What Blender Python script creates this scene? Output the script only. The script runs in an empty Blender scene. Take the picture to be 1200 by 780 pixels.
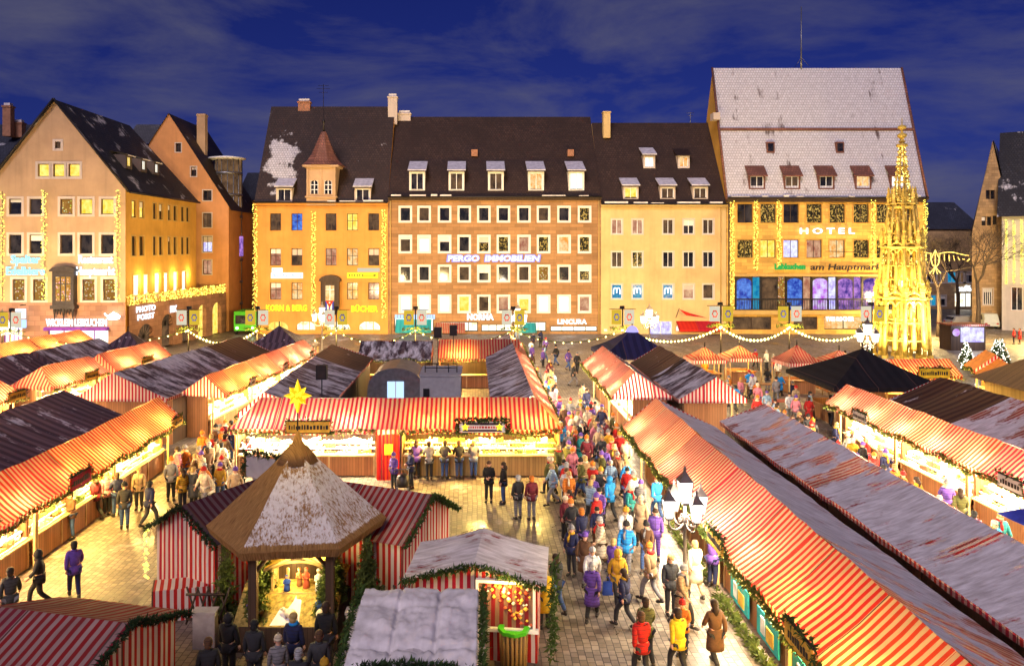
import bpy, bmesh, math, random
from mathutils import Vector, Matrix, noise
random.seed(11)
R = math.radians
sc = bpy.context.scene
col = sc.collection
# ------------------------------------------------------------------ camera
F = 900.0; HC = 11.0; VX = 555.0; VY = 287.0       # focal length and vanishing point in photo pixels, eye height
cam = bpy.data.cameras.new('camera'); camo = bpy.data.objects.new('camera', cam); col.objects.link(camo)
camo.location = (0, 0, HC); camo.rotation_euler = (R(90), 0, 0)
cam.sensor_width = 36; cam.lens = 36*F/1200
cam.shift_x = (600-VX)/1200; cam.shift_y = -(390-VY)/1200
cam.clip_start = .1; cam.clip_end = 3000
sc.camera = camo
# ------------------------------------------------------------------ sky
SUN_EL, SUN_AZ = 38, 200
world = bpy.data.worlds.new('World'); sc.world = world; world.use_nodes = True
wn = world.node_tree; wn.nodes.clear()
def wnode(t, **k):
    n = wn.nodes.new(t)
    for a, v in k.items(): setattr(n, a, v)
    return n
sky = wnode('ShaderNodeTexSky', sky_type='NISHITA', sun_disc=False, sun_elevation=R(SUN_EL), sun_rotation=R(SUN_AZ))
tint = wnode('ShaderNodeMix', data_type='RGBA', blend_type='MULTIPLY'); tint.inputs[0].default_value = 1
tint.inputs[7].default_value = (.16, .20, 1.0, 1)
wn.links.new(sky.outputs[0], tint.inputs[6])
tc = wnode('ShaderNodeTexCoord'); mp = wnode('ShaderNodeMapping'); mp.inputs['Scale'].default_value = (1.0, 1.0, 3.4)
mp.inputs['Rotation'].default_value = (0, R(8), 0)
wn.links.new(tc.outputs['Generated'], mp.inputs[0])
nz = wnode('ShaderNodeTexNoise'); nz.inputs['Scale'].default_value = 2.7; nz.inputs['Detail'].default_value = 8; nz.inputs['Roughness'].default_value = .60
nz.inputs['Distortion'].default_value = .35
wn.links.new(mp.outputs[0], nz.inputs['Vector'])
rp = wnode('ShaderNodeValToRGB'); rp.color_ramp.elements[0].position = .42; rp.color_ramp.elements[1].position = .70
wn.links.new(nz.outputs[0], rp.inputs[0])
cl = wnode('ShaderNodeMix', data_type='RGBA'); cl.inputs[7].default_value = (4.3, 4.2, 5.8, 1)
mul = wnode('ShaderNodeMath', operation='MULTIPLY'); mul.inputs[1].default_value = .75
wn.links.new(rp.outputs[0], mul.inputs[0]); wn.links.new(mul.outputs[0], cl.inputs[0]); wn.links.new(tint.outputs[2], cl.inputs[6])
bg = wnode('ShaderNodeBackground'); bg.inputs[1].default_value = .0105
wo = wnode('ShaderNodeOutputWorld')
wn.links.new(cl.outputs[2], bg.inputs[0]); wn.links.new(bg.outputs[0], wo.inputs[0])
# ------------------------------------------------------------------ the last light of dusk
sl = bpy.data.lights.new('dusk_light', 'SUN'); sl.energy = .72; sl.angle = R(25); sl.color = (1.0, .84, .90)
so = bpy.data.objects.new('dusk_light', sl); col.objects.link(so)
so.rotation_euler = (R(90-SUN_EL), 0, R(-20))
# ------------------------------------------------------------------ exposure and engine
vs = sc.view_settings; vs.view_transform = 'Standard'; vs.look = 'None'; vs.exposure = 1.45; vs.gamma = 1.0; vs.use_curve_mapping = False
sc.render.engine = 'CYCLES'
cy = sc.cycles
cy.max_bounces = 5; cy.diffuse_bounces = 2; cy.glossy_bounces = 2; cy.transmission_bounces = 3; cy.transparent_max_bounces = 4
cy.sample_clamp_indirect = 2.5; cy.sample_clamp_direct = 0; cy.caustics_reflective = False; cy.caustics_refractive = False
cy.use_light_tree = True; cy.use_denoising = True
try: cy.denoiser = 'OPENIMAGEDENOISE'
except Exception: pass
# ================================================================== materials
MATS = {}
EM = .44                                              # emission scale that goes with the exposure above
class G:
    """small node graph helper"""
    def __init__(s, name):
        s.m = bpy.data.materials.new(name); s.m.use_nodes = True; s.t = s.m.node_tree; s.t.nodes.clear()
        s.out = s.t.nodes.new('ShaderNodeOutputMaterial')
    def n(s, t, ins=None, **k):
        nd = s.t.nodes.new(t)
        for a, v in k.items(): setattr(nd, a, v)
        for a, v in (ins or {}).items(): s.set(nd.inputs[a], v)
        return nd
    def set(s, sock, v):
        if isinstance(v, bpy.types.NodeSocket): s.t.links.new(v, sock)
        elif isinstance(v, (tuple, list)) and len(v) == 3 and sock.type == 'RGBA': sock.default_value = (*v, 1)
        else: sock.default_value = v
    def math(s, op, a, b=0.0): return s.n('ShaderNodeMath', {0: a, 1: b}, operation=op).outputs[0]
    def mix(s, f, a, b, mode='MIX'):
        nd = s.n('ShaderNodeMix', {0: f, 6: a, 7: b}, data_type='RGBA', blend_type=mode); return nd.outputs[2]
    def noise(s, vec, scale, detail=4, rough=.55): return s.n('ShaderNodeTexNoise', {'Vector': vec, 'Scale': scale, 'Detail': detail, 'Roughness': rough}).outputs[0]
    def ramp(s, f, a, b): return s.n('ShaderNodeMapRange', {0: f, 1: a, 2: b, 3: 0.0, 4: 1.0}).outputs[0]
    def obj(s): return s.n('ShaderNodeTexCoord').outputs['Object']
    def uv(s): return s.n('ShaderNodeTexCoord').outputs['UV']
    def scale(s, vec, sc3, loc=(0, 0, 0)): return s.n('ShaderNodeMapping', {0: vec, 'Scale': sc3, 'Location': loc}).outputs[0]
    def sep(s, v): return s.n('ShaderNodeSeparateXYZ', {0: v}).outputs
    def bump(s, h, st=.3, d=.02): return s.n('ShaderNodeBump', {'Height': h, 'Strength': st, 'Distance': d}).outputs[0]
    def pbr(s, c, rough=.7, metal=0.0, bump=None, spec=.3):
        p = s.n('ShaderNodeBsdfPrincipled', {'Base Color': c, 'Roughness': rough, 'Metallic': metal, 'Specular IOR Level': spec})
        if bump is not None: s.set(p.inputs['Normal'], bump)
        return p.outputs[0]
    def done(s, sh):
        s.t.links.new(sh, s.out.inputs[0]); return s.m
def plain(name, c, rough=.7, metal=0.0, var=.25, scale=3.0, spec=.3):
    """a colour with uneven tone"""
    if name in MATS: return MATS[name]
    g = G(name); f = g.noise(g.obj(), scale, 5)
    lo = tuple(x*(1-var) for x in c); hi = tuple(min(1, x*(1+var)) for x in c)
    m = g.done(g.pbr(g.mix(g.ramp(f, .3, .7), lo, hi), rough, metal, None, spec)); MATS[name] = m; return m
def glow(name, c, st, sample=False):
    if name in MATS: return MATS[name]
    g = G(name); m = g.done(g.n('ShaderNodeEmission', {0: c, 1: st*EM}).outputs[0])
    m.cycles.emission_sampling = 'AUTO' if sample else 'NONE'; MATS[name] = m; return m
def lit(name, c1, c2, st, scale=2.0, thr=(.35, .65)):
    """a lit room seen through its pane"""
    g = G(name); o = g.obj()
    f = g.ramp(g.noise(g.scale(o, (1, 1, .8)), scale, 3, .7), *thr)
    e = g.n('ShaderNodeEmission', {0: g.mix(f, c1, c2), 1: st*EM}).outputs[0]
    gl = g.n('ShaderNodeBsdfGlossy', {'Color': (.5, .5, .5), 'Roughness': .1}).outputs[0]
    m = g.done(g.n('ShaderNodeMixShader', {0: .06, 1: e, 2: gl}).outputs[0]); m.cycles.emission_sampling = 'NONE'; MATS[name] = m; return m
def decor(name, st=1.2):
    """a window hung with little bright ornaments against a dim room"""
    g = G(name); o = g.obj()
    v = g.n('ShaderNodeTexVoronoi', {'Vector': o, 'Scale': 4.5}); d = g.ramp(v.outputs['Distance'], .42, .12)
    colr = g.mix(.45, v.outputs['Color'], (1.0, .62, .12))
    base = g.mix(g.noise(o, 1.5), (.16, .06, .01), (.4, .2, .04))
    m = g.done(g.n('ShaderNodeEmission', {0: g.mix(d, base, colr), 1: st*EM}).outputs[0]); m.cycles.emission_sampling = 'NONE'; MATS[name] = m; return m
def canvas(name, c1, c2, period=.24, snow=0.0, trans=.3, dirt=.3, streak=(.5, .16), edge=.06):
    """striped awning cloth; snow lies on it in patches that slid down the slope"""
    if name in MATS: return MATS[name]
    g = G(name); uv = g.uv(); u = g.sep(uv)
    wob = g.math('MULTIPLY', g.math('SUBTRACT', g.noise(uv, .7, 2), .5), .05)
    fr = g.math('FRACT', g.math('DIVIDE', g.math('ADD', u[0], wob), period))
    st = g.math('GREATER_THAN', fr, .5)
    c = g.mix(st, c1, c2)
    pan = g.math('DIVIDE', u[0], 2.35); pv = g.n('ShaderNodeTexWhiteNoise', {'W': g.math('FLOOR', pan)}, noise_dimensions='1D').outputs[0]
    c = g.n('ShaderNodeHueSaturation', {'Hue': g.math('ADD', .488, g.math('MULTIPLY', pv, .024)), 'Value': g.math('ADD', .72, g.math('MULTIPLY', pv, .42)), 'Color': c}).outputs[0]
    c = g.mix(g.math('LESS_THAN', g.math('FRACT', pan), .018), c, (.10, .05, .04))
    dn = g.ramp(g.noise(g.scale(uv, (.9, .35, 1)), 2.2, 6), .35, .75)
    c = g.mix(g.math('MULTIPLY', dn, dirt), c, (.10, .045, .04))
    bmp = g.noise(uv, 3, 3); rough = .75
    sh = g.pbr(c, .75, 0, g.bump(bmp, .35, .03), .2)
    tr = g.n('ShaderNodeBsdfTranslucent', {0: c}).outputs[0]
    sh = g.n('ShaderNodeMixShader', {0: trans, 1: sh, 2: tr}).outputs[0]
    if snow > 0:
        a = g.noise(g.scale(uv, (streak[0], streak[1], 1)), 2.6, 5, .6); b = g.noise(g.scale(uv, (1.2, .7, 1)), 6.0, 4, .7)
        k = g.math('ADD', g.math('MULTIPLY', a, .8), g.math('MULTIPLY', b, .2))
        k = g.ramp(k, .70-.4*snow, .70-.4*snow+edge)
        sn = g.mix(g.ramp(g.noise(g.scale(uv, (3.0, .6, 1)), 2.4, 6), .3, .7), (.42, .37, .36), (.80, .75, .75))
        ss = g.pbr(sn, .8, 0, g.bump(g.noise(uv, 9, 5), .5, .03), .2)
        sh = g.n('ShaderNodeMixShader', {0: k, 1: sh, 2: ss}).outputs[0]
    m = g.done(sh); MATS[name] = m; return m
def plaster(name, c, blocks=None, var=.16):
    """rendered wall or coursed sandstone"""
    g = G(name); uv = g.uv()
    f = g.ramp(g.noise(uv, .35, 6, .6), .3, .7)
    cc = g.mix(f, tuple(x*(1-var) for x in c), tuple(min(1, x*(1+var)) for x in c))
    fine = g.noise(uv, 14, 4)
    if blocks:
        b = g.n('ShaderNodeTexBrick', {'Vector': uv, 'Color1': (.70, .66, .64), 'Color2': (1.18, 1.10, 1.0), 'Mortar': (.45, .38, .32), 'Scale': 1.0, 'Mortar Size': .012, 'Brick Width': blocks[0], 'Row Height': blocks[1], 'Bias': 0.0})
        cc = g.mix(.85, cc, b.outputs[0], 'MULTIPLY')
    cc = g.mix(g.math('MULTIPLY', g.ramp(g.noise(g.scale(uv, (1.6, .12, 1)), 1.5, 5), .5, .85), .35), cc, tuple(x*.45 for x in c))
    m = g.done(g.pbr(cc, .85, 0, g.bump(fine, .25, .02), .15)); MATS[name] = m; return m
def tiles(name, c, snow=0.0, sscale=.18, streak=0.0, patch=None):
    """plain-tile roof with rows of tiles and lying snow"""
    g = G(name); uv = g.uv()
    b = g.n('ShaderNodeTexBrick', {'Vector': uv, 'Color1': tuple(x*.75 for x in c), 'Color2': tuple(x*1.35 for x in c), 'Mortar': tuple(x*.35 for x in c), 'Scale': 1.0, 'Mortar Size': .03, 'Brick Width': .34, 'Row Height': .36})
    cc = g.mix(g.ramp(g.noise(uv, .3, 6), .35, .7), b.outputs[0], tuple(x*.6 for x in c))
    bh = g.n('ShaderNodeTexBrick', {'Vector': uv, 'Color1': (1, 1, 1), 'Color2': (.7, .7, .7), 'Mortar': (0, 0, 0), 'Scale': 1.0, 'Mortar Size': .03, 'Brick Width': .34, 'Row Height': .36}).outputs[0]
    sh = g.pbr(cc, .6, 0, g.bump(bh, .5, .04), .3)
    if snow > 0:
        a = g.noise(uv, sscale*2.2, 3, .55); d = g.noise(g.scale(uv, (1.6, .5, 1)), 1.8, 6, .7)
        k = g.math('ADD', g.math('MULTIPLY', a, .68), g.math('MULTIPLY', d, .32))
        if streak: k = g.math('ADD', g.math('MULTIPLY', k, 1-streak), g.math('MULTIPLY', g.noise(g.scale(uv, (.55, .03, 1)), 1.0, 5, .7), streak))
        if patch:
            o3 = g.sep(g.obj()); dx = g.math('DIVIDE', g.math('SUBTRACT', o3[0], patch[0]), patch[2]); dz = g.math('DIVIDE', g.math('SUBTRACT', o3[2], patch[1]), patch[3])
            k = g.math('ADD', k, g.math('MULTIPLY', g.ramp(g.math('ADD', g.math('MULTIPLY', dx, dx), g.math('MULTIPLY', dz, dz)), 1.4, .2), .24))
        k = g.ramp(k, .74-.42*snow, .80-.42*snow)
        k = g.math('MULTIPLY', k, g.math('SUBTRACT', 1.0, g.math('MULTIPLY', g.math('SUBTRACT', 1.0, bh), .55)))
        sn = g.mix(g.noise(uv, 2.2, 6), (.55, .53, .56), (.85, .83, .86))
        s2 = g.pbr(sn, .8, 0, g.bump(g.math('ADD', bh, g.noise(uv, 6, 4)), .35, .03), .2)
        sh = g.n('ShaderNodeMixShader', {0: k, 1: sh, 2: s2}).outputs[0]
    m = g.done(sh); MATS[name] = m; return m
def planks(name, c, width=.14, axis=0, rough=.6):
    g = G(name); uv = g.uv(); u = g.sep(uv)
    t = g.math('DIVIDE', u[axis], width); fl = g.math('FLOOR', t); fr = g.math('FRACT', t)
    gap = g.math('LESS_THAN', fr, .07)
    w = g.n('ShaderNodeTexWhiteNoise', {'W': fl}, noise_dimensions='1D').outputs[0]
    gr = g.noise(g.scale(uv, (14, 1.2, 1) if axis == 0 else (1.2, 14, 1)), 2.0, 5)
    cc = g.mix(g.math('ADD', g.math('MULTIPLY', w, .5), g.math('MULTIPLY', gr, .5)), tuple(x*.6 for x in c), tuple(min(1, x*1.4) for x in c))
    cc = g.mix(gap, cc, tuple(x*.2 for x in c))
    m = g.done(g.pbr(cc, rough, 0, g.bump(g.math('SUBTRACT', 1.0, gap), .4, .01), .3)); MATS[name] = m; return m
def paving():
    g = G('paving'); o = g.obj()
    u = g.sep(o)
    wx = g.math('ADD', u[0], g.math('MULTIPLY', g.noise(g.scale(o, (.6, .6, 1)), 1.0, 2), .12))
    v = g.n('ShaderNodeCombineXYZ', {0: u[1], 1: wx, 2: 0.0}).outputs[0]
    br = dict(Scale=1.0); br.update({'Vector': v, 'Mortar Size': .014, 'Brick Width': .25, 'Row Height': .205, 'Mortar Smooth': .3})
    b = g.n('ShaderNodeTexBrick', {**br, 'Color1': (.13, .10, .075), 'Color2': (.30, .24, .18), 'Mortar': (.02, .015, .012)})
    bh = g.n('ShaderNodeTexBrick', {**br, 'Color1': (.8, .8, .8), 'Color2': (1, 1, 1), 'Mortar': (0, 0, 0)}).outputs[0]
    big = g.ramp(g.noise(o, .16, 5), .35, .7)
    c = g.mix(g.math('MULTIPLY', big, .45), b.outputs[0], (.12, .10, .09))
    gr = g.noise(o, 7, 5)
    c = g.mix(g.math('MULTIPLY', g.ramp(gr, .5, .75), .35), c, (.09, .075, .065))
    sn = g.math('MULTIPLY', g.ramp(g.noise(o, .45, 7, .7), .59, .68), .55)
    c = g.mix(sn, c, (.55, .54, .55))
    wet = g.ramp(g.noise(g.scale(o, (1, .55, 1), (7, 3, 0)), .55, 5, .6), .50, .62)
    c = g.mix(g.math('MULTIPLY', wet, .5), c, (.05, .04, .035))
    c = g.mix(g.ramp(g.noise(o, 2.6, 3, .8), .74, .78), c, (.5, .45, .38))
    rough = g.math('ADD', g.math('MULTIPLY', g.math('SUBTRACT', 1.0, wet), .28), g.math('ADD', .16, g.math('MULTIPLY', gr, .25)))
    m = g.done(g.pbr(c, rough, 0, g.bump(g.math('ADD', bh, g.math('MULTIPLY', gr, .25)), .45, .02), .4)); MATS['paving'] = m; return m
def thatch(name, snow):
    g = G(name); uv = g.uv()
    f = g.noise(g.scale(uv, (22, 1.6, 1)), 1.6, 5, .7)
    c = g.mix(g.ramp(f, .3, .7), (.12, .055, .02), (.42, .24, .09))
    sh = g.pbr(c, .95, 0, g.bump(f, .9, .06), .1)
    if snow:
        a = g.noise(g.scale(uv, (1.0, .7, 1)), 1.2, 5, .6); d = g.noise(g.scale(uv, (3.2, 1.3, 1)), 4.2, 5, .75)
        k = g.math('ADD', g.math('MULTIPLY', a, .35), g.math('MULTIPLY', d, .65))
        v = g.sep(uv)[1]
        k = g.math('ADD', k, g.math('MULTIPLY', g.ramp(v, .26, .05), -.30))
        k = g.ramp(k, .43, .52)
        sn = g.pbr(g.mix(g.noise(uv, 6, 5), (.50, .46, .44), (.80, .77, .77)), .8, 0, g.bump(g.noise(uv, 16, 5), .6, .04), .2)
        sh = g.n('ShaderNodeMixShader', {0: g.math('MULTIPLY', k, .93), 1: sh, 2: sn}).outputs[0]
    m = g.done(sh); MATS[name] = m; return m
def needles(name, c):
    g = G(name); o = g.obj()
    cc = g.mix(g.ramp(g.noise(o, 5, 3), .3, .7), tuple(x*.55 for x in c), tuple(x*1.6 for x in c))
    d = g.pbr(cc, .7, 0, None, .2); t = g.n('ShaderNodeBsdfTranslucent', {0: cc}).outputs[0]
    m = g.done(g.n('ShaderNodeMixShader', {0: .3, 1: d, 2: t}).outputs[0]); MATS[name] = m; return m
def cloth():
    """clothing: the colour is the object's own colour"""
    g = G('clothing'); oi = g.n('ShaderNodeObjectInfo').outputs['Color']; o = g.obj()
    c = g.mix(g.math('MULTIPLY', g.ramp(g.noise(o, 9, 4), .35, .75), .5), g.n('ShaderNodeHueSaturation', {'Saturation': 1.0, 'Value': .9, 'Color': oi}).outputs[0], (.02, .018, .016))
    wv = g.noise(g.scale(o, (6, 6, 14)), 2, 4); rn = g.n('ShaderNodeObjectInfo').outputs['Random']; os_ = g.sep(o)
    ql = g.math('MULTIPLY', g.math('LESS_THAN', g.math('FRACT', g.math('MULTIPLY', os_[2], 11.0)), .16), g.math('GREATER_THAN', rn, .55))
    zp = g.math('MULTIPLY', g.math('LESS_THAN', g.math('ABSOLUTE', os_[0]), .012), g.math('GREATER_THAN', os_[1], .05))
    c = g.mix(g.math('MULTIPLY', g.math('MAXIMUM', ql, zp), .6), c, (.015, .012, .012))
    wv = g.math('ADD', wv, g.math('MULTIPLY', ql, -.6))
    m = g.done(g.pbr(c, .8, 0, g.bump(wv, .5, .02), .25)); MATS['clothing'] = m; return m

RED = (.46, .014, .016); CREAM = (.52, .36, .22)
paving(); cloth()
canvas('stripe_clean', RED, CREAM, .22, 0, .30, .25)
canvas('stripe_dusty', (.38, .022, .02), (.44, .27, .18), .22, 0, .34, .5)
canvas('stripe_worn', (.30, .015, .02), (.42, .28, .25), .22, .18, .2, .45)
canvas('stripe_snow', (.26, .02, .02), (.40, .28, .24), .22, .62, .12, .5, (.36, .16))
canvas('stripe_snow_deep', (.30, .02, .025), (.42, .32, .29), .22, .76, .1, .4, (.36, .16))
canvas('stripe_snow_thin', (.24, .012, .02), (.34, .22, .22), .22, .50, .12, .5, (.36, .16))
canvas('stripe_wall', (.52, .018, .02), (.76, .68, .60), .20, 0, .30, .12)
canvas('stripe_dark', (.055, .008, .02), (.11, .07, .09), .24, 0, .08, .4)
canvas('tarp_dark', (.05, .036, .05), (.12, .08, .105), .5, .34, .05, .3, (.5, .2))
canvas('tarp_snow', (.05, .036, .045), (.11, .08, .09), .5, .60, .05, .3, (.6, .2), .12)
canvas('tarp_black', (.008, .008, .010), (.012, .012, .014), .6, 0, .0, .1)
canvas('tarp_blue', (.012, .012, .05), (.02, .02, .075), .6, 0, .02, .1)
canvas('tarp_brown', (.05, .028, .018), (.11, .065, .035), .5, .22, .1, .3)
canvas('sheet_red', (.55, .012, .012), (.62, .02, .015), .5, 0, .2, .1)
canvas('awning_teal', (.02, .30, .34), (.03, .36, .40), .5, 0, .15, .1)
plaster('plaster_pink', (.50, .33, .19)); plaster('plaster_orange', (.62, .29, .07)); plaster('plaster_cream', (.62, .44, .20))
plaster('plaster_apricot', (.60, .28, .11)); plaster('plaster_pale', (.50, .42, .32)); plaster('plaster_gold', (.60, .33, .07))
plaster('sandstone', (.36, .21, .10), (1.7, .40)); plaster('sandstone_gold', (.68, .42, .11), (1.3, .42)); plaster('sandstone_pink', (.36, .20, .14), (1.1, .5))
plaster('stone_brown', (.46, .32, .17), (.8, .38)); plaster('stone_grey', (.55, .50, .45)); plaster('plaster_dark', (.10, .08, .08))
plaster('trim_stone', (.60, .50, .42), None, .08); plaster('trim_white', (.78, .74, .66), None, .05); plaster('trim_gold', (.55, .36, .12), None, .1)
tiles('tiles_brown', (.050, .028, .022)); tiles('tiles_brown_snow', (.050, .030, .024), .30); tiles('tiles_slate_snow', (.035, .034, .04), .42)
tiles('tiles_white', (.18, .13, .12), .86, .18, .5); tiles('tiles_bookshop', (.05, .03, .025), .25, .18, 0, (-5.6, 21.5, 2.4, 4.2)); tiles('tiles_grey', (.10, .10, .11)); tiles('tiles_bluegrey', (.045, .05, .07), .3); tiles('copper_roof', (.24, .10, .07))
planks('wood_warm', (.30, .13, .05)); planks('wood_dark', (.06, .035, .022)); planks('wood_yellow', (.36, .23, .08)); planks('wood_grey', (.10, .085, .07)); planks('wood_log', (.28, .17, .06), .09)
thatch('thatch', False); thatch('thatch_snow', True)
needles('fir', (.045, .085, .022)); needles('fir_dark', (.022, .045, .018)); needles('fir_lamplit', (.10, .13, .03))  # the lightest fir has lamplit yellow-green put into its colour
plain('bark', (.07, .05, .038)); plain('metal_dark', (.035, .03, .03), .45, .6); plain('lamp_iron', (.13, .11, .10), .5, .3); plain('metal_grey', (.22, .22, .23), .4, .7); plain('metal_black', (.012, .012, .014), .5)
plain('copper_dark', (.045, .035, .035), .5, .2); plain('brick', (.34, .16, .09)); plain('snow', (.66, .62, .62), .8, 0, .22, 2.2); plain('skin', (.55, .30, .20), .6, 0, .1)
plain('lip', (.35, .10, .09)); plain('eye', (.02, .015, .012), .3); plain('shoe', (.02, .016, .014), .5); plain('rubber', (.015, .015, .015)); plain('white_paint', (.80, .80, .80), .4, 0, .06)
plain('box_grey', (.34, .33, .34), .6, 0, .12); plain('green_paint', (.06, .45, .02), .4, 0, .1); plain('gold_shade', (.20, .11, .03), .7); plain('gold_stone', (.72, .50, .10), .5, .2, .35); plain('concrete', (.36, .33, .30))
plain('sign_wood', (.42, .20, .05)); plain('sign_ochre', (.72, .42, .05)); plain('sign_dark', (.05, .02, .04)); plain('letter_dark', (.03, .022, .02)); plain('letter_red', (.5, .03, .02)); plain('paper', (.8, .78, .72), .6, 0, .05)
plain('straw', (.34, .24, .06), .9, 0, .6, 9.0); plain('blue_cloth', (.03, .08, .40)); plain('car_silver', (.55, .56, .58), .25, .5, .05); plain('car_pale', (.62, .66, .58), .3, .1, .05); plain('emblem_blue', (.03, .05, .4)); plain('purple_paint', (.16, .03, .32))
plain('yellow_paint', (.8, .55, .03)); plain('orange_paint', (.7, .22, .02)); plain('teal_paint', (.03, .42, .46)); plain('pine_wood', (.5, .33, .14))
g = G('glass_dark'); f = g.noise(g.scale(g.obj(), (1, 1, .6)), 1.1, 4)
MATS['glass_dark'] = g.done(g.pbr(g.mix(g.ramp(f, .4, .7), (.008, .009, .014), (.05, .045, .05)), .06, 0, None, .6))
lit('lit_yellow', (1, .55, .03), (1, .82, .22), 1.15); lit('lit_white', (1, .93, .72), (.85, .95, 1), 1.25); lit('lit_warm', (.9, .35, .05), (1, .83, .45), .95); lit('lit_dim', (.035, .022, .02), (.50, .27, .12), .55, .9, (.3, .8))
lit('lit_pink', (.40, .10, .06), (1, .62, .36), .75, 1.3, (.3, .7)); lit('lit_purple', (.05, .03, .30), (.75, .35, 1), .75, 1.6); lit('lit_magenta', (.5, .08, .75), (.8, .8, 1), 1.0, 1.2); lit('lit_blue', (.02, .05, .45), (.15, .35, 1), .8); lit('lit_teal', (0, .25, .6), (.05, .55, .8), .6)
lit('lit_tinsel', (.03, .022, .01), (.9, .55, .12), .8, 5.0, (.50, .60)); decor('lit_decor', 1.1); decor('lit_decor_bright', 1.9); lit('shop_white', (1, .85, .5), (1, .97, .9), 2.2, 1.2); lit('shop_mixed', (.9, .45, .1), (1, .95, .8), 1.6, 1.6, (.3, .55)); lit('ghost_blue', (.4, .3, 1), (.8, .85, 1), 1.2)
glow('bulb_warm', (1, .72, .22), 7.0); glow('bulb_yellow', (1, .82, .12), 2.6); glow('bulb_white', (1, .93, .75), 6.0); glow('star_yellow', (1, .72, .03), 1.6); glow('star_amber', (1, .50, .01), 1.1); glow('star_tip', (1, .85, .2), 2.6)
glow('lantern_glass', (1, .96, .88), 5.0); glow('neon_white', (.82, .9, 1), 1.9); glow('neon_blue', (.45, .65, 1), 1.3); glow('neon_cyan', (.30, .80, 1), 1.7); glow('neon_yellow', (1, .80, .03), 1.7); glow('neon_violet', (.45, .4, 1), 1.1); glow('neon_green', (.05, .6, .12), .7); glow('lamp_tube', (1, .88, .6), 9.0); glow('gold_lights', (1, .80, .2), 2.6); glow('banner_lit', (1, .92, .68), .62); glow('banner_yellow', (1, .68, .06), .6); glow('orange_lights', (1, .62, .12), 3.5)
GOODS = []
for nm, c in (('goods_cream', (.8, .68, .45)), ('goods_red', (.5, .10, .05)), ('goods_gold', (.8, .5, .08)), ('goods_brown', (.38, .18, .07)), ('goods_green', (.16, .26, .06)), ('goods_white', (.82, .8, .75)), ('goods_blue', (.1, .2, .5))):
    GOODS.append(plain(nm, c))
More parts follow.
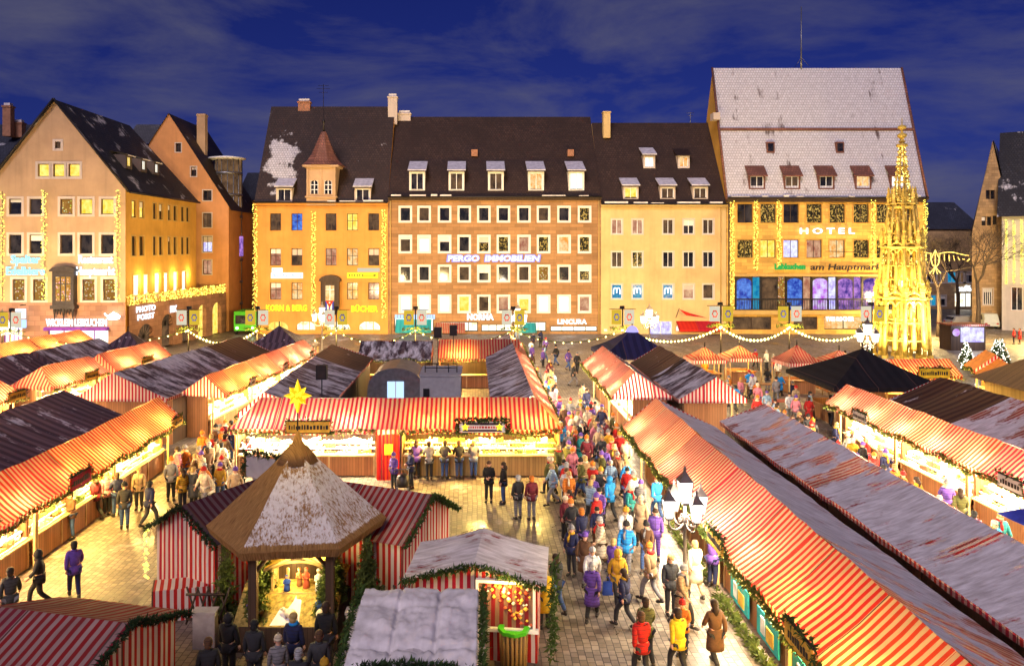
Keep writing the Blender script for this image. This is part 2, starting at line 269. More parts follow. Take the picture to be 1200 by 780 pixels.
# ================================================================== mesh building
ORG = {}
class MB:
    def __init__(s): s.v = []; s.f = []; s.uv = []; s.mi = []; s.sm = []
    def face(s, pts, m=0, uv=None, smooth=False):
        i = len(s.v); s.v += [tuple(p) for p in pts]; s.f.append(tuple(range(i, i+len(pts)))); s.mi.append(m); s.sm.append(smooth)
        if uv is None:
            a = Vector(pts[0]); n = (Vector(pts[1])-a).cross(Vector(pts[2])-a)
            if abs(n.z) > .85*n.length: uv = [(p[0], p[1]) for p in pts]
            elif abs(n.z) > .3*n.length:                        # a slope: u along the level line, v up the slope
                h = Vector((-n.y, n.x, 0)).normalized(); w = n.normalized().cross(h)
                uv = [(Vector(p).dot(h), Vector(p).dot(w)*(1 if w.z > 0 else -1)) for p in pts]
            else:
                h = Vector((-n.y, n.x, 0))
                if h.length < 1e-9: h = Vector((1, 0, 0))
                h.normalize(); uv = [(Vector(p).dot(h), p[2]) for p in pts]
        s.uv.append(uv)
    def mesh(s, pts, faces, m=0, smooth=True):
        """shared vertices"""
        i = len(s.v); s.v += [tuple(p) for p in pts]
        for f in faces:
            s.f.append(tuple(i+k for k in f)); s.mi.append(m); s.sm.append(smooth); s.uv.append([(pts[k][0]+pts[k][1], pts[k][2]) for k in f])
    def box(s, x0, x1, y0, y1, z0, z1, m=0): s.fbox(lambda u, d, z: (u, d, z), x0, x1, y0, y1, z0, z1, m)
    def fbox(s, fr, u0, u1, d0, d1, z0, z1, m=0):
        p = [fr(u, d, z) for z in (z0, z1) for d in (d0, d1) for u in (u0, u1)]
        for q in ((0, 1, 5, 4), (3, 2, 6, 7), (2, 0, 4, 6), (1, 3, 7, 5), (4, 5, 7, 6), (2, 3, 1, 0)): s.face([p[k] for k in q], m)
    def tube(s, path, r, n=6, m=0, caps=True, smooth=True):
        path = [Vector(p) for p in path]; rs = r if isinstance(r, (list, tuple)) else [r]*len(path); pts = []; fs = []
        for i, p in enumerate(path):
            t = (path[min(i+1, len(path)-1)]-path[max(i-1, 0)]).normalized()
            a = t.cross(Vector((0, 0, 1)) if abs(t.z) < .9 else Vector((1, 0, 0))).normalized(); b = t.cross(a)
            for k in range(n):
                w = 2*math.pi*k/n; pts.append(p+(a*math.cos(w)+b*math.sin(w))*rs[i])
        for i in range(len(path)-1):
            for k in range(n): fs.append((i*n+k, i*n+(k+1) % n, (i+1)*n+(k+1) % n, (i+1)*n+k))
        if caps: fs.append(tuple(range(n))[::-1]); fs.append(tuple((len(path)-1)*n+k for k in range(n)))
        s.mesh(pts, fs, m, smooth)
    def lathe(s, prof, n=12, c=(0, 0), m=0, rot=0.0, smooth=True, sx=1.0, sy=1.0):
        pts = []; fs = []
        for r, z in prof:
            for k in range(n):
                w = rot+2*math.pi*k/n; pts.append((c[0]+r*math.cos(w)*sx, c[1]+r*math.sin(w)*sy, z))
        for i in range(len(prof)-1):
            for k in range(n): fs.append((i*n+k, i*n+(k+1) % n, (i+1)*n+(k+1) % n, (i+1)*n+k))
        fs.append(tuple(range(n))[::-1]); fs.append(tuple((len(prof)-1)*n+k for k in range(n)))
        s.mesh(pts, fs, m, smooth)
    def octa(s, p, r, m=0):
        x, y, z = p; q = [(x+r, y, z), (x-r, y, z), (x, y+r, z), (x, y-r, z), (x, y, z+r), (x, y, z-r)]
        s.mesh(q, [(0, 2, 4), (2, 1, 4), (1, 3, 4), (3, 0, 4), (2, 0, 5), (1, 2, 5), (3, 1, 5), (0, 3, 5)], m)
    def ball(s, p, r, m=0, seg=8, rings=5, sz=1.0):
        s.lathe([(max(1e-3, r*math.sin(math.pi*i/rings)), p[2]-r*sz*math.cos(math.pi*i/rings)) for i in range(rings+1)], seg, (p[0], p[1]), m)
    def build(s, name, mats, parent=None, loc=None):
        me = bpy.data.meshes.new(name)
        L = Vector(ORG.get(parent.name, (0, 0, 0))) if parent else Vector(loc or (0, 0, 0))
        me.from_pydata([tuple(Vector(p)-L) for p in s.v], [], s.f)
        for m in (mats if isinstance(mats, (list, tuple)) else [mats]): me.materials.append(MATS[m] if isinstance(m, str) else m)
        ul = me.uv_layers.new(name='UVMap'); k = 0
        for u in s.uv:
            for w in u: ul.data[k].uv = w; k += 1
        me.polygons.foreach_set('material_index', s.mi); me.polygons.foreach_set('use_smooth', s.sm)
        o = bpy.data.objects.new(name, me); col.objects.link(o)
        if parent: o.parent = parent
        else: o.location = L
        ORG[o.name] = tuple(L); return o
def tag(o, label=None, cat=None, group=None, kind=None):
    if label: o['label'] = label
    if cat: o['category'] = cat
    if group: o['group'] = group
    if kind: o['kind'] = kind
    return o
def thing(name, label, cat, loc=(0, 0, 0), group=None):
    o = bpy.data.objects.new(name, None); col.objects.link(o); o.location = loc; o.empty_display_size = .2
    ORG[o.name] = tuple(loc); return tag(o, label, cat, group)
KIDS = {}
def copy_tree(o, parent=None, kids=None):
    c = o.copy(); col.objects.link(c)
    if parent: c.parent = parent
    ORG[c.name] = ORG.get(o.name, (0, 0, 0))
    for ch in list(o.children): copy_tree(ch, c)
    return c
def light(kind, loc, energy, color, parent=None, size=.3, sizey=None, rot=(0, 0, 0), spot=None, name='lamp_light'):
    d = bpy.data.lights.new(name, kind); d.energy = energy; d.color = color
    if kind == 'AREA':
        d.size = size
        if sizey: d.shape = 'RECTANGLE'; d.size_y = sizey
    else: d.shadow_soft_size = size
    if kind == 'SPOT': d.spot_size = spot or R(90); d.spot_blend = .6
    o = bpy.data.objects.new(name, d); col.objects.link(o)
    L = Vector(ORG.get(parent.name, (0, 0, 0))) if parent else Vector((0, 0, 0))
    o.location = Vector(loc)-L; o.rotation_euler = rot
    if parent: o.parent = parent
    return o
def text_mesh(body, size, mat, center, face='-Y', name='shop_sign', parent=None, ext=.03, bold=.0, width=None, shear=0.0, ang=None):
    cu = bpy.data.curves.new('letters', 'FONT'); cu.body = body; cu.size = size; cu.extrude = ext; cu.offset = bold; cu.shear = shear
    cu.align_x = 'CENTER'; cu.align_y = 'CENTER'; cu.resolution_u = 2
    t = bpy.data.objects.new('letters', cu); col.objects.link(t)
    dg = bpy.context.evaluated_depsgraph_get(); me = bpy.data.meshes.new_from_object(t.evaluated_get(dg))
    bpy.data.objects.remove(t)
    xs = [v.co.x for v in me.vertices]; w = max(xs)-min(xs) if xs else 1
    sx = width/w if width else 1
    rz = ang if ang is not None else {'-Y': 0, '+X': R(90)}[face]
    M = Matrix.Rotation(rz, 4, 'Z') @ Matrix.Rotation(R(90), 4, 'X') @ Matrix.Diagonal((sx, 1, 1, 1))
    me.transform(M); me.materials.clear(); me.materials.append(MATS[mat])
    o = bpy.data.objects.new(name, me); col.objects.link(o)
    if parent: o.parent = parent; o.location = Vector(center)-Vector(ORG.get(parent.name, (0, 0, 0)))
    else: o.location = center
    ORG[o.name] = tuple(center); return o
def clip_poly(pts, uvs, planes):
    for (a, b, c) in planes:                                    # keep a*u + b*z <= c
        out = []
        for i in range(len(pts)):
            p, q = pts[i], pts[(i+1) % len(pts)]
            dp = a*p[0]+b*p[1]-c; dq = a*q[0]+b*q[1]-c
            if dp <= 1e-9: out.append(p)
            if (dp < -1e-9 and dq > 1e-9) or (dp > 1e-9 and dq < -1e-9):
                t = dp/(dp-dq); out.append((p[0]+t*(q[0]-p[0]), p[1]+t*(q[1]-p[1])))
        pts = out
        if len(pts) < 3: return []
    return pts
def wall(mb, fr, u0, u1, z0, z1, holes=(), depth=.3, m=0, planes=()):
    """a wall with real openings; fr maps (along, outward, up) to the world"""
    us = sorted({u0, u1, *[x for h in holes for x in h[:2] if u0 < x < u1]}); zs = sorted({z0, z1, *[x for h in holes for x in h[2:4] if z0 < x < z1]})
    for j in range(len(zs)-1):
        run = None
        for i in range(len(us)-1):
            cu, cz = (us[i]+us[i+1])/2, (zs[j]+zs[j+1])/2
            solid = not any(h[0] < cu < h[1] and h[2] < cz < h[3] for h in holes)
            if solid and run is None: run = us[i]
            if run is not None and (not solid or i == len(us)-2):
                e = us[i+1] if solid else us[i]
                q = [(run, zs[j]), (e, zs[j]), (e, zs[j+1]), (run, zs[j+1])]
                if planes: q = clip_poly(q, None, planes)
                if q: mb.face([fr(u, 0, z) for u, z in q], m, [(u, z) for u, z in q])
                run = None
    for (a, b, c, d) in [h[:4] for h in holes]:
        for q in (((a, c), (a, d)), ((b, d), (b, c)), ((b, c), (a, c)), ((a, d), (b, d))):
            mb.face([fr(q[0][0], 0, q[0][1]), fr(q[1][0], 0, q[1][1]), fr(q[1][0], -depth, q[1][1]), fr(q[0][0], -depth, q[0][1])], m)
def window(parent, fr, h, glass, trim='trim_white', sash='white_paint', surround=.14, bars=(1, 0), depth=.2, sill=True, proud=.05):
    """one window: surround, sash and glazing bars, with its pane as a sub-part"""
    a, b, c, d = h[:4]; mb = MB()
    if surround:
        s = surround
        for q in ((a-s, a, c, d), (b, b+s, c, d), (a-s, b+s, d, d+s), (a-s, b+s, c-s, c)): mb.fbox(fr, q[0], q[1], -.02, proud, q[2], q[3], 0)
    elif sill: mb.fbox(fr, a-.1, b+.1, -.02, .12, c-.1, c, 0)
    k = .07; i0, i1 = -depth, -depth+.07
    for q in ((a, a+k, c, d), (b-k, b, c, d), (a+k, b-k, d-k, d), (a+k, b-k, c, c+k)): mb.fbox(fr, *q[:2], i0, i1, *q[2:], 1)
    for i in range(bars[0]):
        u = a+(b-a)*(i+1)/(bars[0]+1); mb.fbox(fr, u-.035, u+.035, i0, i1-.01, c+k, d-k, 1)
    for i in range(bars[1]):
        z = c+(d-c)*(i+1)/(bars[1]+1)+(.15 if bars[1] == 1 else 0); mb.fbox(fr, a+k, b-k, i0, i1-.015, z-.03, z+.03, 1)
    w = mb.build('window', [trim, sash], parent)
    hsh = math.sin(a*127.1+c*311.7+b*7.3)*43758.5453; hsh -= math.floor(hsh)
    if (b-a) < 1.6 and hsh < .24 and glass not in ('lit_teal', 'lit_decor'):
        bm_ = MB(); bm_.fbox(fr, a+k, b-k, i0+.03, i0+.05, d-k-(d-c)*(.14+hsh*1.2), d-k, 0); bm_.build('blind', ('trim_white', 'trim_stone')[int(hsh*20) % 2], w)
    pm = MB(); pm.face([fr(a, i0+.02, c), fr(b, i0+.02, c), fr(b, i0+.02, d), fr(a, i0+.02, d)]); pm.build('pane', glass, w)
    return w
def FY(Y): return lambda u, d, z: (u, Y-d, z)                   # a front that faces the square
def px(x, Y): return (x-VX)*Y/F
def pz(y, Y): return HC-(y-VY)*Y/F
def bulbs_on(mb, path, step, r, m=0, jit=0.0, rnd=random):
    path = [Vector(p) for p in path]; acc = 0
    for i in range(len(path)-1):
        a, b = path[i], path[i+1]; L = (b-a).length; t = acc
        while t < L:
            p = a.lerp(b, t/L)+Vector([rnd.uniform(-jit, jit) for _ in range(3)]); mb.octa(p, r*rnd.uniform(.75, 1.2), m); t += step
        acc = t-L
def garland(mb, path, r=.12, dens=70, m=0, ln=.13, rnd=random):
    """fir twigs bound along a rope"""
    path = [Vector(p) for p in path]
    for i in range(len(path)-1):
        a, b = path[i], path[i+1]; L = (b-a).length; t = (b-a).normalized()
        for _ in range(max(2, int(L*dens))):
            p = a.lerp(b, rnd.random()); d = Vector((rnd.gauss(0, 1), rnd.gauss(0, 1), rnd.gauss(0, 1))).normalized()
            q = p+d*r*rnd.uniform(.1, .8); e = (d+t*rnd.uniform(-.8, .8)).normalized()*ln*rnd.uniform(.6, 1.3); s = e.cross(Vector((rnd.random(), rnd.random(), rnd.random()+.1))).normalized()*ln*.28
            mb.face([q-s, q+s, q+e], m)
# ================================================================== ground
mb = MB(); mb.face([(-400, -60, 0), (400, -60, 0), (400, 600, 0), (-400, 600, 0)]); tag(mb.build('ground', 'paving'), kind='structure')
# ================================================================== the houses round the square
YF = 95.0
def slope(mb, eL, eR, rR, rL, m=0): mb.face([eL, eR, rR, rL], m)
def gable_body(mb, x0, x1, y0, y1, ze, yr, zr, m=0, mr=1, ov=.35, back=True):
    """roof with its ridge along x, gable ends closed"""
    s = (zr-ze)/(yr-y0)
    e0 = y0-ov; z0 = ze-ov*s*.4
    slope(mb, (x0, e0, z0), (x1, e0, z0), (x1, yr, zr), (x0, yr, zr), mr)
    slope(mb, (x1, y1, ze), (x0, y1, ze), (x0, yr, zr), (x1, yr, zr), mr)
    mb.face([(x0, e0, z0), (x0, yr, zr), (x0, y1, ze)], m); mb.face([(x1, e0, z0), (x1, y1, ze), (x1, yr, zr)], m)
def light_string(x, y, z0, z1, label, n=5, w=.28):
    t = thing('light_string', label, 'fairy lights', (x, y, z0), 'vertical light strings on the house fronts')
    mb = MB(); mb.tube([(x, y, z0), (x, y, z1)], .025, 5); mb.build('cable', 'metal_dark', t)
    b = MB(); rnd = random.Random(int(x*100))
    z = z0
    while z < z1:
        for _ in range(n): b.octa((x+rnd.uniform(-w, w), y-.1-rnd.random()*.12, z+rnd.uniform(0, .3)), rnd.uniform(.045, .085))
        z += .32
    tag(b.build('bulbs', 'bulb_yellow', t), kind='stuff')
def dormer(parent, xc, zb, w, h, Y0, ze, s, glass, body='trim_white', roofm='tiles_brown', snowy=True, kind='shed', y_off=0):
    """a dormer standing on the roof slope z = ze + (y-Y0)*s, with a window of its own"""
    yf = Y0+(zb-ze)/s-.15; zt = zb+h; yb = Y0+(zt+.9-ze)/s+.2
    d = MB(); x0, x1 = xc-w/2, xc+w/2
    fr = FY(yf); hole = (x0+.18, x1-.18, zb+.15, zt-.25)
    wall(d, fr, x0, x1, zb, zt, [hole], .22, 0)
    d.face([(x0, yf, zb), (x0, yf, zt), (x0, yb, zt), (x0, yb, zb)], 0); d.face([(x1, yf, zb), (x1, yb, zb), (x1, yb, zt), (x1, yf, zt)], 0)
    o = .22
    if kind == 'shed':
        d.fbox(lambda u, dd, z: (u, dd, z+(dd-yf)*.42*s*.75), x0-o, x1+o, yf-.35, yb+1.2, zt, zt+.13, 1)
        if snowy: d.fbox(lambda u, dd, z: (u, dd, z+(dd-yf)*.42*s*.75), x0-o*.8, x1+o*.8, yf-.28, yb+1.0, zt+.132, zt+.24, 2)
    else:
        zr = zt+w*.45
        d.face([(x0-o, yf-.25, zt-.1), (xc, yf-.25, zr), (xc, yb+1.5, zr), (x0-o, yb, zt-.1)], 1); d.face([(xc, yf-.25, zr), (x1+o, yf-.25, zt-.1), (x1+o, yb, zt-.1), (xc, yb+1.5, zr)], 1)
        d.face([(x0, yf, zt), (x1, yf, zt), (xc, yf, zr-.1)], 0)
    dm = d.build('dormer', [body, roofm, 'snow'], parent)
    mb = MB(); a, b, c, e = hole; k = .09; i0 = -.2
    for q in ((a, a+k, c, e), (b-k, b, c, e), (a+k, b-k, e-k, e), (a+k, b-k, c, c+k), ((a+b)/2-.04, (a+b)/2+.04, c+k, e-k)): mb.fbox(fr, *q[:2], i0, i0+.08, *q[2:], 0)
    mb.face([fr(a, i0+.02, c), fr(b, i0+.02, c), fr(b, i0+.02, e), fr(a, i0+.02, e)], 1)
    mb.build('window', ['white_paint', glass], dm)
    return dm
def chimney(parent, x, y, z0, z1, w=.9, d=.7, m='brick'):
    mb = MB(); mb.box(x-w/2, x+w/2, y-d/2, y+d/2, z0, z1, 0); mb.box(x-w/2-.1, x+w/2+.1, y-d/2-.1, y+d/2+.1, z1-.25, z1-.08, 0); mb.box(x-w/2+.12, x+w/2-.12, y-d/2+.12, y+d/2-.12, z1+.002, z1+.3, 1)
    return mb.build('chimney', [m, 'snow'], parent)
def cornice(parent, x0, x1, Y, z, m='trim_stone', h=.35, name='cornice', snow=True):
    mb = MB(); mb.box(x0, x1, Y-.32, Y-.003, z-h, z-h*.45, 0); mb.box(x0-.05, x1+.05, Y-.5, Y-.003, z-h*.45+.002, z, 0)
    mb.tube([(x0, Y-.58, z+.02), (x1, Y-.58, z+.02)], .11, 6, 1)
    if snow:
        x = x0+.4; rnd = random.Random(int(x0*7))
        while x < x1-1:
            w = rnd.uniform(.5, 3.0)
            if rnd.random() < .6: mb.box(x, min(x1, x+w), Y-.66, Y-.25, z+.11, z+.11+rnd.uniform(.08, .26), 2)
            x += w+rnd.uniform(.3, 2)
    return mb.build(name, [m, 'metal_dark', 'snow'], parent)
def shop_glass(parent, fr, h, glass, frame='metal_dark', n=2, name='shop_window'):
    a, b, c, d = h; mb = MB()
    for q in ((a, a+.1, c, d), (b-.1, b, c, d), (a+.1, b-.1, d-.1, d), (a+.1, b-.1, c, c+.12)): mb.fbox(fr, *q[:2], -.28, -.16, *q[2:], 0)
    for i in range(n): u = a+(b-a)*(i+1)/(n+1); mb.fbox(fr, u-.05, u+.05, -.28, -.17, c+.12, d-.1, 0)
    w = mb.build(name, frame, parent)
    p = MB(); p.face([fr(a, -.25, c), fr(b, -.25, c), fr(b, -.25, d), fr(a, -.25, d)]); p.build('pane', glass, w); return w
def holes_from(cols, rows, w, Y):
    """openings from column centres and (top, bottom) rows read off the photo"""
    return [[(px(c, Y)-w/2, px(c, Y)+w/2, pz(b, Y), pz(t, Y)) for c in cols] for (t, b) in rows]
def awning(x0, x1, Y, z0, z1, out, mats, label, cat='awning'):
    mb = MB(); L = x1-x0
    mb.face([(x0, Y-out, z0), (x1, Y-out, z0), (x1, Y-.02, z1), (x0, Y-.02, z1)], 0, [(0, 0), (L, 0), (L, 1.5), (0, 1.5)])
    mb.face([(x0, Y-out, z0-.3), (x1, Y-out, z0-.3), (x1, Y-out, z0), (x0, Y-out, z0)], 0, [(0, 0), (L, 0), (L, .3), (0, .3)])
    mb.face([(x0, Y-out, z0-.3), (x0, Y-out, z0), (x0, Y-.02, z1)], 0); mb.face([(x1, Y-out, z0), (x1, Y-out, z0-.3), (x1, Y-.02, z1)], 0)
    tag(mb.build('awning', mats), label, cat)
# ---- bookshop house: orange render, steep tiled roof, turret dormer
x0, x1 = px(298, YF), px(455, YF)-.02; ze = pz(239, YF); yr = 103.0; zr = pz(125, yr); s1 = (zr-ze)/(yr-YF)
kb = thing('town_house', 'orange rendered bookshop house with a turret dormer on its steep dark roof', 'house', ((x0+x1)/2, YF, 0), 'houses facing the market across the square')
fr = FY(YF); C5 = [323, 348, 388, 413, 438]; W = 1.35
H = holes_from(C5, [(250, 270), (291, 311), (331, 351)], W, YF)
flat = [h for r in H for h in r if not (abs((h[0]+h[1])/2-px(388, YF)) < .2 and h[2] < 6.5)]
arch = [(px(a, YF), px(b, YF), .4, pz(376, YF)) for a, b in ((313, 338), (347, 370), (382, 411), (420, 446))]
mb = MB(); wall(mb, fr, x0, x1, 0, ze, flat+arch, .3)
mb.face([(x0, YF, 0), (x0, YF, ze), (x0, 111, ze), (x0, 111, 0)]); mb.build('wall', 'plaster_orange', kb)
mb = MB(); gable_body(mb, x0, x1, YF, 111, ze, yr, zr, 1, 0); rf = mb.build('roof', ['tiles_bookshop', 'plaster_orange'], kb)
cornice(kb, x0, x1, YF, ze+.15, 'plaster_orange')
gl = ['lit_dim', 'lit_blue', 'lit_dim', 'lit_yellow', 'lit_dim', 'lit_pink', 'lit_dim', 'lit_pink', 'lit_warm', 'lit_dim', 'lit_pink', 'lit_warm', 'lit_warm', 'lit_pink']
for h, gq in zip(flat, gl): window(kb, fr, h, gq, 'plaster_orange', 'wood_dark', .10, (1, 1), .22)
for h in arch:
    shop_glass(kb, fr, h, 'shop_mixed' if h[0] > px(340, YF) else 'lit_yellow', 'trim_gold', 2, 'arched_shop_window')
    a, b = h[0], h[1]; mb = MB(); c = (a+b)/2; r = (b-a)/2                # stone spandrels make the round arch
    n = 10; zt = h[3]+.001
    for k in range(n):
        w0, w1 = math.pi*k/n, math.pi*(k+1)/n; zz = zt-r*.75
        p0, p1 = (c-r*math.cos(w0), zz+r*.75*math.sin(w0)), (c-r*math.cos(w1), zz+r*.75*math.sin(w1))
        mb.face([fr(p0[0], -.03, p0[1]), fr(p1[0], -.03, p1[1]), fr(p1[0], -.03, zt), fr(p0[0], -.03, zt)], 0)
    mb.build('arch_spandrel', 'plaster_orange', kb)
xo = px(388, YF)                                                      # the dark timber oriel
mb = MB(); w = 1.05; zb, zt = pz(364, YF), pz(330, YF)
fo = FY(YF-.8); hole = (xo-.55, xo+.55, pz(352, YF), pz(334, YF))
wall(mb, fo, xo-w, xo+w, zb+.5, zt, [hole], .1)
for s in (-1, 1): mb.face([(xo+s*w, YF-.8, zb+.5), (xo+s*w, YF, zb+.5), (xo+s*w, YF, zt), (xo+s*w, YF-.8, zt)])
mb.face([(xo-w, YF-.8, zb+.5), (xo+w, YF-.8, zb+.5), (xo+w*.6, YF-.02, zb-.5), (xo-w*.6, YF-.02, zb-.5)])
for s in (-1, 1): mb.face([(xo+s*w, YF-.8, zb+.5), (xo+s*w, YF, zb+.5), (xo+s*w*.6, YF-.02, zb-.5)])
for i in range(8):
    a0, a1 = math.pi*i/8, math.pi*(i+1)/8; q = [(xo-1.35*math.cos(a), zt+.1+.75*math.sin(a)) for a in (a0, a1)]
    mb.face([(q[0][0], YF-1.0, q[0][1]), (q[1][0], YF-1.0, q[1][1]), (q[1][0], YF, q[1][1]), (q[0][0], YF, q[0][1])]); mb.face([(xo, YF-1.0, zt+.1), (q[0][0], YF-1.0, q[0][1]), (q[1][0], YF-1.0, q[1][1])])
for u in (-w, -.62, .62, w): mb.box(xo+u-.07, xo+u+.07, YF-.9, YF-.803, zb+.5, zt, 0)
mb.box(xo-w-.1, xo+w+.1, YF-.95, YF, zt, zt+.12, 0); mb.box(xo-w-.06, xo+w+.06, YF-.92, YF-.81, pz(352, YF)-.15, pz(352, YF)-.03, 0)
orl = mb.build('oriel', 'wood_dark', kb); window(orl, fo, hole, 'lit_warm', 'wood_dark', 'white_paint', 0, (1, 1), .1, False) if False else None
p = MB(); p.face([fo(hole[0], -.08, hole[2]), fo(hole[1], -.08, hole[2]), fo(hole[1], -.08, hole[3]), fo(hole[0], -.08, hole[3])], 0)
p.fbox(fo, xo-.05, xo+.05, -.08, -.02, hole[2], hole[3], 1); p.fbox(fo, hole[0], hole[1], -.08, -.025, hole[3]-.55, hole[3]-.47, 1); p.build('window', ['lit_warm', 'white_paint'], orl)
mb = MB(); a, b, c, d = xo-.5, xo+.5, zb-.25, pz(349, YF)-.25; yy = YF-1.0   # striped flag hung from the oriel
for i in range(5): u0 = a+(b-a)*i/5; mb.box(u0, u0+(b-a)/5, yy-.02, yy+.01, c, d, 0 if i % 2 == 0 else 1)
mb.face([(a, yy-.03, d), (xo, yy-.03, d-.9), (b, yy-.03, d)], 2)
mb.mesh([(xo+.16*math.cos(R(90+36*k))*(1 if k % 2 == 0 else .42), yy-.04, d-.26+.16*math.sin(R(90+36*k))*(1 if k % 2 == 0 else .42)) for k in range(10)], [tuple(range(10))], 1, False)
tag(mb.build('flag', ['emblem_blue', 'paper', 'sheet_red']), 'blue and white striped flag with a red triangle hanging below the dark oriel', 'flag')
xt = px(377, YF); yt = YF+.8; zb = pz(239, YF); zt = pz(197, yt)      # turret dormer with bell-shaped copper cap
td = MB(); fT = FY(yt-1.2); wv = px(396, YF)-px(377, YF)-.2
hs = [(xt+q-.5, xt+q+.5, zb+1.2, zb+2.9) for q in (-.85, .85)]
wall(td, fT, xt-wv, xt+wv, zb-.2, zt, hs, .25, 0)
for s in (-1, 1): td.face([(xt+s*wv, yt-1.2, zb-.2), (xt+s*wv, yt+2.5, zb-.2), (xt+s*wv, yt+2.5, zt), (xt+s*wv, yt-1.2, zt)], 0)
td.box(xt-wv-.15, xt+wv+.15, yt-1.4, yt+2.5, zb+.75, zb+.95, 0); td.box(xt-wv-.4, xt+wv+.4, yt-1.6, yt+2.8, zt, zt+.25, 0)
for u in (-wv+.15, 0, wv-.15): td.box(xt+u-.12, xt+u+.12, yt-1.32, yt-1.203, zb+.95, zt, 0)
td.lathe([(3.1, zt+.252), (2.3, zt+.9), (1.65, zt+1.8), (1.15, zt+2.8), (.75, zt+3.7), (.38, zt+4.5), (.3, zt+4.6)], 8, (xt, yt+.5), 1, R(22.5), False, .92, .8)
td.lathe([(.12, zt+4.6), (.06, zt+5.6), (.18, zt+5.8), (.18, zt+6.0), (.03, zt+6.2), (.03, zt+7.6)], 6, (xt, yt+.5), 2)
tdo = td.build('turret_dormer', ['plaster_pink', 'copper_roof', 'metal_dark'], kb)
for h in hs:
    mb = MB(); mb.face([fT(h[0], -.2, h[2]), fT(h[1], -.2, h[2]), fT(h[1], -.2, h[3]), fT(h[0], -.2, h[3])], 1); c = (h[0]+h[1])/2
    mb.fbox(fT, c-.05, c+.05, -.2, -.12, h[2], h[3], 0)
    for z in (h[2]+.55, h[2]+1.15): mb.fbox(fT, h[0], h[1], -.2, -.13, z-.04, z+.04, 0)
    for q in (h[0], h[1]-.09): mb.fbox(fT, q, q+.09, -.2, -.11, h[2], h[3], 0)
    n = 6; r = .5
    for k in range(n):
        w0, w1 = math.pi*k/n, math.pi*(k+1)/n; zz = h[3]-.5
        mb.face([fT(c-r*math.cos(w0), -.05, zz+r*math.sin(w0)), fT(c-r*math.cos(w1), -.05, zz+r*math.sin(w1)), fT(c-r*math.cos(w1), -.05, h[3]), fT(c-r*math.cos(w0), -.05, h[3])], 2)
    mb.build('arched_window', ['white_paint', 'glass_dark', 'trim_stone'], tdo)
for xq, sn in ((333, True), (425, True)): dormer(kb, px(xq, YF), pz(237, YF), 2.0, 1.9, YF, ze, s1, 'glass_dark', 'trim_stone', 'tiles_brown', sn)
chimney(rf, px(357, yr), yr, zr-1.2, zr+.7, 1.6, .8); chimney(rf, px(463, yr)-.25, yr-.5, zr-2.5, pz(114, yr), 1.2, .9, 'trim_stone')
mb = MB(); xa = px(379, yr); mb.tube([(xa, yr, zr-.3), (xa, yr, zr+3)], .04, 5)
for z, w in ((2.8, .7), (2.4, .9), (1.9, .6)): mb.tube([(xa-w, yr, zr+z), (xa+w, yr, zr+z)], .025, 4)
mb.build('aerial', 'metal_dark', rf)
text_mesh('KORN & BERG', 1.0, 'neon_yellow', (px(336, YF), YF-.12, pz(361, YF)), width=px(360, YF)-px(312, YF), bold=.03); o = bpy.data.objects['shop_sign']; tag(o, 'yellow letters reading KORN & BERG on the orange house', 'sign')
tag(text_mesh('BÜCHER', 1.0, 'neon_yellow', (px(427, YF), YF-.12, pz(362, YF)), width=px(442, YF)-px(411, YF), bold=.03), 'yellow letters reading BÜCHER on the orange house', 'sign')
mb = MB(); mb.box(px(318, YF), px(355, YF), YF-.16, YF-.02, pz(326, YF), pz(319.5, YF), 0); mb.box(px(319, YF), px(331, YF), YF-.15, YF-.02, pz(319.3, YF)+.02, pz(314, YF), 0)
t = mb.build('shop_sign', 'neon_white'); tag(t, 'glowing white bookshop sign in old lettering below the orange house windows', 'sign')
text_mesh('Buchhandlung', .62, 'emblem_blue', (px(336.5, YF), YF-.19, pz(322.8, YF)), name='lettering', parent=t, shear=.1, width=3.6); text_mesh('Älteste', .42, 'emblem_blue', (px(325, YF), YF-.18, pz(316.6, YF)), name='lettering', parent=t, width=1.05)
mb = MB(); mb.box(px(419, YF), px(445, YF), YF-.14, YF-.02, pz(318.5, YF), pz(314, YF), 0); tag(mb.build('shop_sign', 'banner_lit'), 'small white sign board above the yellow arrow board', 'sign')
mb = MB(); a, b, c, d = px(407, YF), px(443, YF), pz(325.5, YF), pz(319.5, YF); mb.box(a, b, YF-.14, YF-.02, c, d, 0)
q = [(a+1.9, c+.2), (b-.6, c+.2), (b-.2, (c+d)/2), (b-.6, d-.2), (a+1.9, d-.2)]; q2 = [(x+.0 if i else x, z) for i, (x, z) in enumerate(q)]
for i in range(5): mb.tube([(q[i][0], YF-.16, q[i][1]), (q[(i+1) % 5][0], YF-.16, q[(i+1) % 5][1])], .05, 4, 1)
for i in range(5): mb.box(a+.2+i*.32, a+.38+i*.32, YF-.17, YF-.141, c+.22, d-.22, 1)
tag(mb.build('shop_sign', ['neon_yellow', 'letter_dark']), 'yellow board with a dark pencil-shaped arrow on the orange house', 'sign')
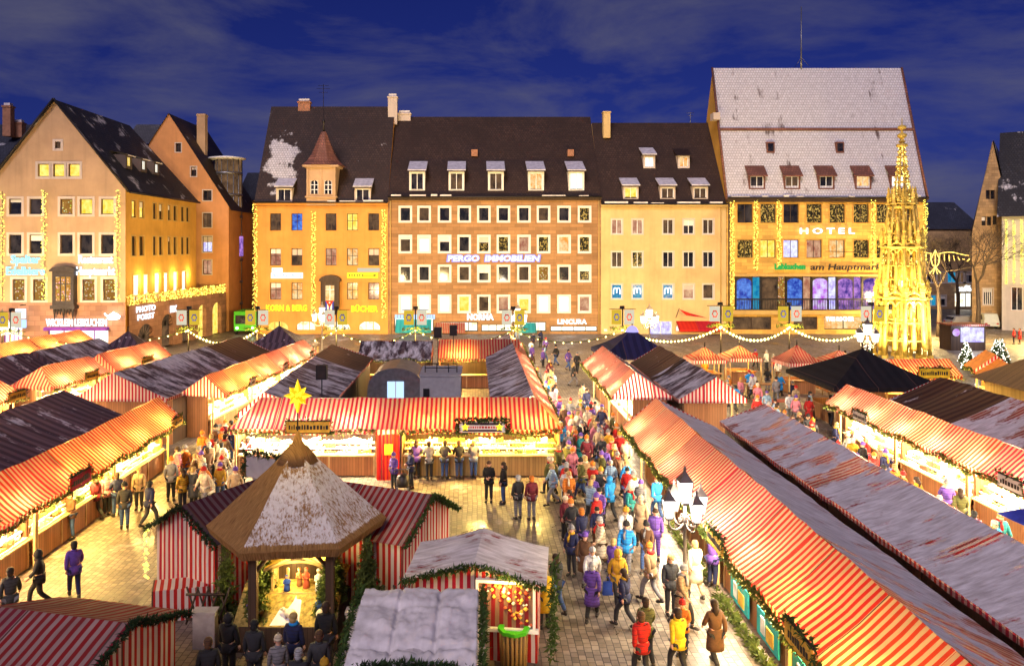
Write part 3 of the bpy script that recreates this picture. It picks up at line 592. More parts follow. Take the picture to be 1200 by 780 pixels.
# ---- the long sandstone office house
x0, x1 = px(455, YF)+.02, px(704, YF); ze = pz(233, YF); yr = 103.5; zr = pz(137, yr); s1 = (zr-ze)/(yr-YF)
of = thing('office_house', 'long brown sandstone office house with five dormers and rows of square windows', 'house', ((x0+x1)/2, YF, 0), 'houses facing the market across the square')
C10 = [475, 497, 521, 544, 567, 590, 614, 637, 661, 685]; W = 1.28
H = holes_from(C10, [(243, 259), (277, 295), (312, 329), (347, 365)], W, YF); flat = [h for r in H for h in r]
shops = [(px(a, YF), px(b, YF), .3, pz(c, YF)) for a, b, c in ((462, 508, 372), (516, 560, 377), (564, 600, 380), (603, 640, 377), (645, 700, 382))]
mb = MB(); wall(mb, fr, x0, x1, 0, ze, flat+shops, .3); mb.build('wall', 'sandstone', of)
mb = MB(); gable_body(mb, x0, x1, YF, 111, ze, yr, zr, 1, 0); rf = mb.build('roof', ['tiles_brown', 'sandstone'], of)
cornice(of, x0, x1, YF, ze+.2, 'wood_dark')
g0 = ['glass_dark', 'lit_dim', 'glass_dark', 'glass_dark', 'glass_dark', 'glass_dark', 'glass_dark', 'lit_dim', 'glass_dark', 'lit_tinsel',
      'lit_dim', 'lit_white', 'glass_dark', 'glass_dark', 'lit_tinsel', 'lit_tinsel', 'lit_pink', 'lit_tinsel', 'lit_warm', 'lit_tinsel',
      'glass_dark', 'glass_dark', 'lit_dim', 'lit_dim', 'glass_dark', 'glass_dark', 'lit_dim', 'lit_decor', 'glass_dark', 'lit_tinsel',
      'lit_white', 'lit_white', 'lit_white', 'lit_yellow', 'lit_dim', 'lit_pink', 'lit_yellow', 'lit_white', 'lit_white', 'lit_pink']
for h, gq in zip(flat, g0): window(of, fr, h, gq, 'trim_white', 'white_paint', .2, (0, 0), .18)
for h, gq in zip(shops, ('shop_white', 'shop_mixed', 'shop_white', 'shop_white', 'shop_white')): shop_glass(of, fr, h, gq, 'metal_dark', 3)
for xq, gq in zip((489, 535, 581, 628, 675), ('glass_dark', 'lit_dim', 'lit_dim', 'lit_warm', 'lit_white')): dormer(of, px(xq, YF+1), pz(224, YF+1), 1.95, 2.5, YF, ze, s1, gq, 'trim_white', 'tiles_brown')
chimney(rf, px(474, yr), yr, zr-.8, zr+.5, 1.7, .9, 'trim_stone')
mb = MB(); xq = px(709, YF+7); mb.box(xq-.45, xq+.45, YF+5.5, YF+6.6, pz(162, YF+6), pz(131, YF+6), 0); mb.box(xq-.53, xq+.53, YF+5.42, YF+6.68, pz(131, YF+6)-.2, pz(131, YF+6)-.05, 0); mb.build('chimney', ['plaster_cream'], rf)
for xq in (668, 556): 
    yq = 99.5; mb = MB(); mb.box(px(xq, yq)-.4, px(xq, yq)+.4, yq-.8, yq+.6, ze+(yq-YF)*s1-.4, ze+(yq-YF)*s1+.45, 0); mb.build('roof_hatch', 'brick', rf)
mb = MB(); mb.tube([(x0+.25, YF-.14, 0), (x0+.25, YF-.14, ze)], .08, 6); mb.tube([(x1-.25, YF-.14, 0), (x1-.25, YF-.14, ze)], .08, 6); mb.build('downpipe', 'trim_gold', of)
t = text_mesh('PERGO  IMMOBILIEN', 1.0, 'neon_white', (px(578, YF), YF-.2, pz(303, YF)), width=px(632, YF)-px(525, YF), bold=.015, shear=.12, ext=.06); tag(t, 'blue-white neon lettering PERGO IMMOBILIEN across the sandstone house', 'sign')
text_mesh('PERGO  IMMOBILIEN', 1.06, 'neon_violet', (px(578, YF), YF-.1, pz(303, YF)), name='halo_letters', parent=t, width=px(634, YF)-px(523, YF), bold=.11, shear=.12, ext=.02)
t = text_mesh('NORMA', 1.0, 'neon_white', (px(572, YF)-1.0, YF-.2, pz(371.5, YF)), width=3.3, bold=.05); tag(t, 'white lettering NORMA above the bright shop window', 'sign')
tag(text_mesh('LINCURA', .8, 'neon_white', (px(670, YF), YF-.16, pz(377, YF)), width=3.6, bold=.03), 'white lettering LINCURA above the shop at the house corner', 'sign')
mb = MB(); rnd = random.Random(5); a, b = px(463, YF), px(511, YF); z = pz(371, YF)
x = a
while x < b-.3: w = rnd.uniform(.18, .34); mb.box(x, x+w, YF-.24, YF-.14, z-.28, z+.28, 0); x += w+.08
tag(mb.build('shop_sign', 'neon_blue'), 'long blurred white-blue neon shop sign above the teal awning', 'sign')
awning(px(464, YF), px(506, YF), YF, pz(383, YF)-.3, pz(374, YF), 1.3, 'awning_teal', 'teal awning under the white-blue neon sign'); awning(px(511, YF), px(545, YF), YF, pz(386, YF), pz(378, YF), 1.3, 'stripe_clean', 'red and white striped shop awning on the sandstone house'); awning(px(604, YF), px(628, YF), YF, pz(386, YF), pz(378, YF), 1.2, 'awning_teal', 'bright teal awning left of the LINCURA lettering')
# ---- cream house
x0, x1 = px(704, YF)+.02, px(851, YF); ze = pz(241, YF); yr = 102.5; zr = pz(144, yr); s1 = (zr-ze)/(yr-YF)
ch = thing('town_house', 'cream rendered house with two rows of dormers and three blue lit windows', 'house', ((x0+x1)/2, YF, 0), 'houses facing the market across the square')
C5 = [723, 747, 783, 807, 830]; H = holes_from(C5, [(257, 274), (295, 313), (333, 350)], 1.3, YF); flat = [h for r in H for h in r]
shops = [(px(761, YF), px(788, YF), pz(397, YF)+.4, pz(376, YF)), (px(703, YF)+.5, px(712, YF), .3, pz(385, YF)), (px(792, YF), px(826, YF), .3, pz(381, YF))]
mb = MB(); wall(mb, fr, x0, x1, 0, ze, flat+shops, .3); mb.build('wall', 'plaster_cream', ch)
mb = MB(); gable_body(mb, x0, x1, YF, 110, ze, yr, zr, 1, 0); rf = mb.build('roof', ['tiles_brown', 'plaster_cream'], ch); cornice(ch, x0, x1, YF, ze+.15, 'plaster_cream')
g0 = ['lit_pink', 'lit_pink', 'lit_dim', 'glass_dark', 'lit_dim', 'lit_dim', 'lit_tinsel', 'glass_dark', 'glass_dark', 'glass_dark', 'lit_teal', 'lit_teal', 'lit_teal', 'lit_pink', 'lit_dim']
for i, (h, gq) in enumerate(zip(flat, g0)):
    w = window(ch, fr, h, gq, 'trim_stone', 'white_paint', .14, (0, 0) if i > 9 else (1, 0), .18)
    if 10 <= i <= 12:                                            # the white two-arched m on blue
        mb = MB(); c = (h[0]+h[1])/2; z = h[2]+.55
        for s in (-1, 1):
            mb.tube([(c+s*.2+.2*math.cos(a), YF+.12, z+.45+.35*math.sin(a)) for a in [math.pi*k/8 for k in range(9)]], .07, 5)
            mb.tube([(c+s*.4, YF+.12, z), (c+s*.4, YF+.12, z+.47)], .07, 5)
        mb.tube([(c, YF+.12, z+.15), (c, YF+.12, z+.47)], .07, 5); mb.build('window_emblem', 'neon_white', w)
for h, gq in zip(shops, ('ghost_blue', 'shop_white', 'shop_mixed')): shop_glass(ch, fr, h, gq, 'trim_white', 1)
for xq, yq, gq in ((759, 198, 'lit_white'), (799, 198, 'lit_warm'), (738, 234, 'lit_yellow'), (781, 234, 'lit_dim'), (819, 234, 'lit_dim')):
    yy = YF+(1.0 if yq > 210 else 4.0); dormer(ch, px(xq, yy), pz(yq, yy), 1.9 if yq > 210 else 1.5, 1.7, YF, ze, s1, gq, 'trim_stone', 'tiles_brown', xq not in (799,))
mb = MB(); xa = px(809, yr); mb.tube([(xa, yr, zr-.3), (xa, yr, zr+1.4)], .04, 5); mb.tube([(xa-.5, yr, zr+1.3), (xa+.5, yr, zr+1.3)], .03, 4); mb.tube([(xa-.35, yr, zr+.95), (xa+.35, yr, zr+.95)], .03, 4); mb.build('aerial', 'metal_grey', rf)
mb = MB(); mb.tube([(x1-.7, YF-.14, 0), (x1-.7, YF-.14, ze)], .08, 6); mb.build('downpipe', 'trim_gold', ch)
awning(px(792, YF), px(842, YF), YF, pz(384, YF), pz(376, YF), 1.6, 'sheet_red', 'plain red awning at the foot of the cream house')
mb = MB(); mb.face([(px(792, YF), YF-1.4, pz(361, YF)), (px(800, YF), YF-1.6, pz(368, YF)), (px(824, YF), YF-1.7, pz(371, YF)), (px(806, YF), YF-1.3, pz(366, YF))], 0); mb.tube([(px(792, YF), YF, pz(372, YF)), (px(792, YF), YF-1.6, pz(360, YF))], .04, 5, 1); tag(mb.build('flag', ['sheet_red', 'metal_dark']), 'small red flag on a slanting pole above the red awning', 'flag')
# ---- hotel
x0, x1 = px(851, YF)+.05, px(1085, YF); ze = pz(233, YF); yr = 100.5; zr = pz(80, yr); s1 = (zr-ze)/(yr-YF)
ho = thing('hotel', 'golden lit hotel with a very tall snow covered roof behind the fountain', 'hotel', ((x0+x1)/2, YF, 0), 'houses facing the market across the square')
C8 = [873, 900, 927, 954, 981, 1009, 1036, 1062]; H = holes_from(C8, [(239, 261), (281, 302)], 1.9, YF); flat = [h for r in H for h in r]
bay = (px(862, YF), px(1066, YF), pz(363, YF), pz(324, YF)); low = [(px(858, YF), px(904, YF), pz(386, YF), pz(371, YF)), (px(930, YF), px(958, YF), pz(386, YF), pz(371, YF)), (px(966, YF), px(1012, YF), pz(386, YF), pz(371, YF))]
mb = MB(); wall(mb, fr, x0, x1, 0, ze, flat+[bay]+low, .35)
mb.face([(x1, YF, 0), (x1, 108, 0), (x1, 108, ze), (x1, YF, ze)]); mb.face([(x0, YF, 0), (x0, YF, ze), (x0, 108, ze), (x0, 108, 0)]); mb.build('wall', 'sandstone_gold', ho)
mb = MB(); gable_body(mb, x0, x1, YF, 108, ze, yr, zr, 1, 0, .2); rf = mb.build('roof', ['tiles_white', 'plaster_gold'], ho)
mb = MB(); zq = pz(153, 98.5); yq = YF+(zq-ze)/s1; mb.box(x0-.03, x1+.03, yq-.25, yq+.1, zq-.12, zq+.18, 0); mb.build('roof_flashing', 'copper_roof', rf)
for q in (x0-.06, x1+.06):
    mb = MB(); mb.tube([(q, YF-.3, ze-.1), (q, yr, zr+.05)], .16, 5); mb.build('verge', 'copper_roof', rf)
cornice(ho, x0, x1, YF, ze+.1, 'wood_dark', .5)
g0 = ['glass_dark', 'lit_tinsel', 'glass_dark', 'lit_tinsel', 'lit_tinsel', 'lit_tinsel', 'lit_tinsel', 'glass_dark', 'lit_tinsel', 'lit_yellow', 'ghost_blue', 'lit_pink', 'lit_warm', 'lit_tinsel', 'lit_tinsel', 'glass_dark']
for h, gq in zip(flat, g0): window(ho, fr, h, gq, 'plaster_gold', 'wood_dark', .1, (1, 0), .26)
mb = MB(); nb = 6; xs = [px(862+29.7*i, YF) for i in range(nb+1)]       # glazed first-floor gallery
for i in range(nb+1): mb.box(xs[i]-.12, xs[i]+.12, YF-.05, YF+.28, bay[2], bay[3], 0)
mb.box(bay[0], bay[1], YF-.3, YF+.28, bay[2]+1.25, bay[2]+1.4, 0)
gal = mb.build('glazed_gallery', 'metal_dark', ho)
for i in range(nb):
    m = ('lit_blue', 'lit_dim', 'lit_blue', 'lit_magenta', 'lit_purple', 'lit_purple')[i]; p = MB(); a, b = xs[i]+.12, xs[i+1]-.12; u = a+(b-a)*.66
    p.face([(a, YF+.2, bay[2]), (u, YF+.2, bay[2]), (u, YF+.2, bay[3]-.1), (a, YF+.2, bay[3]-.1)], 0); p.face([(u+.12, YF+.2, bay[2]), (b, YF+.2, bay[2]), (b, YF+.2, bay[3]-.1), (u+.12, YF+.2, bay[3]-.1)], 2); p.box(u, u+.12, YF+.12, YF+.24, bay[2], bay[3], 1)
    for k in range(6):
        w0, w1 = math.pi*k/6, math.pi*(k+1)/6; c = (a+u)/2; r = (u-a)/2
        p.face([(c-r*math.cos(w0), YF+.1, bay[3]-.75+.55*math.sin(w0)), (c-r*math.cos(w1), YF+.1, bay[3]-.75+.55*math.sin(w1)), (c-r*math.cos(w1), YF+.1, bay[3]), (c-r*math.cos(w0), YF+.1, bay[3])], 3)
    p.build('pane', [m, 'metal_dark', ('lit_teal', 'lit_decor', 'lit_pink', 'ghost_blue', 'lit_purple', 'lit_dim')[i], 'copper_dark'], gal)
p = MB(); p.face([(xs[nb]+.12, YF+.2, bay[2]), (bay[1], YF+.2, bay[2]), (bay[1], YF+.2, bay[3]), (xs[nb]+.12, YF+.2, bay[3])]); p.build('pane', 'glass_dark', gal)
mb = MB(); x = bay[0]                                                    # railing
while x < bay[1]: mb.box(x, x+.05, YF-.28, YF-.22, bay[2]+.1, bay[2]+1.24, 0); x += .2
mb.box(bay[0], bay[1], YF-.3, YF-.2, bay[2]+.02, bay[2]+.1, 0); mb.build('railing', 'metal_dark', gal)
mb = MB(); mb.box(x0+.3, x1, YF-.5, YF-.003, bay[2]-.55, bay[2]-.03, 0); mb.box(x0+.3, x1, YF-.3, YF-.003, bay[3]+.05, bay[3]+.3, 0); mb.build('string_course', 'trim_gold', ho)
for h, gq in zip(low, ('lit_dim', 'lit_dim', 'lit_warm')): shop_glass(ho, fr, h, gq, 'wood_dark', 1)
for xq, gq in zip((886, 927, 967, 1010, 1051), ('glass_dark', 'lit_dim', 'glass_dark', 'lit_warm', 'lit_white')): dormer(ho, px(xq, YF+.6), pz(222, YF+.6), 2.0, 1.9, YF, ze, s1, gq, 'copper_roof', 'copper_roof', False)
for xq in (902, 983):
    zq = pz(173, 97); yq = YF+(zq-ze)/s1; mb = MB(); xx = px(xq, yq); mb.box(xx-.5, xx+.5, yq-.35, yq+.6, zq-.7, zq+.7, 0); mb.box(xx-.35, xx+.35, yq-.37, yq-.352, zq-.5, zq+.5, 1); mb.build('skylight', ['copper_roof', 'glass_dark'], rf)
mb = MB(); xa = px(939, yr); mb.tube([(xa, yr, zr-.2), (xa, yr, zr+3), (xa, yr, pz(8, yr))], [.12, .09, .06], 5)
for k in range(3): mb.tube([(xa, yr, zr+1.4), (xa+1.0*math.cos(k*2.1), yr+1.0*math.sin(k*2.1), zr+.3)], .03, 4)
mb.build('aerial_mast', 'metal_grey', rf)
mb = MB(); mb.box(x0-.9, x0-.05, yr-3.2, yr-1.8, pz(141, 98), pz(133, 98), 0); mb.build('chimney', 'trim_stone', rf)
mb = MB(); mb.tube([(x0+.25, YF-.14, 0), (x0+.25, YF-.14, ze)], .09, 6); mb.build('downpipe', 'copper_dark', ho)
tag(text_mesh('H O T E L', 1.0, 'neon_white', (px(968, YF), YF-.25, pz(271, YF)), width=px(1000, YF)-px(936, YF), bold=.02, ext=.06), 'white letters spelling HOTEL between two window rows', 'sign')
t = text_mesh('am Hauptmarkt', 1.05, 'letter_dark', (px(991, YF), YF-.45, pz(313, YF)), width=px(1034, YF)-px(946, YF), bold=.02, shear=.15, ext=.05); tag(t, 'dark and green lettering ending am Hauptmarkt above the glazed gallery', 'sign')
text_mesh('Lebkuchen', .95, 'neon_green', (px(924, YF), YF-.45, pz(312.5, YF)), name='green_letters', parent=t, width=px(942, YF)-px(906, YF), bold=.05, ext=.05)
tag(text_mesh('YVES ROCHER', .75, 'neon_white', (px(983, YF), YF-.25, pz(373.5, YF)), width=px(1000, YF)-px(967, YF), bold=.02), 'small white lettering YVES ROCHER under the glazed gallery', 'sign')
for xq, a, b, l in ((299.5, 240, 372, 'light string at the left corner of the orange bookshop'), (368, 248, 372, 'light string down the middle of the orange bookshop'), (450, 246, 372, 'light string at the right corner of the orange bookshop'),
                    (857, 236, 366, 'light string at the left corner of the hotel'), (885, 236, 316, 'light string between the first hotel windows'), (912, 236, 312, 'light string left of the HOTEL letters'), (1022, 236, 312, 'light string right of the HOTEL letters'), (1083, 236, 310, 'light string at the hotel corner behind the fountain')):
    light_string(px(xq, YF), YF-.15, pz(b, YF), pz(a, YF), l)
# ---- the restaurant house at left: big gable, side along the street
Y1, Y2 = 76.0, 95.4; xl, xr = px(-15, Y1), px(147, Y1); ze = pz(219, Y1); xm = px(65, Y1); zr = pz(117, Y1)
re_ = thing('gable_house', 'big pink-beige restaurant house with a broad gable and yellow lit windows', 'house', ((xl+xr)/2, Y1, 0))
f1 = FY(Y1); CX = [18, 42, 78, 101, 126]
H = [[(px(c, Y1)-.62, px(c, Y1)+.62, pz(b, Y1), pz(t, Y1)) for c in CX] for t, b in ((233, 251), (275, 297))]
H3 = [(px(c, Y1)-.6, px(c, Y1)+.6, pz(352, Y1), pz(327, Y1)) for c in (22, 46, 104, 128)]
H4 = [(px(c, Y1)-.55, px(c, Y1)+.55, pz(207, Y1), pz(192, Y1)) for c in (51, 69, 87)]; H5 = [(px(68, Y1)-.28, px(68, Y1)+.28, pz(174, Y1), pz(166, Y1))]
a1 = zr-ze; pl = [(a1, (xr-xm), a1*xm+(xr-xm)*zr), (-a1, (xm-xl), -a1*xm+(xm-xl)*zr)]
zs = pz(355, Y1); flat = H[0]+H[1]+H3+H4+H5
mb = MB(); wall(mb, f1, xl, xr, zs, ze, [h for h in flat if h[2] < ze], .3); wall(mb, f1, xl, xr, ze, zr, H4+H5, .3, 0, pl); mb.build('wall', 'plaster_pink', re_)
sh1 = [(px(56, Y1), px(127, Y1), 1.0, pz(386, Y1)), (px(4, Y1), px(26, Y1), 1.0, pz(374, Y1))]
mb = MB(); wall(mb, f1, xl, xr, 0, zs-.001, sh1, .3); mb.box(xl, xr, Y1-.08, Y1-.002, zs-.12, zs+.06, 0); mb.build('stone_base', 'sandstone_pink', re_)
g0 = ['glass_dark', 'glass_dark', 'lit_decor', 'lit_yellow', 'lit_yellow'] + ['glass_dark']*5 + ['lit_decor', 'lit_decor', 'lit_decor', 'lit_decor'] + ['lit_yellow', 'lit_yellow', 'lit_yellow', 'lit_dim']
for h, gq in zip(flat, g0): window(re_, f1, h, gq, 'trim_stone', 'wood_dark', .24, (0, 0), .2)
for h in sh1: shop_glass(re_, f1, h, 'shop_white', 'purple_paint', 3)
xo = px(78, Y1); zb, zt = pz(360, Y1), pz(318, Y1); mb = MB(); fo = FY(Y1-.7)       # dark copper oriel
hole = (xo-.75, xo+.75, pz(352, Y1), pz(324, Y1)); wall(mb, fo, xo-1.05, xo+1.05, zb, zt, [hole], .1)
for s in (-1, 1): mb.face([(xo+s*1.05, Y1-.7, zb), (xo+s*1.05, Y1, zb), (xo+s*1.05, Y1, zt), (xo+s*1.05, Y1-.7, zt)])
for i in range(8):
    w0, w1 = math.pi*i/8, math.pi*(i+1)/8; q = [(xo-1.3*math.cos(w), zt+.02+.55*math.sin(w)) for w in (w0, w1)]
    mb.face([(q[0][0], Y1-.9, q[0][1]), (q[1][0], Y1-.9, q[1][1]), (q[1][0], Y1, q[1][1]), (q[0][0], Y1, q[0][1])]); mb.face([(xo, Y1-.9, zt), (q[0][0], Y1-.9, q[0][1]), (q[1][0], Y1-.9, q[1][1])])
rnd = random.Random(3)
for i in range(7): u = xo-1.05+2.1*(i+.5)/7; mb.lathe([(.02, zb-.5-(.7 if i in (0, 3, 6) else .2)), (.17, zb-.2), (.17, zb+.02)], 6, (u, Y1-.55), 0)
mb.box(xo-1.2, xo+1.2, Y1-.85, Y1-.02, zb-.1, zb+.25, 0)
orl = mb.build('oriel', 'copper_dark', re_); p = MB(); p.face([fo(hole[0], -.08, hole[2]), fo(hole[1], -.08, hole[2]), fo(hole[1], -.08, hole[3]), fo(hole[0], -.08, hole[3])], 0)
for u in (hole[0]+.5, hole[1]-.5): p.fbox(fo, u-.04, u+.04, -.08, 0, hole[2], hole[3], 1)
p.fbox(fo, hole[0], hole[1], -.08, -.01, hole[3]-.75, hole[3]-.67, 1); p.build('window', ['lit_decor_bright', 'copper_dark'], orl)
fs = lambda u, d, z: (xr+d, u, z)                                                  # the side front, looking at the street
Yof = lambda q: xr*F/(q-VX)
def side(a, b, t, bt): y0, y1 = Yof(a), Yof(b); ym = (y0+y1)/2; return (y0, y1, HC-(bt-VY)*ym/F, HC-(t-VY)*ym/F)
S = []
for a, b in ((154, 159), (163, 168.5), (179, 183), (186, 190.5), (196.5, 200), (203, 207), (212, 215.5), (218, 221.5)):
    S.append(side(a, b, 218+(a-147)*.175+18, 218+(a-147)*.175+35)); S.append(side(a, b, 273+(a-150)*.05, 298-(a-150)*.01))
S = [(a, b, 12.9+.9, 12.9+2.6) if i % 2 == 0 else (a, b, 9.9, 11.9) for i, (a, b, c, d) in enumerate(S)]
T = [side(a, b, 0, 0) for a, b in ((156, 163), (168, 174), (181, 187), (192, 197), (203, 208), (213, 218))]; T = [(a, b, 5.2, 7.9) for a, b, c, d in T]
mb = MB(); wall(mb, fs, Y1, Y2, 0, ze, S+T, .25); mb.build('side_wall', 'plaster_gold', re_)
for i, h in enumerate(S): window(re_, fs, h, 'lit_yellow' if i in (0, 2) else 'glass_dark', 'trim_gold', 'wood_dark', .12, (0, 0), .18)
for h in T: window(re_, fs, h, 'lit_white', 'trim_gold', 'white_paint', .12, (0, 0), .18)
mb = MB(); e = .45                                                                 # roof and its three dormers
mb.face([(xr+e, Y1-.3, ze-.5), (xr+e, Y2, ze-.5), (xm, Y2-3, zr), (xm, Y1-.3, zr)], 0); mb.face([(xl-e, Y2, ze-.5), (xl-e, Y1-.3, ze-.5), (xm, Y1-.3, zr), (xm, Y2-3, zr)], 0); mb.face([(xr+e, Y2, ze-.5), (xl-e, Y2, ze-.5), (xm, Y2-3, zr)], 0)
for p0, p1 in (((xl-e, Y1-.35, ze-.45), (xm, Y1-.35, zr+.05)), ((xm, Y1-.35, zr+.05), (xr+e, Y1-.35, ze-.45)), ((xr+e, Y1, ze-.5), (xr+e, Y2, ze-.5))): mb.tube([p0, p1], .13, 5, 1)
rf = mb.build('roof', ['tiles_slate_snow', 'metal_dark'], re_)
for yq in (80.3, 83.9, 87.3):
    d = MB(); zb = ze+2.2; sx = (zr-ze)/(xm-xr); xf = xr+(zb-ze)/sx+.2; xb = xr+(zb+1.9-ze)/sx-.1; w = .72; fd = lambda u, dd, z: (xf+dd, u, z)
    hole = (yq-.38, yq+.38, zb+.3, zb+1.2); wall(d, fd, yq-w, yq+w, zb, zb+1.45, [hole], .15, 0)
    for s in (-1, 1): d.face([(xf, yq+s*w, zb), (xb, yq+s*w, zb), (xb, yq+s*w, zb+1.45), (xf, yq+s*w, zb+1.45)], 0)
    d.face([(xf+.3, yq-w-.2, zb+1.42), (xf+.3, yq+w+.2, zb+1.42), (xb-.5, yq+w+.2, zb+1.95), (xb-.5, yq-w-.2, zb+1.95)], 1); d.face([(xf+.3, yq-w-.2, zb+1.42), (xf+.3, yq-w-.2, zb+1.28), (xf+.3, yq+w+.2, zb+1.28), (xf+.3, yq+w+.2, zb+1.42)], 1)
    dm = d.build('dormer', ['plaster_dark', 'snow'], rf); p = MB(); p.face([fd(hole[0], -.1, hole[2]), fd(hole[1], -.1, hole[2]), fd(hole[1], -.1, hole[3]), fd(hole[0], -.1, hole[3])], 0); p.fbox(fd, yq-.04, yq+.04, -.1, -.03, hole[2], hole[3], 1); p.build('window', ['lit_yellow' if yq < 82 else 'lit_white', 'white_paint'], dm)
for xq, l in ((4, 'light string at the left edge of the restaurant house'), (53.5, 'light string between the windows of the restaurant house'), (139, 'light string at the right corner of the restaurant house')):
    light_string(px(xq, Y1), Y1-.15, pz(352, Y1), pz(224, Y1), l, 4, .3)
tag(text_mesh('Spalter\nEdelbiere', 1.15, 'neon_cyan', (px(31, Y1), Y1-.2, pz(311, Y1)), width=px(54, Y1)-px(9, Y1), bold=.02, ext=.06), 'pale cyan letters reading Spalter Edelbiere on the restaurant house', 'sign')
tag(text_mesh('Restaurant\nHauptmarkt', 1.15, 'neon_white', (px(113, Y1), Y1-.2, pz(311, Y1)), width=px(136, Y1)-px(91, Y1), bold=.02, ext=.06), 'white letters reading Restaurant Hauptmarkt on the restaurant house', 'sign')
tag(text_mesh('WICKLEIN LEBKUCHEN', 1.0, 'neon_white', (px(91, Y1), Y1-.2, pz(378, Y1)), width=px(127, Y1)-px(56, Y1), bold=.02, ext=.06), 'white letters reading WICKLEIN LEBKUCHEN over the gingerbread shop', 'sign')
mb = MB(); mb.box(px(54, Y1), px(128, Y1), Y1-.5, Y1-.02, pz(386.5, Y1)-.02, pz(383, Y1), 0); tag(mb.build('fascia_board', 'purple_paint'), 'purple fascia board under the WICKLEIN LEBKUCHEN letters', 'sign board')
mb = MB(); c = (px(136, Y1), pz(370, Y1)); mb.lathe([(.02, c[1]-.35), (.5, c[1]-.28), (.62, c[1]), (.35, c[1]+.25), (.12, c[1]+.32), (.1, c[1]+.42), (.02, c[1]+.46)], 10, (c[0], Y1-.5)); mb.tube([(c[0]-.5, Y1-.5, c[1]+.05), (c[0]-.8, Y1-.5, c[1]+.12), (c[0]-.9, Y1-.5, c[1]+.3)], .07, 5); mb.tube([(c[0], Y1, c[1]), (c[0], Y1-.5, c[1])], .05, 5)
tag(mb.build('hanging_sign', 'lantern_glass'), 'glowing white teapot shaped sign at the corner of the restaurant house', 'sign')
mb = MB(); xq = px(30, Y1); mb.tube([(xq, Y1, pz(357, Y1)), (xq, Y1-.9, pz(357, Y1))], .05, 5, 0); mb.box(xq-.45, xq+.45, Y1-.95, Y1-.7, pz(372, Y1), pz(361, Y1), 1); mb.box(xq-.5, xq+.5, Y1-.95, Y1-.7, pz(383, Y1), pz(373.5, Y1), 2); tag(mb.build('hanging_sign', ['metal_dark', 'neon_white', 'neon_blue']), 'white and blue lit hanging sign left of the gingerbread shop', 'sign')
# gallery arcade with balustrade along the street
A0, A1 = Vector((xr+.35, 76.0, 0)), Vector((px(265, 97.6), 97.6, 0)); L = (A1-A0).length; dv = (A1-A0)/L; nv = Vector((dv.y, -dv.x, 0))
fa = lambda u, d, z: tuple(A0+dv*u+nv*d+Vector((0, 0, z)))
ar = thing('arcade', 'sandstone arcade with fan-lit arches and a lit balustrade beside the restaurant house', 'arcade', tuple(A0))
za = 5.0; ah = [(1.6, 4.6, 0, 2.9), (6.2, 8.6, 0, 3.5), (10.6, 12.6, 0, 3.5), (14.3, 16.4, 0, 3.9), (18, 20.4, 0, 3.9)]
mb = MB(); wall(mb, fa, 0, L, 0, za, ah, .6); mb.face([fa(0, 0, za), fa(L, 0, za), fa(L, -1.6, za), fa(0, -1.6, za)]); mb.face([fa(L, 0, 0), fa(L, -3, 0), fa(L, -3, za), fa(L, 0, za)])
for h in ah:
    c, r = (h[0]+h[1])/2, (h[1]-h[0])/2
    for k in range(8):
        w0, w1 = math.pi*k/8, math.pi*(k+1)/8; zz = h[3]-r
        mb.face([fa(c-r*math.cos(w0), -.02, zz+r*math.sin(w0)), fa(c-r*math.cos(w1), -.02, zz+r*math.sin(w1)), fa(c-r*math.cos(w1), -.02, h[3]+.01), fa(c-r*math.cos(w0), -.02, h[3]+.01)])
mb.build('arcade_wall', 'sandstone_pink', ar)
for i, h in enumerate(ah):
    p = MB(); c, r = (h[0]+h[1])/2, (h[1]-h[0])/2; p.face([fa(h[0], -.5, 0), fa(h[1], -.5, 0), fa(h[1], -.5, h[3]), fa(h[0], -.5, h[3])], 0)
    if i < 3:
        for k in range(9): w = math.pi*k/8; p.tube([fa(c, -.3, h[3]-r), fa(c-r*math.cos(w), -.1, h[3]-r+r*math.sin(w))], .04, 4, 1)
    p.build('fan_window', ['lit_dim' if i < 3 else 'lit_yellow', 'metal_dark'], ar)
mb = MB(); u = .2
while u < L: mb.fbox(fa, u, u+.14, -.32, -.18, za+.02, za+.8, 0); u += .45
mb.fbox(fa, 0, L, -.36, -.14, za+.8, za+.92, 0); bl = mb.build('balustrade', 'trim_gold', ar)
b = MB(); rnd = random.Random(8)
for i in range(520): b.octa(fa(rnd.uniform(0, L), rnd.uniform(-.1, .15), za+rnd.uniform(.0, 1.05)), rnd.uniform(.04, .08))
tag(b.build('balustrade_lights', 'bulb_yellow', ar), kind='stuff')
aw = R(90)-math.atan2(dv.x, dv.y)
tag(text_mesh('PHOTO\nPORST', .80, 'neon_white', fa(2.9, .12, 4.05), ang=aw, width=3.6, bold=.02), 'white letters reading PHOTO PORST on the arcade wall', 'sign'); tag(text_mesh('PIX', .9, 'neon_white', fa(8.4, .12, 3.95), ang=aw, width=1.4, bold=.05), 'small white letters reading PIX on the arcade wall', 'sign')
# terrace floodlights are the lamps the gallery front shows lit
for yq in (79, 83.5, 88, 92.5): light('POINT', (xr+.6, yq, 7.4), 110, (1, .75, .25), ar, .15, name='gallery_light')
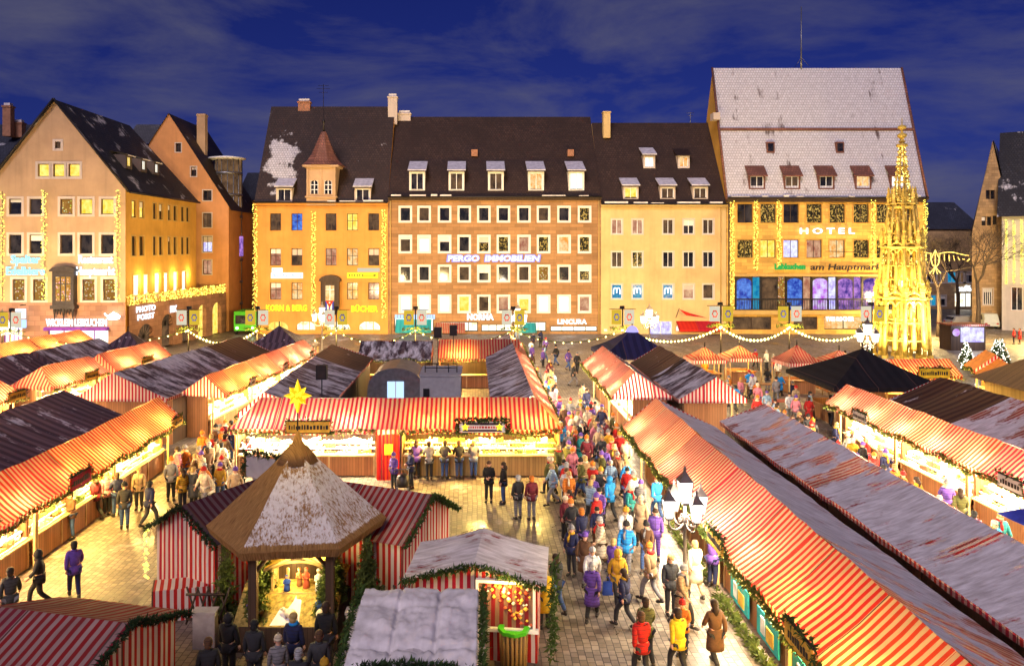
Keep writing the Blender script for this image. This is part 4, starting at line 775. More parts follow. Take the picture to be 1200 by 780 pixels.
# ---- orange gable house behind the arcade
Yb = 98.2; xm2, zr2 = px(198, Yb), pz(133, Yb); xr2 = px(268, Yb); ze2 = pz(241, Yb); xl2 = 2*xm2-xr2
g2 = thing('gable_house', 'narrow orange house with a steep plain gable and a tall chimney', 'house', (xm2, Yb, 0))
f2 = FY(Yb); HH = [(px(c, Yb)-w, px(c, Yb)+w, pz(z, Yb)-h, pz(z, Yb)+h) for c, z, w, h in ((209, 173, .35, .55), (227, 201, .35, .6), (243, 229, .55, .65), (243, 258, .55, .9), (243, 286, .6, 1.0), (243, 313, .55, .9))]
a1 = zr2-ze2; pl = [(a1, (xr2-xm2), a1*xm2+(xr2-xm2)*zr2), (-a1, (xm2-xl2), -a1*xm2+(xm2-xl2)*zr2)]
mb = MB(); wall(mb, f2, xl2, xr2, 0, ze2, [h for h in HH if h[3] < ze2], .3); wall(mb, f2, xl2, xr2, ze2, zr2, [h for h in HH if h[2] > ze2], .3, 0, pl); mb.face([(xr2, Yb, 0), (xr2, 112, 0), (xr2, 112, ze2), (xr2, Yb, ze2)]); mb.build('wall', 'plaster_apricot', g2)
for h, gq in zip(HH, ('glass_dark', 'glass_dark', 'glass_dark', 'lit_dim', 'ghost_blue', 'lit_pink')): window(g2, f2, h, gq, 'trim_stone', 'wood_dark', .12, (1, 0), .2)
mb = MB(); mb.face([(xr2+.4, Yb-.2, ze2-.6), (xr2+.4, 112, ze2-.6), (xm2, 112, zr2), (xm2, Yb-.2, zr2)]); mb.face([(xl2-.4, 112, ze2-.6), (xl2-.4, Yb-.2, ze2-.6), (xm2, Yb-.2, zr2), (xm2, 112, zr2)]); rf = mb.build('roof', ['tiles_brown_snow'], g2)
yq = 103; xq = px(237, yq); mb = MB(); mb.box(xq-.55, xq+.55, yq-.5, yq+.5, pz(200, yq), pz(134, yq), 0); mb.box(xq-.62, xq+.62, yq-.57, yq+.57, pz(134, yq)-.3, pz(134, yq)-.1, 0); mb.build('chimney', 'plaster_pink', rf)
# rounded glass stair tower and pale block behind
yq = 103.5; xc = px(268, yq); zt = pz(187, yq)
tw = thing('stair_tower', 'rounded glass corner tower with a white flat cap behind the orange gable', 'tower', (xc, yq, 0)); mb = MB(); mb.lathe([(1.7, 3), (1.7, zt)], 14, (xc, yq), 0)
tb = mb.build('glazing', 'lit_dim', tw); mb = MB()
for k in range(14):
    w = 2*math.pi*k/14; mb.tube([(xc+1.74*math.cos(w), yq+1.74*math.sin(w), 0), (xc+1.74*math.cos(w), yq+1.74*math.sin(w), zt)], .07, 4)
z = 3
while z < zt: mb.lathe([(1.72, z), (1.85, z), (1.85, z+.35), (1.72, z+.35)], 14, (xc, yq)); z += 2.9
mb.build('frame', 'metal_grey', tw); mb = MB(); mb.lathe([(1.75, zt-.1), (2.25, zt+.05), (2.25, zt+.2), (.3, zt+.5)], 18, (xc-.2, yq), 0, 0, True, 1.1, 1); mb.build('cap', 'white_paint', tw)
mb = MB(); mb.lathe([(1.9, pz(300, yq)), (1.9, pz(277, yq))], 14, (xc, yq), 0); mb.build('lit_band', 'lit_purple', tw)
Yp = 112.0; x0, x1 = px(276, Yp), px(300, Yp)+3; zt = pz(234, Yp)
pb = thing('apartment_house', 'pale apartment house glimpsed in the lane between orange gable and bookshop', 'house', ((x0+x1)/2, Yp, 0)); f3 = FY(Yp)
HH = [(px(c, Yp)-.6, px(c, Yp)+.6, pz(z, Yp)-.9, pz(z, Yp)+.9) for c in (283, 293) for z in (262, 290, 315, 345)]
mb = MB(); wall(mb, f3, x0, x1, 0, zt, HH, .3); mb.face([(x0, Yp, 0), (x0, Yp, zt), (x0, Yp+12, zt), (x0, Yp+12, 0)]); mb.build('wall', 'plaster_apricot', pb)
for i, h in enumerate(HH): window(pb, f3, h, ('lit_dim', 'lit_pink', 'lit_white')[i % 3], 'trim_stone', 'white_paint', .12, (1, 0), .2)
mb = MB(); gable_body(mb, x0, x1, Yp, Yp+12, zt, Yp+6, zt+4.5, 1, 0); mb.build('roof', ['tiles_bluegrey', 'plaster_apricot'], pb)
# dark roofs left and behind
Yd = 92.0; dk = thing('corner_house', 'dark roofed house with a chimney at the far left edge', 'house', (-58, Yd, 0)); mb = MB(); mb.box(-72, px(34, Yd), Yd+.5, 110, 0, 20, 0); mb.build('wall', 'plaster_dark', dk)
mb = MB(); mb.face([(-72, Yd, 20), (px(40, Yd), Yd, 20), (px(26, Yd), 101, pz(146, 101)), (-72, 101, pz(146, 101))], 0); mb.face([(px(40, Yd), Yd, 20), (px(40, Yd), 110, 20), (px(26, Yd), 101, pz(146, 101))], 0); rf = mb.build('roof', 'tiles_bluegrey', dk); chimney(rf, px(10, 97), 97, pz(160, 97), pz(124, 97), 1.0, .9); chimney(rf, px(15, 97), 98, pz(160, 97), pz(142, 97), 1.6, .9)
Ym = 104.0; mh = thing('rear_house', 'low grey snowy roof between the two left gables', 'house', (-42, Ym, 0)); mb = MB(); mb.box(-47, -38, Ym+.3, Ym+10, 0, pz(168, Ym), 0); mb.build('wall', 'plaster_dark', mh); mb = MB(); mb.face([(-47.4, Ym, pz(168, Ym)), (-37.6, Ym, pz(168, Ym)), (-37.6, Ym+4, pz(146, Ym+4)), (-47.4, Ym+4, pz(146, Ym+4))]); mb.build('roof', 'tiles_grey', mh)
# ---- buildings at the right
Yg = 132.0; x0, x1 = px(1082, Yg), px(1152, Yg); zt = pz(268, Yg)
rb = thing('rear_house', 'brown house with a dark roof behind the bare trees', 'house', ((x0+x1)/2, Yg, 0)); f4 = FY(Yg); HH = [(px(c, Yg)-.8, px(c, Yg)+.8, pz(z, Yg)-.9, pz(z, Yg)+.9) for c in (1092, 1103, 1116, 1126, 1135) for z in (325, 352)]
caf = (px(1119, Yg), px(1139, Yg), .3, pz(343, Yg)); HH = [h for h in HH if not (h[0] < caf[1] and h[1] > caf[0] and h[2] < caf[3])]
mb = MB(); wall(mb, f4, x0, x1, 0, zt, HH+[caf], .3); mb.build('wall', 'stone_brown', rb)
for i, h in enumerate(HH): window(rb, f4, h, ('glass_dark', 'lit_teal', 'lit_dim')[i % 3], 'trim_stone', 'white_paint', .15, (1, 0), .2)
shop_glass(rb, f4, caf, 'shop_mixed', 'metal_dark', 2)
mb = MB(); gable_body(mb, x0, x1, Yg, Yg+16, zt, Yg+8, pz(237, Yg+8), 1, 0); mb.build('roof', ['tiles_bluegrey', 'plaster_dark'], rb)
tag(text_mesh('café', 1.4, 'neon_white', (px(1128, Yg), Yg-.3, pz(338, Yg)), width=2.6, bold=.05), 'white lettering café over the bright far shop', 'sign')
Ys = 102.0; SK = 15.0; xa, xb, xc = px(1139, Ys), px(1163, Ys), px(1187, Ys); zt, za = pz(272, Ys), pz(165, Ys)
st = thing('stone_gable_house', 'tall brown stone gable house with a barred window at the right edge', 'house', ((xa+xc)/2, Ys, 0)); f5 = FY(Ys)
HH = [(px(1157.5, Ys)-.65, px(1157.5, Ys)+.65, pz(357, Ys), pz(338, Ys))]; HG = [(px(c, Ys)-.3, px(c, Ys)+.3, pz(z, Ys)-.6, pz(z, Ys)+.6) for c, z in ((1158, 228), (1163.5, 228), (1153, 259), (1159.5, 259), (1166, 258))]
a1 = za-zt; pl = [(a1, (xc-xb), a1*xb+(xc-xb)*za), (-a1, (xb-xa), -a1*xb+(xb-xa)*za)]
mb = MB(); wall(mb, f5, xa, xc, 0, zt, HH, .3); wall(mb, f5, xa, xc, zt, za, HG, .3, 0, pl); mb.face([(xa, Ys, 0), (xa, Ys, zt), (xa+SK, Ys+20, zt), (xa+SK, Ys+20, 0)]); mb.build('wall', 'stone_brown', st)
for h in HG: window(st, f5, h, 'glass_dark', 'stone_brown', 'wood_dark', 0, (0, 0), .2, False)
w = window(st, f5, HH[0], 'glass_dark', 'trim_stone', 'white_paint', .15, (0, 0), .22)
mb = MB()
for i in range(5): u = HH[0][0]+.13+i*.26; mb.fbox(f5, u-.04, u+.04, -.1, -.04, HH[0][2], HH[0][3])
mb.build('window_bars', 'white_paint', w)
mb = MB(); mb.face([(xa-.4, Ys-.2, zt-.5), (xb, Ys-.2, za+.1), (xb+SK, Ys+20, za+.1), (xa-.4+SK, Ys+20, zt-.5)]); mb.face([(xb, Ys-.2, za+.1), (xc+.4, Ys-.2, zt-.5), (xc+.4+SK, Ys+20, zt-.5), (xb+SK, Ys+20, za+.1)]); mb.build('roof', 'tiles_slate_snow', st)
# wing hung with light curtains
B0 = Vector((px(1174, 99.5), 99.5, 0)); dv2 = Vector((.80, -.60, 0)); fw = lambda u, d, z: tuple(B0+dv2*u+Vector((-.60, -.80, 0))*d+Vector((0, 0, z)))
wg = thing('town_hall_wing', 'pale hall wing at the right edge hung with yellow light curtains', 'building', tuple(B0)); HW = [(1.0+i*2.6, 2.2+i*2.6, 2.6, 5.6) for i in range(6)]
zt = pz(252, 99); mb = MB(); wall(mb, fw, 0, 20, 0, zt, HW, .3); mb.face([fw(0, 0, 0), fw(0, 0, zt), fw(0, -3, zt), fw(0, -3, 0)]); mb.build('wall', 'stone_grey', wg)
for h in HW: window(wg, fw, h, 'glass_dark', 'trim_stone', 'white_paint', .12, (1, 0), .2)
mb = MB(); mb.face([fw(-.5, .5, zt-.2), fw(20, .5, zt-.2), fw(20, -7, zt+11.5), fw(-.5, -7, zt+11.5)]); mb.face([fw(-.5, .5, zt-.2), fw(-.5, -7, zt+11.5), fw(-.5, -7, 0), fw(-.5, .5, 0)] if False else [fw(-.5, -.02, zt-.2), fw(-.5, -7, zt-.2), fw(-.5, -7, zt+11.5)]); rfw = mb.build('roof', 'tiles_slate_snow', wg)
for i in range(7):
    q = thing('light_curtain', 'light curtain on the hall wing, %s from its left corner' % ('first', 'second', 'third', 'fourth', 'fifth', 'sixth', 'seventh')[i], 'fairy lights', fw(.5+i*.8, .2, zt-.6), 'light curtains on the hall wing'); b = MB(); rnd = random.Random(i)
    for k in range(190): b.octa(fw(.5+i*.8+rnd.uniform(-.13, .13), .2+rnd.uniform(-.05, .1), rnd.uniform(6.0, zt-.6)), rnd.uniform(.04, .075))
    mb = MB(); mb.tube([fw(.5+i*.8, .2, 6.0), fw(.5+i*.8, .2, zt-.6)], .02, 4); mb.build('cable', 'metal_dark', q); tag(b.build('bulbs', 'bulb_yellow', q), kind='stuff')
# ================================================================== market stalls
WARM = (1, .66, .28); WHITE = (1, .80, .50); GOLD = (1, .66, .16)
STALL = 4.3
def frame(o, adir, cdir):
    o, a, c = Vector((*o, 0)), Vector((*adir, 0)).normalized(), Vector((*cdir, 0)).normalized()
    return lambda cc, aa, z: tuple(o+c*cc+a*aa+Vector((0, 0, z)))
def cloth_slope(mb, fr, p0, p1, a0, a1, ins0, ins1, m, u0, seed, sag=.05, nc=5):
    """a sagging cloth slope from the eave p0 to the ridge p1 (each a (c, z) pair), hipped by ins at the ridge"""
    na = max(3, int((a1-a0)/.55)); L = math.hypot(p1[0]-p0[0], p1[1]-p0[1]); pts = []; uvs = []
    for j in range(nc+1):
        t = j/nc
        for i in range(na+1):
            s = i/na; lo = a0+ins0*t; hi = a1-ins1*t; a = lo+(hi-lo)*s
            z = p0[1]+(p1[1]-p0[1])*t-sag*math.sin(math.pi*t)
            wn_ = min(1, (a-a0+1e-6)/.7, (a1-a)/.7) if a1-a0 > 2 else 0; wn_ = max(0, wn_)
            z += wn_*(.075*noise.noise(Vector((a*.9, t*1.5, seed)))+.07*noise.noise(Vector((a*.35+9, t, seed)))*(1-t*.4)+.04*noise.noise(Vector((a*2.6, t*.8, seed+3))))
            pts.append(fr(p0[0]+(p1[0]-p0[0])*t, a, z)); uvs.append((a+u0, t*L))
    i0 = len(mb.v); mb.v += [tuple(p) for p in pts]
    for j in range(nc):
        for i in range(na):
            k = [j*(na+1)+i, j*(na+1)+i+1, (j+1)*(na+1)+i+1, (j+1)*(na+1)+i]
            mb.f.append(tuple(i0+q for q in k)); mb.mi.append(m); mb.sm.append(True); mb.uv.append([uvs[q] for q in k])
    return pts[:na+1]
def valance(mb, edge, drop, m, u0, seed, L):
    n = len(edge)-1
    for i in range(n):
        p, q = edge[i], edge[i+1]; ua, ub = u0+L*i/n, u0+L*(i+1)/n
        d0 = drop*(1+.15*math.sin(seed+i*1.7)); d1 = drop*(1+.15*math.sin(seed+(i+1)*1.7))
        mb.face([(p[0], p[1], p[2]-d0), (q[0], q[1], q[2]-d1), q, p], m, [(ua, 0), (ub, 0), (ub, drop), (ua, drop)])
def goods_heap(fr, c0, c1, a0, a1, z0, label, seed, pal=None, n=26, step=.22, cat='goods'):
    """wares laid out in tiers"""
    rnd = random.Random(seed); mb = MB(); pal = pal or [0, 0, 0, 2, 2, 3, 1, 5, 5, 5, 4]; rows = 3
    for r in range(rows):
        c = c0+(c1-c0)*(r+.5)/rows; z = z0+step*r; mb.fbox(lambda u, d, zz: fr(d, u, zz), a0, a1, c-.16, c+.16, z-.05, z, 5 if r % 2 else 0)
        a = a0+.1; block = 0; kind = 0; m = 0
        while a < a1-.2:
            if block <= 0: block = rnd.randint(2, 6); kind = rnd.random(); m = rnd.choice(pal)
            block -= 1; w = rnd.uniform(.07, .16); h = rnd.uniform(.06, .24)
            if kind < .55: mb.fbox(lambda u, d, zz: fr(d, u, zz), a, a+w*.85, c-.11, c+.11, z+.001, z+h, m)
            elif kind < .8: mb.ball(fr(c, a+w/2, z+w*.42), w*.48, m, 7, 5)
            else: mb.lathe([(w*.3, z), (w*.42, z+h*.6), (w*.15, z+h*1.1)], 7, fr(c, a+w/2, 0)[:2], m)
            a += w
    a = a0+.15                                                     # more wares hanging in a row under the eave
    while a < a1-.2:
        l = rnd.uniform(.12, .35); mb.fbox(lambda u, d, zz: fr(d, u, zz), a, a+rnd.uniform(.08, .2), c1+.02, c1+.06, z0+1.15-l, z0+1.15, rnd.choice(pal)); a += rnd.uniform(.14, .3)
    return tag(mb.build('goods', GOODS), label, cat, kind='stuff')
def board(fr, parent, c, a, z, w, h, style='sign_ochre', name='sign_board', green=True, tilt=0):
    """a name board on the eave, framed with fir; its lettering is too small to read and is built as strokes"""
    mb = MB(); fb = lambda u, d, zz: fr(c-d, u, zz)
    mb.fbox(fb, a-w/2, a+w/2, 0, .06, z, z+h, 0); mb.fbox(fb, a-w/2-.04, a+w/2+.04, -.02, .03, z-.05, z-.003, 1); mb.fbox(fb, a-w/2-.04, a+w/2+.04, -.02, .03, z+h+.003, z+h+.05, 1)
    rnd = random.Random(int(a*31)); u = a-w/2+.12
    while u < a+w/2-.15: q = rnd.uniform(.05, .12); mb.fbox(fb, u, u+q, .062, .075, z+h*.3, z+h*rnd.uniform(.6, .75), 1); u += q+.05
    b = mb.build(name, [style, 'letter_dark'], parent)
    if green:
        g_ = MB(); garland(g_, [fr(c-.03, a-w/2-.05, z), fr(c-.03, a-w/2-.05, z+h+.08), fr(c-.03, a+w/2+.05, z+h+.08), fr(c-.03, a+w/2+.05, z)], .1, 60, 0, .13, rnd); g_.build('fir_trim', 'fir', b)
    return b
def stall(label, fr, prof, a0, a1, front='stripe_clean', back='stripe_snow', hip=(0, 0), ends=(True, True), endm='stripe_wall', energy=90, colr=WHITE, goods=True, pal=None, seed=0, sign=(), gdens=70, counter='wood_warm', nl=2, ridge_drop=True, group='market stalls', wares='wares'):
    (cf, zf), (cr, zr), (cb, zb) = prof; am = (a0+a1)/2; L = a1-a0
    t = thing('market_stall', label, 'stall', fr((cf+cb)/2, am, 0), group); rnd = random.Random(seed)
    mb = MB(); u0 = rnd.uniform(0, 5)
    e = cloth_slope(mb, fr, prof[0], prof[1], a0, a1, hip[0], hip[1], 0, u0, seed); valance(mb, e, .22, 0, u0, seed, L)
    e2 = cloth_slope(mb, fr, prof[2], prof[1], a0, a1, hip[0], hip[1], 1, u0, seed+5, .06); valance(mb, e2, .18, 2, u0, seed, L)
    mb.build('roof', [front, back, 'stripe_worn'], t)
    for k, (a, s, ins) in enumerate(((a0, -1, hip[0]), (a1, 1, hip[1]))):
        if not ends[k]: continue
        g_ = MB(); q = [fr(cf, a, zf-.2), fr(cb, a, zb-.2), fr(cb, a, zb), fr(cr, a-s*ins, zr), fr(cf, a, zf)]
        W = cb-cf; uv = [(0, -.2), (W, -.2), (W, 0), (cr-cf, zr-zf), (0, 0)]
        g_.face([q[0], q[1], q[2], q[4]] if ins else q, 0, [uv[0], uv[1], uv[2], uv[4]] if ins else uv)
        if ins: g_.face([q[4], q[2], q[3]], 0, [(0, 0), (W, 0), (cr-cf, 1.2)])
        g_.build('gable_end', endm, t)
    s_ = 1 if cb > cf else -1; ci = cf+s_*min(1.05, abs(cb-cf)*.36); wb = cb-.25
    mb = MB(); fb = lambda u, d, z: fr(d, u, z); mb.fbox(fb, a0+.12, a1-.12, ci, ci+.06, .06, .98, 0); mb.fbox(fb, a0+.06, a1-.06, ci-.10, ci+.62, .985, 1.04, 1)
    for i in range(4): a = a0+.14+(L-.36)*i/3; mb.fbox(fb, a, a+.08, ci-.03, ci-.002, .06, .98, 1)
    mb.build('counter', [counter, 'pine_wood'], t)
    mb = MB(); mb.fbox(fb, a0+.05, a1-.05, wb-.05, wb, .02, zb-.1, 0); mb.build('back_wall', 'wood_dark', t)
    for i, a in enumerate((a0+.06, a1-.06)):
        mb = MB(); mb.fbox(fb, a-.04, a+.04, ci-.22, ci-.14, 0, zf+.05, 0); mb.build('post', 'pine_wood', t)
        mb = MB(); mb.fbox(fb, a-.02, a+.02, ci+.1, wb-.06, .02, min(zf, zb)-.08, 0); mb.build('side_wall', counter, t)
    mb = MB(); garland(mb, [fr(cf-.05, a, zf-.12+.08*math.sin(a*2.1)) for a in [a0+L*i/8 for i in range(9)]], .12, gdens, 0, .14, rnd); gl_ = mb.build('garland', 'fir_lamplit' if gdens > 60 else 'fir', t)
    if gdens > 60:
        q_ = MB(); bulbs_on(q_, [fr(cf-.1, a, zf-.14+.08*math.sin(a*2.1)) for a in [a0+L*i/8 for i in range(9)]], .22, .022, 0, .08, rnd); tag(q_.build('garland_lights', 'bulb_yellow', gl_), kind='stuff')
    lm = MB(); 
    for i in range(nl):
        a = a0+L*(i+.5)/nl; lm.ball(fr(ci-.1, a, zf-.1), .09, 0); light('POINT', fr(ci-.1, a, zf-.24), STALL*energy*L/nl/2.6, colr, t, .10, name='stall_light')
    lm.build('lamp', 'lamp_tube', t)
    for (a, w, h, stl) in sign: board(fr, t, cf-.12, a, zf-.1, w, h, stl)
    if goods: goods_heap(fr, ci+.06, ci+.60, a0+.15, a1-.15, 1.1, 'wares on ' + label.replace('the ', '').replace(' from near end', '').replace('left of narrow main aisle', 'left of narrow aisle'), seed+77, pal)
    return t
ORD = ['nearest the camera', 'second nearest', 'third nearest', 'fourth nearest', 'fifth nearest']
# right of the main aisle
X_ = frame((0, 0), (0, 1), (1, 0)); XM = frame((0, 0), (0, 1), (-1, 0))
bd = [8.0, 13.6, 19.2, 24.8, 30.4, 36.1]
for i in range(5):
    stall('red striped stall right of the main aisle, '+ORD[i], X_, ((7.0, 2.5), (8.55, 3.82), (11.4, 2.45)), bd[i], bd[i+1], 'stripe_clean', ('stripe_snow_thin', 'stripe_snow', 'stripe_snow_deep', 'stripe_snow_deep', 'stripe_snow_deep')[i], (0, 0), (i == 0, i == 4), 'stripe_wall', 75, (WARM, GOLD, WHITE, WHITE, WHITE)[i], True, None, i, [(bd[i]+2.6, 1.3, .42, 'sign_ochre')] if i in (1, 2) else (), 150, wares=('toys', 'tin boxes', 'candles', 'wooden ornaments', 'gingerbread')[i])
bd = [9.5, 15, 20.5, 26, 31.2, 36.6]
for i in range(5):
    stall('snow covered stall on the near side of the right aisle, '+ORD[i], XM, ((-15.4, 2.5), (-13.85, 3.45), (-11.72, 2.62)), bd[i], bd[i+1], 'stripe_worn', ('stripe_snow_deep', 'stripe_snow_deep', 'stripe_snow_deep', 'stripe_snow', 'stripe_snow')[i], (0, 0), (i == 0, i == 4), 'stripe_wall', 80, WHITE, True, None, 20+i, wares=('mugs', 'scarves', 'glass balls', 'nuts', 'stars')[i])
bd = [20.0, 25.2, 30.4, 35.6, 41.0]
for i in range(4):
    stall('red striped stall on the far side of the right aisle, '+ORD[i], X_, ((18.8, 2.6), (19.9, 3.58), (21.4, 2.6)), bd[i], bd[i+1], 'stripe_clean' if i < 3 else 'stripe_dusty', 'stripe_worn', (0, 0), (i == 0, i == 3), 'stripe_wall', 110, WHITE, True, None, 40+i, [(bd[i]+1.5, 1.2, .4, 'paper')] if i != 2 else (), 110, wares=('pottery', 'purses', 'sweets', 'socks')[i])
    stall('stall with dark snowy roof behind the far right striped row, '+ORD[i], XM, ((-27.2, 2.6), (-24.9, 3.95), (-21.5, 2.5)), bd[i], bd[i+1], 'tarp_dark', ('tarp_snow', 'tarp_snow', 'stripe_snow', 'tarp_brown')[i], (0, 0), (i == 0, i == 3), 'stripe_wall', 45, WARM, False, None, 50+i, gdens=25)
# the two blocks where the main aisle narrows
for i, (a, b) in enumerate(((43.2, 49.2), (49.25, 55.5))):
    stall('pinkish striped stall at the narrow main aisle, '+('hipped and nearer', 'farther, next to the blue tent')[i], X_, ((7.8, 2.5), (9.3, 3.72), (11.15, 2.5)), a, b, 'stripe_dusty', 'tarp_snow', (1.0 if i == 0 else 0, 0), (i == 0, i == 1), 'stripe_wall', 100, WHITE, True, None, 60+i, wares=('bowls', 'caps')[i])
    stall('dark brown roofed stall beside the narrow main aisle, '+('with striped gable to the camera', 'farther, near the blue tent')[i], XM, ((-15.1, 2.5), (-13.4, 3.75), (-11.3, 2.5)), a-.9, b, 'stripe_worn', ('tarp_snow', 'tarp_brown')[i], (0, 0), (i == 0, i == 1), 'stripe_wall', 60, WHITE, False, None, 64+i, gdens=40)
# centre block: front facing the camera and two wings
Y_ = frame((0, 0), (1, 0), (0, 1))
stall('wide central stall with white lit counter left of the red curtain', Y_, ((35.4, 2.5), (37.1, 3.62), (38.6, 2.6)), -11.3, -4.55, 'stripe_clean', 'tarp_dark', (1.0, 0), (True, False), 'stripe_wall', 135, WHITE, True, [5, 5, 0, 0, 2], 70, [(-7.6, 2.0, .5, 'sign_ochre')], 120, 'wood_warm', 3, wares='white wares')
stall('wide central stall with yellow lit counter right of the red curtain', Y_, ((35.4, 2.5), (37.1, 3.62), (38.6, 2.6)), -3.45, 4.1, 'stripe_clean', 'tarp_dark', (0, 1.1), (False, True), 'stripe_clean', 90, GOLD, True, [2, 2, 0, 4, 5], 71, (), 120, 'wood_yellow', 3, wares='yellow wares')
ct = thing('curtain_bay', 'red curtained bay between the two central counters', 'stall', (-4, 36.5, 0), 'market stalls')
mb = MB(); e = cloth_slope(mb, Y_, (35.4, 2.5), (37.1, 3.62), -4.54, -3.46, 0, 0, 0, .1, 3); valance(mb, e, .22, 0, 0, 1, 1.08); e = cloth_slope(mb, Y_, (38.6, 2.6), (37.1, 3.62), -4.54, -3.46, 0, 0, 0, 0, 4); mb.build('roof', 'stripe_clean', ct)
mb = MB()
for i in range(12): x = -4.5+i*.087; mb.face([(x, 35.75+.05*(i % 2), .05), (x+.087, 35.75+.05*((i+1) % 2), .05), (x+.087, 35.75+.05*((i+1) % 2), 2.45), (x, 35.75+.05*(i % 2), 2.45)])
mb.build('curtain', 'sheet_red', ct); mb = MB(); mb.box(-4.15, -3.75, 35.68, 35.72, 1.25, 1.75); mb.build('poster', 'yellow_paint', ct); light('POINT', (-4, 35.2, 2.2), 40, WARM, ct, .1)
mb = MB(); w = 1.05                                                     # star sign over the yellow counter
mb.box(-w+.4, w+.4, 35.2, 35.26, 2.42, 2.9, 0); mb.box(-w+.55, w+.25, 35.18, 35.198, 2.76, 2.86, 1); mb.box(-w+.55, w+.25, 35.18, 35.198, 2.46, 2.55, 1); rnd = random.Random(4); u = -w+.8
while u < w+.05: q = rnd.uniform(.05, .11); mb.box(u, u+q, 35.18, 35.198, 2.61, 2.7, 2); u += q+.04
for s in (-.98, .98): mb.mesh([(s*.8+.4+(.2 if k % 2 == 0 else .09)*math.cos(R(90+36*k)), 35.17, 2.66+(.2 if k % 2 == 0 else .09)*math.sin(R(90+36*k))) for k in range(10)], [tuple(range(10))], 3, False)
sb = tag(mb.build('sign_board', ['paper', 'sign_dark', 'letter_red', 'star_yellow']), 'white and violet sign board with two yellow stars above the yellow counter', 'sign board')
mb = MB(); garland(mb, [(-w+.3, 35.15, 2.4), (-w+.3, 35.15, 3.0), (w+.5, 35.15, 3.0), (w+.5, 35.15, 2.4)], .13, 160, 0, .15); mb.build('fir_trim', 'fir', sb)
bd = [38.7, 45.5, 52.5, 59.5, 66.5]
for i in range(4):
    stall('striped stall with snowy back left of the narrow main aisle, '+ORD[i], XM, ((-4.15, 2.5), (-3.02, 3.44), (-.9, 2.55)), bd[i], bd[i+1], 'stripe_dusty', 'tarp_snow', (0, 0), (False, i == 3), 'stripe_wall', 100, WHITE, True, None, 80+i, wares=('toys', 'spices', 'soap', 'prints')[i])
bd = [38.7, 45.0, 51.3, 57.5]
for i in range(3):
    stall('grey tarp roofed stall on the lit aisle by the trailer yard, '+ORD[i], X_, ((-11.9, 2.5), (-10.6, 3.6), (-7.5, 2.55)), bd[i], bd[i+1], 'stripe_worn', 'tarp_snow' if i < 2 else 'tarp_brown', (0, 0), (i == 0, i == 2), 'stripe_wall', 120, WHITE, True, None, 90+i, wares=('jewels', 'cards', 'lace')[i])
stall('violet snow dusted stall closing the trailer yard at the back', Y_, ((57.8, 2.45), (60.2, 3.5), (61.5, 2.5)), -8.8, -3.2, 'tarp_snow', 'stripe_dusty', (0, 0), (True, True), 'stripe_dusty', 40, WARM, False, None, 95)
stall('orange glowing striped stall behind the grey box trailer', Y_, ((57.8, 2.45), (60.2, 3.6), (61.5, 2.5)), -2.7, 3.6, 'stripe_clean', 'stripe_dusty', (0, 0), (True, True), 'stripe_wall', 120, GOLD, False, None, 96)
# left rows
bd = [20.6, 26.2, 31.9, 37.6]
for i in range(3):
    stall('red striped stall left of the open square, '+ORD[i], XM, ((14.2, 2.5), (15.4, 3.58), (16.75, 2.6)), bd[i], bd[i+1], 'stripe_clean', 'stripe_worn', (0, 0), (i == 0, i == 2), 'stripe_wall', 82, (WARM, GOLD, GOLD)[i], True, None, 100+i, [(bd[i]+1.3, 1.4, .45, 'sheet_red')] if i < 2 else [(bd[i]+4.6, 1.0, .4, 'sign_ochre')], 120, wares=('biscuits', 'plums', 'baskets')[i])
    stall('dark violet roofed stall behind the left striped row, '+ORD[i], X_, ((-22.0, 2.5), (-20.05, 3.9), (-16.8, 2.55)), bd[i], bd[i+1], 'tarp_dark', 'tarp_dark', (0, 0), (i == 0, i == 2), 'tarp_dark', 80, WARM, False, None, 110+i, gdens=30)
fl = frame((-14.1, 43.6), (1.9, 16.9), (-16.9, 1.9))
for i, (a, b) in enumerate(((0, 5.6), (5.62, 11.3), (11.32, 17.0))):
    stall('glowing orange striped stall beyond the left square, '+('with striped gable to the camera', 'middle of three', 'farthest of three')[i], fl, ((0, 2.5), (1.2, 3.55), (2.6, 2.6)), a, b, 'stripe_clean' if i == 0 else 'stripe_dusty', 'stripe_worn', (0, 0), (i == 0, i == 2), 'stripe_wall', 130, (GOLD, WARM, WHITE)[i], True, None, 120+i, [(a+3.6, .7, .4, 'paper')], wares=('pretzels', 'honey', 'roasted almonds')[i])
    stall('slate grey roofed stall behind the orange striped row, '+('with chevron striped gable', 'middle of three', 'farthest of three')[i], fl, ((8.0, 2.5), (5.8, 3.9), (2.65, 2.55)), a-1.6, b-1.58, 'tarp_dark', ('tarp_snow', 'tarp_snow', 'tarp_brown')[i], (0, 0), (i == 0, i == 2), 'stripe_wall', 80, WARM, False, None, 130+i, gdens=30)
fm = frame((-25.3, 44.0), (1.8, 14.0), (-14.0, 1.8))
